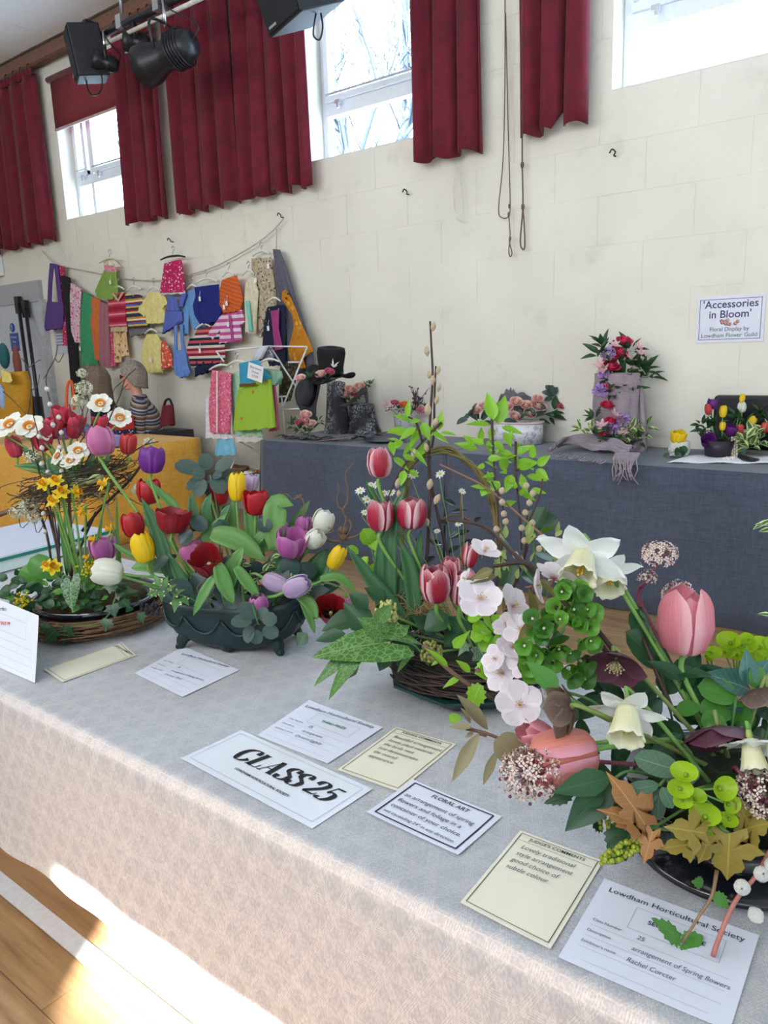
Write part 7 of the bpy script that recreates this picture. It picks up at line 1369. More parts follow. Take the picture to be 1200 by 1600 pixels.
for i, (x, y, r_, lb) in enumerate(((563, 767, 9, 'leftmost'), (573, 781, 9, 'lowest of the left three'), (588, 758, 8, 'upper right of the left spray'), (580, 757, 6, 'small upper'), (600, 771, 8, 'half hidden'), (612, 770, 8, 'right of the hidden one'), (570, 801, 7, 'lower lone'), (646, 742, 10, 'largest, under the vine'), (688, 741, 9, 'side-on, right of the willow stem'), (722, 768, 7, 'small one by the dark leaves'), (717, 818, 7, 'low one among dark leaves'), (683, 830, 6, 'lowest one beside the willow'))):
    z = zc+.01; c = at(x, y, z); ax = imgdir(random.uniform(-40, 40), 45); root = thing('daisy', lb+' white daisy near the striped tulips', 'daisy', c, 'small white daisies'); L_ = r_*z/1200
    star(root, c, ax, 9, L_, L_*.42, 'thin', WDY, .05, .1); MB().ball(c+ax*L_*.06, L_*.28, 7, 5).build('eye', DYC, root); stem(root, [c, c-V((0, 0, .02)), lerp(c, BC, .4), BC], .0009, STEMG)
for (x, y, r_, lb, dz, cc_) in ((605, 958, 18, 'pale green clustered skimmia buds left of the dry grass', -.09, '#b9ba72'), (604, 982, 10, 'small pale green bud cluster under the larger one', -.09, '#a3aa58'), (673, 1020, 17, 'olive bud cluster at the front of the nest', -.13, '#8d8a48')):
    root = thing('skimmia', lb, 'skimmia', BC, 'green skimmia bud heads'); c = at(x, y, zc+dz); R_ = r_*zc/1200; mb = MB(); rnd = random.Random(int(x))
    for k in range(90): d = V((rnd.gauss(0, 1), rnd.gauss(0, 1), rnd.gauss(0, 1))).normalized(); mb.ball(c+d*R_*rnd.uniform(.7, 1), R_*.15, 5, 4, sc=(1, 1, 1.3))
    mb.build('buds', M('buds_'+cc_, cc_, .6, .25, 150), root)['kind'] = 'stuff'; stem(root, [c, BC], .003, STEMG)
ARUM = leafmat('marbled_arum', '#3f6f28', vein='#7d9f5e', rough=.45, trans=.2, netted=14, vw=.04)
zA = zc-.14
sprig('arum_leaves', 'large pale-veined arum leaves spreading over the left of the nest', 'leaves', ARUM, 'arrow', zA, [(622, 1000, 484, 1022, 92), (590, 985, 662, 1004, 40), (552, 1012, 488, 1072, 34), (556, 1024, 510, 1094, 36), (600, 990, 560, 965, 46), (585, 975, 612, 945, 26, zA, 'lance'), (640, 1020, 620, 1052, 16)], [[(622, 1000), (650, 1010), (670, 1040)]], base=BC, arch=.22, fold=.2)
sprig('dark_leaves', 'broad dark green leaves between the planter and the nest', 'leaves', EVG, 'ovate', zc-.06, [(580, 985, 535, 940, 44), (560, 960, 500, 985, 36), (575, 950, 545, 925, 30), (600, 940, 570, 915, 30), (640, 985, 620, 1040, 40), (655, 985, 690, 960, 40), (700, 960, 660, 985, 44), (720, 985, 690, 1010, 40), (735, 1000, 700, 960, 36), (650, 1040, 640, 1062, 30), (560, 1030, 525, 1065, 30), (540, 990, 490, 1000, 26), (660, 1040, 672, 1070, 22), (690, 1030, 700, 1072, 26), (480, 990, 462, 1010, 26), (680, 990, 645, 960, 40), (610, 1010, 590, 1050, 36)], [[(580, 985), (620, 1000), (660, 1020)]], base=BC)
sprig('variegated_ivy', 'dark ivy leaves with speckled pale veins at the right of the nest', 'leaves', leafmat('speckled_ivy', '#2a4a34', vein='#8fa884', rough=.4, netted=26, vw=.04), 'ivy', zc-.16, [(748, 1010, 768, 1050, 44), (730, 1005, 715, 1025, 22), (785, 1000, 795, 1022, 26)], [[(748, 1010), (730, 990)]], base=BC)

sprig('dark_rear_leaves', 'broad dark leaves behind the catkins right of the vine arch', 'leaves', EVG, 'round', zc-.08, [(828, 822, 872, 806, 44), (835, 860, 880, 868, 50), (822, 840, 850, 790, 36), (815, 900, 850, 905, 40), (800, 880, 790, 920, 34)], [[(828, 822), (815, 880), (800, 940)]], base=BC)
rl = random.Random(77)
sprig('pale_bud_sprig', 'pale green half-open leaf buds between the vine arch and the blossom', 'leafy shoot', leafmat('pale_bud_green', '#9aa862', rough=.5, trans=.3), 'lance', 1.35, [(x, y, x+rl.uniform(-12, 12), y+rl.uniform(-26, -8), rl.uniform(6, 11)) for x, y in [(rl.uniform(770, 875), rl.uniform(835, 905)) for _ in range(34)]], [[(785, 840), (820, 890), (850, 930)], [(830, 835), (838, 880), (850, 930)], [(868, 860), (860, 900), (855, 935)]], base=BC)
# ================================================================ footed planter of mixed tulips
CBp = V((-1.545, 1.30, FT+.003)); ez = math.atan2(.41, .91); BB = CBp+V((0, 0, .10)); zb = zdep(CBp+V((0, 0, .2)))
ex_, ey_ = V((math.cos(ez), math.sin(ez), 0)), V((-math.sin(ez), math.cos(ez), 0))
GRP = M('verdigris_green', '#0a2628', .45, .35, 18, bump=.3)
pl_ = thing('footed_planter', 'dark green oval ornate planter on scrolled feet', 'planter', CBp)
def plf(u, v):
    a = 2*math.pi*u; c, s = math.cos(a), math.sin(a); prof = tab(v, [0, .15, .45, .8, .92, 1], [.70, .88, .97, 1.0, 1.07, 1.0]); sup = (abs(c)**3+abs(s)**3)**(-1/3)
    z = lerp(.006+.022*abs(c)**2, .128+.034*abs(c)**3, v)-(.018*max(0, abs(c)-.3)*(0) if v < .1 else 0)
    k = 1+.02*math.sin(a*12)*math.sin(math.pi*v)+.03*math.exp(-((abs(c)-.0)*6)**2)*(1-v)
    return CBp+ex_*(.215*prof*sup*.92*c*k)+ey_*(.105*prof*sup*s*k)+V((0, 0, z))
mb = MB().grid(plf, 72, 16, True)
def plin(u, v): return CBp+V((0, 0, .10))+(plf(u, 1)-(CBp+V((0, 0, .10))))*lerp(.96, .1, v)-V((0, 0, .035*v))
mb.grid(plin, 72, 3, True); mb.build('body', GRP, pl_)
for sx in (-1, 1):
    for sy in (-1, 1):
        b = CBp+ex_*sx*.115+ey_*sy*.05; MB().tube([b+V((0, 0, .045)), b+ex_*sx*.02+ey_*sy*.012+V((0, 0, .025)), b+ex_*sx*.026+ey_*sy*.02+V((0, 0, .008)), b+ex_*sx*.036+ey_*sy*.022+V((0, 0, .009))], [.024, .017, .012, .010], 8, smooth=4).build('foot', GRP, pl_)
for sy in (-1, 1): MB().lathe([(0, 0), (.02, .004), (.026, .02), (.03, .045)], CBp+ey_*sy*.068+V((0, 0, .001)), 12).build('foot', GRP, pl_)
for k in range(5):
    a0 = -2.6+k*.52; P = [plf((a0+.5*t)/(2*math.pi) % 1, .72-.34*math.sin(math.pi*t))+(plf((a0+.5*t)/(2*math.pi) % 1, .6)-CBp).normalized()*.003 for t in [i/8 for i in range(9)]]
    MB().tube(P, [.003, .006, .003], 6).build('swag', GRP, pl_)
RED = petalmat('deep_red_tulip', '#b3101f', '#c82a34', base='#2a1416', e0=.7, streak=.2, trans=.2); CRIM = petalmat('crimson_tulip', '#8c0a19', '#a31826', e0=.7, streak=.2, trans=.2); REDB = petalmat('red_black_eyed_tulip', '#a01020', '#b8242c', base='#171010', e0=.7, streak=.2, baseh=.34)
YLT = petalmat('bright_yellow_tulip', '#f0c808', '#f5d428', base='#c9c23a', e0=.6, streak=.1, trans=.25); MAU = petalmat('mauve_pink_tulip', '#b25a9e', '#cb86b8', base='#d8b8c8', e0=.45, streak=.16); LILC = petalmat('lilac_tulip', '#b79ac0', '#d0bcd6', base='#cdd0a8', e0=.4, streak=.12); WTT = petalmat('cream_white_tulip', '#e4e4d6', '#efefe6', base='#cdd69a', e0=.6, streak=.05, trans=.3); VIO = petalmat('violet_tulip', '#6d1f88', '#8a3aa4', e0=.6, streak=.2); PNK2 = petalmat('orchid_pink_tulip', '#c46a9c', '#d88ab4', base='#dcd0b0', e0=.5, streak=.18)
GB = 'tulips in the green footed planter'
def tb(*a, off=(0, 0), **k): return tulip(*a[:7], BB+ex_*off[0]+ey_*off[1], *a[7:], group=GB, **k)
tb(237, 718, 44, 46, zb-.02, VIO, 'violet tulip highest at the left of the planter', 2, 8, .3, off=(-.1, 0))
tb(232, 768, 38, 42, zb+.12, RED, 'dull red tulip hidden behind the violet one', 0, 5, .2, off=(-.08, .04))
tb(370, 761, 27, 48, zb, YLT, 'tall closed yellow tulip at the top centre of the planter', 0, 4, .0, off=(.03, 0))
tb(400, 785, 42, 42, zb-.03, RED, 'bright red cupped tulip right of the tall yellow one', 4, 14, .42, off=(.05, 0))
tb(343, 770, 32, 40, zb+.06, RED, 'small red tulip with a white mark left of the tall yellow', -4, 18, .5, off=(.0, .03))
tb(332, 758, 16, 30, zb+.12, VIO, 'violet tulip bud behind the small red tulip', 0, 4, .0, off=(0, .05))
tb(392, 756, 24, 32, zb+.08, LILC, 'pale lilac tulip behind the tall yellow one', 10, 6, .25, off=(.05, .04))
tb(270, 812, 58, 44, zb-.05, CRIM, 'wide open dark red tulip at the left centre of the planter', 4, 10, .7, off=(-.06, -.02))
tb(208, 820, 38, 42, zb+.03, RED, 'dark red tulip leaning left above the yellow one', -10, 8, .2, off=(-.12, 0))
tb(223, 857, 34, 48, zb-.06, YLT, 'closed yellow tulip leaning left at the planter end', -16, 8, .0, off=(-.12, -.03))
tb(168, 893, 46, 50, zb-.03, WTT, 'cream white tulip lying out sideways to the left', -80, 8, .15, off=(-.14, -.02))
tb(160, 857, 44, 42, zb+.08, MAU, 'mauve pink tulip behind the sideways white one', -5, 12, .4, off=(-.14, .03))
tb(158, 690, 44, 48, zb+.10, PNK2, 'large orchid pink tulip on a long stem reaching to the left nest', -6, 6, .02, off=(-.1, .02))
tb(303, 862, 44, 40, zb-.02, PNK2, 'pink tulip half behind the front dark red one', -30, 10, .35, off=(-.02, -.03))
tb(325, 877, 52, 54, zb-.12, CRIM, 'dark red open tulip facing left at the planter front', -12, 42, .75, off=(0, -.05))
tb(455, 848, 54, 50, zb-.08, MAU, 'large open mauve tulip at the right of the planter', 10, 25, .5, off=(.1, -.03))
tb(473, 822, 26, 34, zb-.02, MAU, 'mauve tulip behind the large open mauve one', 12, 6, .1, off=(.1, .0))
tb(441, 828, 20, 26, zb+.04, MAU, 'dim mauve tulip behind the curled leaf', 0, 6, .1, off=(.08, .03))
tb(505, 815, 36, 38, zb-.02, WTT, 'upper of the two white tulips at the right', 24, 8, .08, off=(.12, .0))
tb(492, 842, 32, 34, zb-.07, WTT, 'lower of the two white tulips at the right', 48, 24, .08, off=(.12, -.03))
tb(526, 871, 26, 42, zb-.08, YLT, 'closed yellow tulip leaning right out of the planter', 28, 8, .0, off=(.14, -.02))
tb(430, 911, 30, 44, zb-.13, LILC, 'lilac tulip drooping with its tip to the right', 112, 10, .0, off=(.05, -.06))
tb(463, 917, 34, 46, zb-.16, LILC, 'lilac tulip in front pointing up to the right', 66, 14, .0, off=(.08, -.07))
tb(405, 943, 30, 30, zb-.15, MAU, 'short mauve tulip peeping over the planter rim', -12, 22, .1, off=(.03, -.06))
tb(517, 955, 44, 60, zb-.10, REDB, 'red tulip with a black and yellow eye facing the camera', 8, 60, .8, off=(.15, -.03))
tb(549, 946, 24, 26, zb-.05, MAU, 'small mauve tulip nodding down behind the nest leaves', 150, 5, .05, off=(.16, -.0))
bl = thing('tulip_leaves', 'broad curling tulip leaves filling the footed planter', 'leaves', BB)
LT_ = leafmat('tulip_leaf_light', '#6f9c52', rough=.42, trans=.28, vw=.05)
for p, w_, dz, mt in (([(268, 905), (258, 870), (240, 818), (221, 778)], 25, -.04, TLEAFD), ([(290, 850), (275, 797), (250, 770), (222, 746)], 15, .02, TLEAF), ([(310, 880), (322, 845), (356, 800)], 26, -.02, TLEAF), ([(330, 834), (372, 846), (415, 876)], 38, -.08, LT_), ([(356, 920), (362, 890), (382, 852)], 30, -.12, TLEAF), ([(430, 860), (430, 815), (434, 786), (459, 790)], 38, -.05, LT_), ([(450, 830), (468, 808), (484, 782)], 15, .0, TLEAF), ([(385, 865), (410, 836), (432, 824)], 17, -.04, TLEAF), ([(500, 905), (530, 902), (560, 930)], 16, -.08, TLEAF), ([(480, 920), (500, 885), (512, 858)], 40, -.03, TLEAFD), ([(368, 885), (388, 912), (406, 934)], 20, -.14, TLEAF), ([(340, 880), (352, 915), (366, 944)], 26, -.15, TLEAF), ([(336, 900), (318, 930), (302, 962)], 18, -.15, TLEAF), ([(360, 850), (362, 810), (363, 780)], 15, .02, TLEAF), ([(392, 850), (390, 815), (383, 785)], 18, .0, TLEAF), ([(305, 830), (302, 800), (298, 770)], 18, .02, TLEAFD), ([(330, 840), (322, 800), (330, 770)], 20, .03, TLEAFD), ([(460, 925), (485, 945), (496, 968)], 20, -.14, LT_), ([(470, 935), (484, 965), (492, 990)], 13, -.13, TLEAF), ([(395, 868), (425, 850), (460, 862)], 20, -.02, TLEAF), ([(270, 890), (230, 884), (205, 888)], 26, -.02, LT_), ([(300, 940), (280, 900), (262, 862)], 18, -.06, TLEAFD), ([(415, 900), (432, 876), (440, 850)], 24, -.04, TLEAFD), ([(345, 820), (352, 800), (360, 788)], 12, .0, TLEAFD), ([(230, 880), (195, 862), (176, 848)], 10, .0, TLEAF)): rpx(bl, p, w_, zb+dz, mt)
def eulist(hub, tips): return [(hub[0]+(t[0]-hub[0])*.25, hub[1]+(t[1]-hub[1])*.25)+t for t in tips]
sprig('eucalyptus', 'grey-green eucalyptus leaves high behind the tulips', 'eucalyptus', FEU, 'round', zb+.04, eulist((328, 742), [(272, 722, 30), (318, 708, 24), (362, 716, 24), (288, 762, 26), (330, 774, 36), (346, 742, 16), (376, 748, 24), (302, 776, 24), (350, 770, 26), (300, 738, 24)]), [[(328, 742), (340, 800), (345, 880)]], base=BB, fold=.1, arch=.2)
sprig('eucalyptus', 'grey-green eucalyptus sprig drooping over the planter front', 'eucalyptus', FEU, 'round', zb-.19, eulist((404, 976), [(360, 966, 30), (378, 1000, 28), (432, 962, 28), (434, 994, 24), (398, 1008, 22), (376, 940, 28), (414, 948, 20)]), [[(404, 976), (396, 950), (392, 920, zb-.1)]], base=BB, fold=.1, arch=.2)
r5 = random.Random(55)
sprig('dark_fillers', 'dark eucalyptus leaves between the planter tulips', 'foliage', leafmat('slate_leaf', '#2c4540', rough=.4, trans=.08), 'round', zb-.05, [(300, 930, 262, 912, 34), (330, 930, 300, 895, 34), (370, 900, 345, 870, 36), (420, 930, 450, 890, 38), (455, 900, 452, 868, 34), (480, 945, 515, 920, 36), (470, 960, 505, 950, 34), (300, 960, 330, 935, 30), (400, 940, 430, 925, 32), (355, 840, 340, 812, 30), (280, 850, 300, 830, 26), (440, 950, 470, 935, 34), (500, 930, 530, 910, 28), (350, 960, 390, 930, 36), (320, 830, 300, 805, 26), (240, 890, 262, 870, 24), (270, 940, 250, 915, 24), (390, 880, 410, 905, 30), (420, 830, 405, 810, 24), (470, 880, 490, 905, 30)]+[(x, y, x+r5.uniform(-26, 26), y+r5.uniform(-26, 18), 20, zb+r5.uniform(-.02, .06)) for x, y in [(r5.uniform(255, 505), r5.uniform(855, 945)) for _ in range(40)]], [[(370, 960), (375, 900), (372, 850)]], base=BB)
sprig('variegated_ivy', 'cream-edged variegated leaves over the left end of the planter', 'leaves', FV, 'ivy', zb-.14, [(246, 918, 222, 912, 18), (250, 915, 240, 896, 18), (256, 916, 262, 900, 16), (246, 922, 232, 936, 16), (252, 924, 252, 942, 15), (262, 922, 276, 912, 14), (276, 936, 272, 958, 20), (284, 934, 296, 946, 18), (270, 930, 288, 920, 16), (240, 925, 228, 930, 12)], [[(240, 918), (262, 922), (284, 930), (310, 940)]], base=BB)
rnd = random.Random(21)
sprig('variegated_fillers', 'small cream-edged leaves scattered between the planter stems', 'foliage', FV, 'acute', zb-.05, [(x, y, x+rnd.uniform(-16, 16), y+rnd.uniform(-16, 12), 9) for x, y in [(rnd.uniform(375, 480), rnd.uniform(862, 925)) for _ in range(34)]], [], base=BB)
ct = thing('contorted_twig', 'twisted brown hazel twig at the right of the planter', 'twig', BB+ex_*.12); zt2 = zb-.04
for p, r_ in (([(554, 722), (541, 738), (541, 752), (544, 766), (543, 785), (536, 797), (541, 812), (536, 826), (531, 836), (540, 842), (520, 846), (498, 838), (478, 852), (460, 900)], [.0016, .005]), ([(526, 752), (530, 764), (527, 775), (528, 790), (536, 797)], [.001, .0022]), ([(545, 812), (549, 822), (544, 834), (538, 842)], [.0025, .004]), ([(472, 772), (462, 776), (470, 778), (475, 788), (474, 810), (478, 830), (470, 860)], [.0014, .0026]), ([(413, 778), (432, 774), (448, 772), (458, 780), (472, 774)], [.001, .002]), ([(490, 828), (510, 824), (522, 830), (505, 836)], [.0012, .002]), ([(540, 842), (556, 838), (572, 828)], [.004, .002])): stem(ct, [at(x, y, zt2) for x, y in p], r_, TWIGB)
nestb = MB(); 
for k in range(5): nestb.ball(at(536+rnd.uniform(-3, 3), 834+rnd.uniform(-7, 7), zt2), .010, 8, 6)
nestb.build('knot', TWIGB, ct)
cu = thing('curled_twig', 'thin brown tendrils curling inside the planter', 'twig', BB)
for k in range(7):
    cx_, cy_ = rnd.uniform(320, 470), rnd.uniform(900, 950); stem(cu, [at(cx_+math.cos(t)*(6+t*3), cy_+math.sin(t)*(6+t*2), zb-.12) for t in [i*.9 for i in range(6)]], .0014, TWIGB)
# ================================================================ left arrangement on two nests
CA = V((-2.06, 1.19, FT+.003)); BA = CA+V((0, 0, .07)); za = zdep(CA+V((0, 0, .15)))
ln_ = thing('willow_ring_nest', 'wide woven willow ring lying on the table at the left', 'nest', CA)
nest(ln_, CA+V((0, 0, .03)), .205, .034, 190, M('tan_nest_twig', '#7a5a3c', .7, .35, 40), 2, hz=.75)
db = thing('dark_dish', 'round black dish inside the willow ring', 'dish', CA); MB().lathe([(0, .01), (.13, .01), (.17, .045), (.185, .075), (.175, .075), (.15, .05), (0, .05)], CA, 36).build('dish', BKG, db)
MB().lathe([(0, .06), (.15, .06), (.12, .10), (.05, .12), (0, .12)], CA, 20).build('moss', M('brown_moss', '#4a3a20', .95, .4, 60, bump=.6), db)
un = thing('raised_nest', 'raised dark twig nest tilted on branch stems at the left', 'nest', BA); zu = za+.03; cu_ = at(118, 752, zu)
tl = Matrix.Rotation(math.radians(-16), 3, CF)@Matrix.Rotation(math.radians(-6), 3, 'X')
nest(un, cu_, .155, .042, 120, M('black_brown_twig', '#453529', .7, .35, 40), 7, tilt=tl, hz=1.0, tw=.0016, wild=.7)
nest(un, cu_-V((0, 0, .04)), .10, .04, 60, M('black_brown_twig', '#33251f', .7), 9, tilt=tl, hz=1.0, name='inner_twigs', tw=.0015, wild=.7)
for p in ([(68, 770), (88, 850), (100, 900)], [(108, 775), (108, 840), (112, 900)], [(45, 760), (72, 830), (90, 905)], [(150, 800), (128, 850), (112, 905)], [(92, 770), (92, 900), (95, 920)], [(236, 702), (205, 748), (160, 792), (128, 830)]): stem(un, [at(x, y, zu) for x, y in p]+([BA] if p[0][0] != 236 else []), [.0038, .0045], TWIG)
stem(un, [at(-20, 812, zu), at(25, 796, zu), at(70, 800, zu), at(85, 806, zu)], [.008, .006], TWIGB)
hd_ = thing('twig_hoop', 'pale bent twig hoop rising among the yellow daffodils', 'twig', BA); stem(hd_, [at(x, y, zu-.06) for x, y in ((118, 895), (107, 860), (108, 830), (122, 790), (135, 772), (150, 772), (166, 790), (176, 815))], [.004, .003], M('pale_twig', '#a38f72', .6))
vs_ = thing('stoneware_vase', 'grey speckled stoneware vase behind the yellow daffodils', 'vase', CA+V((-.03, .16, 0))); vb = V((at(140, 880, za+.14).x, at(140, 880, za+.14).y, FT+.003))
MB().lathe([(0, 0), (.05, 0), (.065, .05), (.062, .12), (.052, .16), (.056, .175), (.048, .172), (.05, .1), (0, .02)], vb, 26).build('vase', M('grey_stoneware', '#8a8680', .45, .2, 50), vs_)
NW = petalmat('white_narcissus_petal', '#ecebe0', '#f5f4ee', base='#e8e0a8', streak=.03, trans=.3, e0=.6); NO = petalmat('orange_corona', '#e39a2a', '#d8741c', e0=.5, streak=.15)
YD = petalmat('yellow_daffodil_petal', '#f0cf1c', '#f4dc4a', streak=.06, trans=.3, e0=.6); YO = petalmat('golden_trumpet', '#eba80e', '#f0bc2c', streak=.1, e0=.5)
GN = 'white narcissi with orange cups'
for (x, y, r_, a, t, dz, lb) in ((157, 631, 20, 10, 62, -.08, 'white orange-cupped narcissus highest, before the seated people'), (187, 654, 20, 30, 55, -.08, 'white orange-cupped narcissus right of the highest one'), (16, 664, 24, -20, 55, -.06, 'white orange-cupped narcissus at the left edge'), (46, 667, 24, 5, 58, -.08, 'white orange-cupped narcissus second from the left edge'), (68, 676, 14, 60, 30, -.05, 'small side-on white narcissus by the red tulips'), (122, 705, 18, 10, 60, -.11, 'white orange-cupped narcissus low in the nest, upper right'), (111, 720, 18, -15, 55, -.12, 'white orange-cupped narcissus low in the nest, centre'), (91, 713, 16, -50, 45, -.1, 'white narcissus low in the nest, turned left'), (-4, 675, 16, -50, 50, -.05, 'white narcissus cut by the left edge of the photo')):
    daffodil(x, y, r_, zu+dz, imgdir(a, t), lb, cu_, NW, NO, .22, .30, GN, 'narcissus', pw=.86, kind='narc', cup=.08, cuplike=True)
GY = 'yellow daffodils below the raised nest'
for (x, y, r_, a, t, lb) in ((69, 757, 14, -20, 58, 'leftmost of the yellow daffodils'), (88, 752, 14, 0, 55, 'uppermost of the clustered yellow daffodils'), (97, 769, 15, 20, 60, 'largest clustered yellow daffodil facing forward'), (84, 783, 14, -30, 55, 'lowest of the clustered yellow daffodils'), (118, 768, 13, 85, 15, 'yellow daffodil turned sharply to the right'), (163, 757, 14, -60, 35, 'yellow daffodil alone under the pink tulip, facing left'), (129, 797, 14, -140, 30, 'yellow daffodil nodding left below the twig hoop'), (174, 827, 13, -80, 25, 'yellow daffodil low beside the dark red tulip'), (148, 843, 13, -70, 25, 'yellow daffodil low above the mauve tulip'), (84, 886, 15, 30, 62, 'low yellow daffodil on the dish, right of two'), (74, 884, 12, -30, 50, 'low yellow daffodil on the dish, left of two'), (137, 872, 10, -60, 20, 'small yellow daffodil beside the sideways white tulip')):
    daffodil(x, y, r_, zu-.23, imgdir(a, t), lb, BA+V((.05, -.06, 0)), YD, YO, .75, .33, GY, pw=.62)
COR = petalmat('coral_red_lily_tulip', '#c8304a', '#dc5468', e0=.5, streak=.2, trans=.25); CORR = petalmat('scarlet_fringed_tulip', '#c62a30', '#e0605c', e0=.5, streak=.2)
GCo = 'coral red tulips in the raised nest'
for (x, y, w_, h_, a, t, op, dz, mt, lb) in ((95, 650, 34, 40, 4, 20, .5, .03, COR, 'coral red open tulip at the top of the raised nest'), (118, 665, 30, 44, 20, 12, .6, .03, COR, 'coral red tulip with spreading petals right of the top one'), (66, 683, 34, 46, -4, 10, .35, -.03, COR, 'coral red tulip in the middle of the raised nest'), (82, 668, 30, 38, 12, 10, .45, .0, COR, 'coral red tulip behind the middle one'), (23, 698, 26, 36, -12, 8, .1, .0, COR, 'closed coral red tulip at the left of the raised nest'), (160, 660, 30, 26, 0, 14, .5, .06, COR, 'coral red tulip behind the white narcissi'), (200, 693, 28, 36, 6, 10, .25, -.02, CORR, 'scarlet fringed tulip between the pink and violet ones')):
    tulip(x, y, w_, h_, zu+dz, mt, lb, cu_+V((0, 0, -.02)), a, t, op, GCo)
# twigs with silver catkins
GW = 'dark twigs of the left arrangement'
def twig(lb, path, cats, z, r=.0026, side=()):
    root = thing('pussy_willow', lb, 'willow twig', at(*path[-1], z), GW); stem(root, [at(x, y, z) for x, y in path], [r*.55, r], TWIG)
    for s in side: stem(root, [at(x, y, z) for x, y in s], [r*.6, r*.35], TWIG)
    for (x, y) in cats: catkin(root, at(x, y+4, z-.006), imgdir(random.uniform(-25, 25), 30), 4.6*z/1200, CATW, elong=1.0)
    return root
twig('tall curved willow twig with silver catkins left of the narcissi', [(90, 538), (86, 560), (73, 585), (74, 610), (84, 650), (92, 690), (100, 730), (108, 772), (112, 840), (112, 900)], [(92, 652), (84, 664), (96, 676), (94, 699), (102, 718), (98, 736), (78, 632), (76, 608), (112, 828), (118, 850)], zu-.1, side=[[(86, 560), (92, 566), (100, 552)], [(73, 585), (68, 592)]])
twig('short willow twig with silver catkins over the coral tulip', [(52, 650), (58, 672), (66, 705), (74, 742), (84, 800), (92, 860), (96, 905)], [(61, 682), (67, 700), (66, 725), (76, 738), (68, 802), (72, 830)], zu-.12)
twig('bare dark twig with buds leaning right of the seated people', [(212, 576), (196, 592), (186, 622), (172, 652), (162, 680), (140, 712), (125, 745)], [], zu-.1, side=[[(196, 592), (180, 606), (176, 616)], [(190, 610), (200, 600)]])
twig('bare dark twig with side shoots at the far left', [(34, 560), (44, 575), (49, 600), (46, 635), (44, 655), (56, 720), (80, 800), (95, 900)], [], zu-.05, side=[[(44, 575), (56, 566), (64, 562)], [(47, 610), (58, 604), (62, 585)], [(5, 612), (20, 625), (42, 648)]])
twig('bare dark twig crossing the middle of the raised nest', [(148, 652), (138, 672), (124, 694), (110, 730)], [], zu-.1, side=[[(96, 657), (115, 668), (138, 690), (155, 712)], [(108, 632), (112, 650), (116, 668)]])
twig('dark twig reaching right to a pale green bud', [(248, 690), (225, 696), (200, 712), (172, 735), (140, 758)], [], zu-.06, side=[[(225, 696), (240, 684)]])
# tiny white blossom clusters
BLW = M('tiny_white_blossom', '#dfdcc6', .6, .15, 80, trans=.2)
for (x, y, r_, lb) in ((131, 606, 13, 'cluster of tiny white blossom against the seated people'), (122, 626, 11, 'cluster of tiny white blossom just below the upper one'), (128, 583, 8, 'small pale green blossom tip beside the black trousers'), (44, 792, 15, 'grey-white blossom cluster at the left below the nest'), (52, 808, 12, 'lower grey-white blossom cluster at the left'), (28, 800, 12, 'grey-white blossom cluster nearest the left edge'), (217, 765, 11, 'round white blossom cluster below the dull red tulip'), (52, 712, 14, 'white blossom cluster inside the raised nest'), (232, 690, 8, 'pale green and white leaf tip at the end of the dark twig')):
    c = at(x, y, zu-.03); root = thing('blossom_cluster', lb, 'blossom', c, 'tiny white blossom clusters'); floretball(root, c, r_*zu/1200, 46, BLW, M('blossom_bud_green', '#a3a878', .6), sz=.3, seed=x, hemi=-1); stem(root, [c, c+V((0, .01, -.05)), lerp(c, cu_, .5)], .0012, TWIG)
# foliage
bl = thing('nest_leaves', 'green tulip leaves standing in the raised nest', 'leaves', cu_)
for p, w_ in (([(108, 760), (84, 735), (75, 712)], 17), ([(112, 755), (118, 730), (112, 705)], 15), ([(135, 752), (148, 735), (152, 712)], 13), ([(95, 745), (60, 730), (22, 728)], 13), ([(125, 760), (132, 740), (128, 725)], 14), ([(160, 740), (166, 725), (170, 708)], 12), ([(70, 735), (50, 712), (34, 700)], 13), ([(140, 745), (142, 725), (148, 705)], 14)): rpx(bl, p, w_, zu-.04, TLEAFD)
bl = thing('daffodil_foliage', 'upright daffodil leaves between dish and raised nest', 'leaves', BA)
for p, w_ in (([(105, 900), (98, 840), (90, 790)], 7), ([(110, 900), (104, 850), (100, 800)], 7), ([(190, 905), (184, 840), (182, 770)], 6), ([(160, 900), (156, 850), (160, 800)], 6), ([(175, 905), (185, 860), (176, 820)], 5), ([(120, 900), (116, 860), (112, 820)], 6)): rpx(bl, p, w_, zu-.08, TLEAF)
for i, (x, y, l_) in enumerate(((124, 756, 26), (148, 750, 26))):
    g_ = thing('grass_catkin', ['furry pale green catkin lying in the nest, left one', 'furry pale green catkin lying in the nest, right one'][i], 'catkin', at(x, y, zu-.1), 'furry green catkins'); MB().tube([at(x-l_/2, y+4, zu-.12), at(x, y-2, zu-.12), at(x+l_/2, y-5, zu-.12)], [.006, .013, .007], 9, smooth=4).build('catkin', fuzz('green_fuzz%d' % i, '#8a8f4c', '#b3b878'), g_)
MOT = leafmat('marbled_leaf', '#33582d', vein='#8aa880', rough=.35, trans=.12, netted=12, vw=.04)
sprig('marbled_leaves', 'large marbled heart-shaped leaf on the front of the left dish', 'leaves', MOT, 'arrow', za-.19, [(110, 904, 112, 955, 42), (128, 912, 134, 926, 12)], [[(110, 904), (100, 900), (95, 915)]], base=BA, arch=.15)
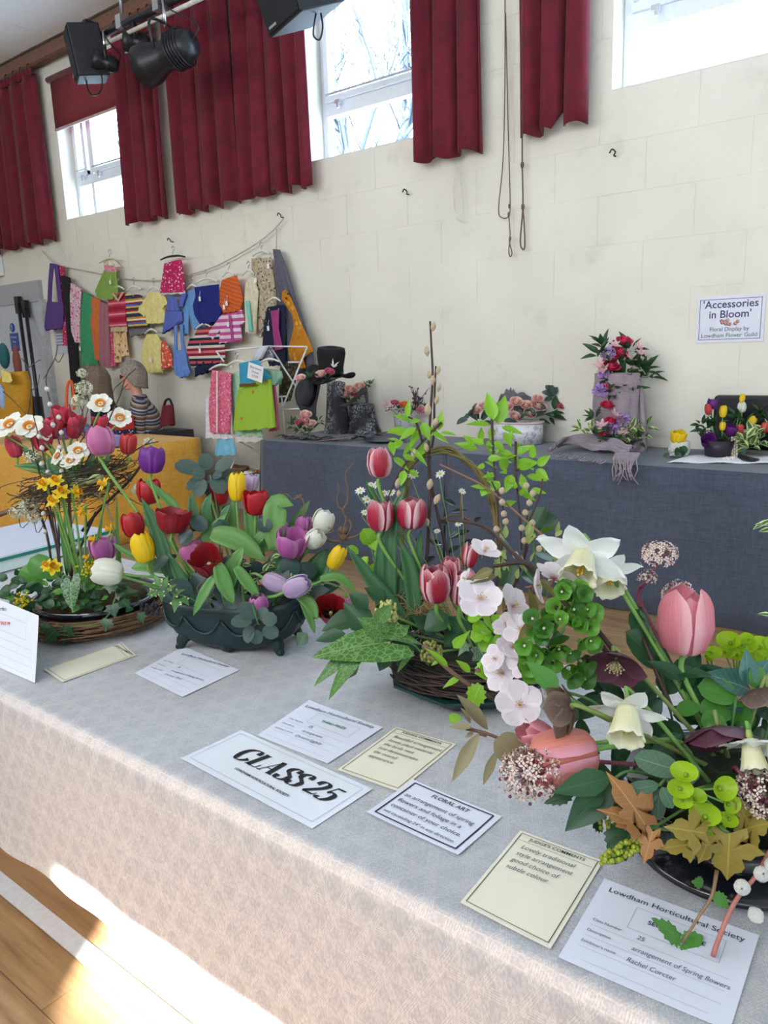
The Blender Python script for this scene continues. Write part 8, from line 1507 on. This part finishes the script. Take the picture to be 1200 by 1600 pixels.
sprig('ivy_leaves', 'dark green ivy leaves trailing over the willow ring', 'leaves', leafmat('dark_ivy', '#24482a', vein='#587a54', rough=.35, trans=.1, vw=.05), 'ivy', za-.21, [(175, 945, 180, 966, 30), (168, 968, 164, 988, 24), (102, 978, 98, 1010, 44), (86, 985, 66, 1005, 30), (75, 975, 64, 990, 26), (112, 985, 122, 1000, 24), (220, 958, 224, 976, 18), (190, 938, 205, 950, 22), (180, 930, 196, 926, 22), (168, 922, 186, 905, 26)], [[(180, 935), (170, 960), (150, 975), (110, 980)]], base=BA)
rnd = random.Random(31)
sprig('dish_foliage', 'mixed dark green leaves filling the left dish', 'foliage', EVG, 'ovate', za-.13, [(x, y, x+rnd.uniform(-32, 28), y+rnd.uniform(-14, 16), rnd.uniform(10, 20), za-.13+rnd.uniform(-.05, .08)) for x, y in [(rnd.uniform(10, 215), rnd.uniform(898, 950)) for _ in range(95)]], [], base=BA)
sprig('dish_foliage', 'fresh light green leaves among the dark ones of the left dish', 'foliage', MIDL, 'acute', za-.16, [(x, y, x+rnd.uniform(-24, 24), y+rnd.uniform(-12, 14), rnd.uniform(8, 14)) for x, y in [(rnd.uniform(20, 200), rnd.uniform(895, 945)) for _ in range(26)]]+[(80, 900, 46, 870, 38, za-.1, 'round'), (60, 905, 30, 888, 30, za-.1, 'round'), (88, 905, 75, 880, 34, za-.1, 'round')], [], base=BA)
for i, (x, y, r_, lb) in enumerate(((36, 940, 9, 'small yellow mimosa-like tuft at the left of the dish'), (136, 892, 13, 'yellow mimosa-like tuft beside the white tulip'), (146, 884, 9, 'upper small yellow mimosa-like tuft'))):
    root = thing('yellow_tuft', lb, 'flower', at(x, y, za-.18), 'yellow mimosa-like tufts'); mb = MB()
    for k in range(50): d = V((rnd.gauss(0, 1), rnd.gauss(0, 1), rnd.gauss(0, 1)))*.5; mb.ball(at(x, y, za-.18)+d*r_*za/1200, .0032, 5, 4)
    mb.build('florets', M('mimosa_yellow', '#cdb80e', .7, .25, 150), root)['kind'] = 'stuff'; stem(root, [at(x, y, za-.18), BA], .0015, STEMG)
cn = thing('pine_cones', 'dark cone beads at the right end of the willow ring', 'cones', at(238, 950, za-.1)); 
for k in range(12): MB().ball(at(222+k % 4*8+rnd.uniform(-2, 2), 946+k//4*6, za-.12), .006, 7, 5, sc=(1, 1, 1.3)).build('bead', M('dark_cone', '#2c2a30', .5, .3), cn)
sprig('edge_leaves', 'green leaf spray entering from the right edge above the tulip', 'leaves', FV, 'lance', 1.22, [(1206, 812, 1176, 826, 10), (1206, 820, 1180, 818, 9), (1208, 826, 1186, 830, 9), (1208, 962, 1185, 958, 9), (1222, 850, 1250, 835, 12), (1224, 890, 1255, 880, 12), (1226, 930, 1256, 925, 12), (1214, 800, 1222, 770, 12), (1212, 806, 1240, 790, 12)], [[(1206, 815), (1222, 850), (1226, 930), (1218, 1040)], [(1208, 962), (1224, 985), (1218, 1040)], [(1218, 1040), (1200, 1140, 1.15), (1180, 1200, 1.14)]], base=BD)
sd = thing('side_foliage', 'dark leaves round the right-hand side of the black bowl', 'foliage', BD); rnd = random.Random(61)
for k in range(34):
    a = rnd.uniform(-1.6, 2.4); d = V((math.cos(a), math.sin(a), rnd.uniform(-.1, .9))).normalized(); p = BD+V((math.cos(a)*.07, math.sin(a)*.07, rnd.uniform(0, .05)))
    leaf(sd, rnd.choice(('ovate', 'round', 'acute')), rnd.choice((EVG, MIDL, SAGE)), p, p+d*rnd.uniform(.06, .11), .034, V((0, 0, 1)))
make_texts()
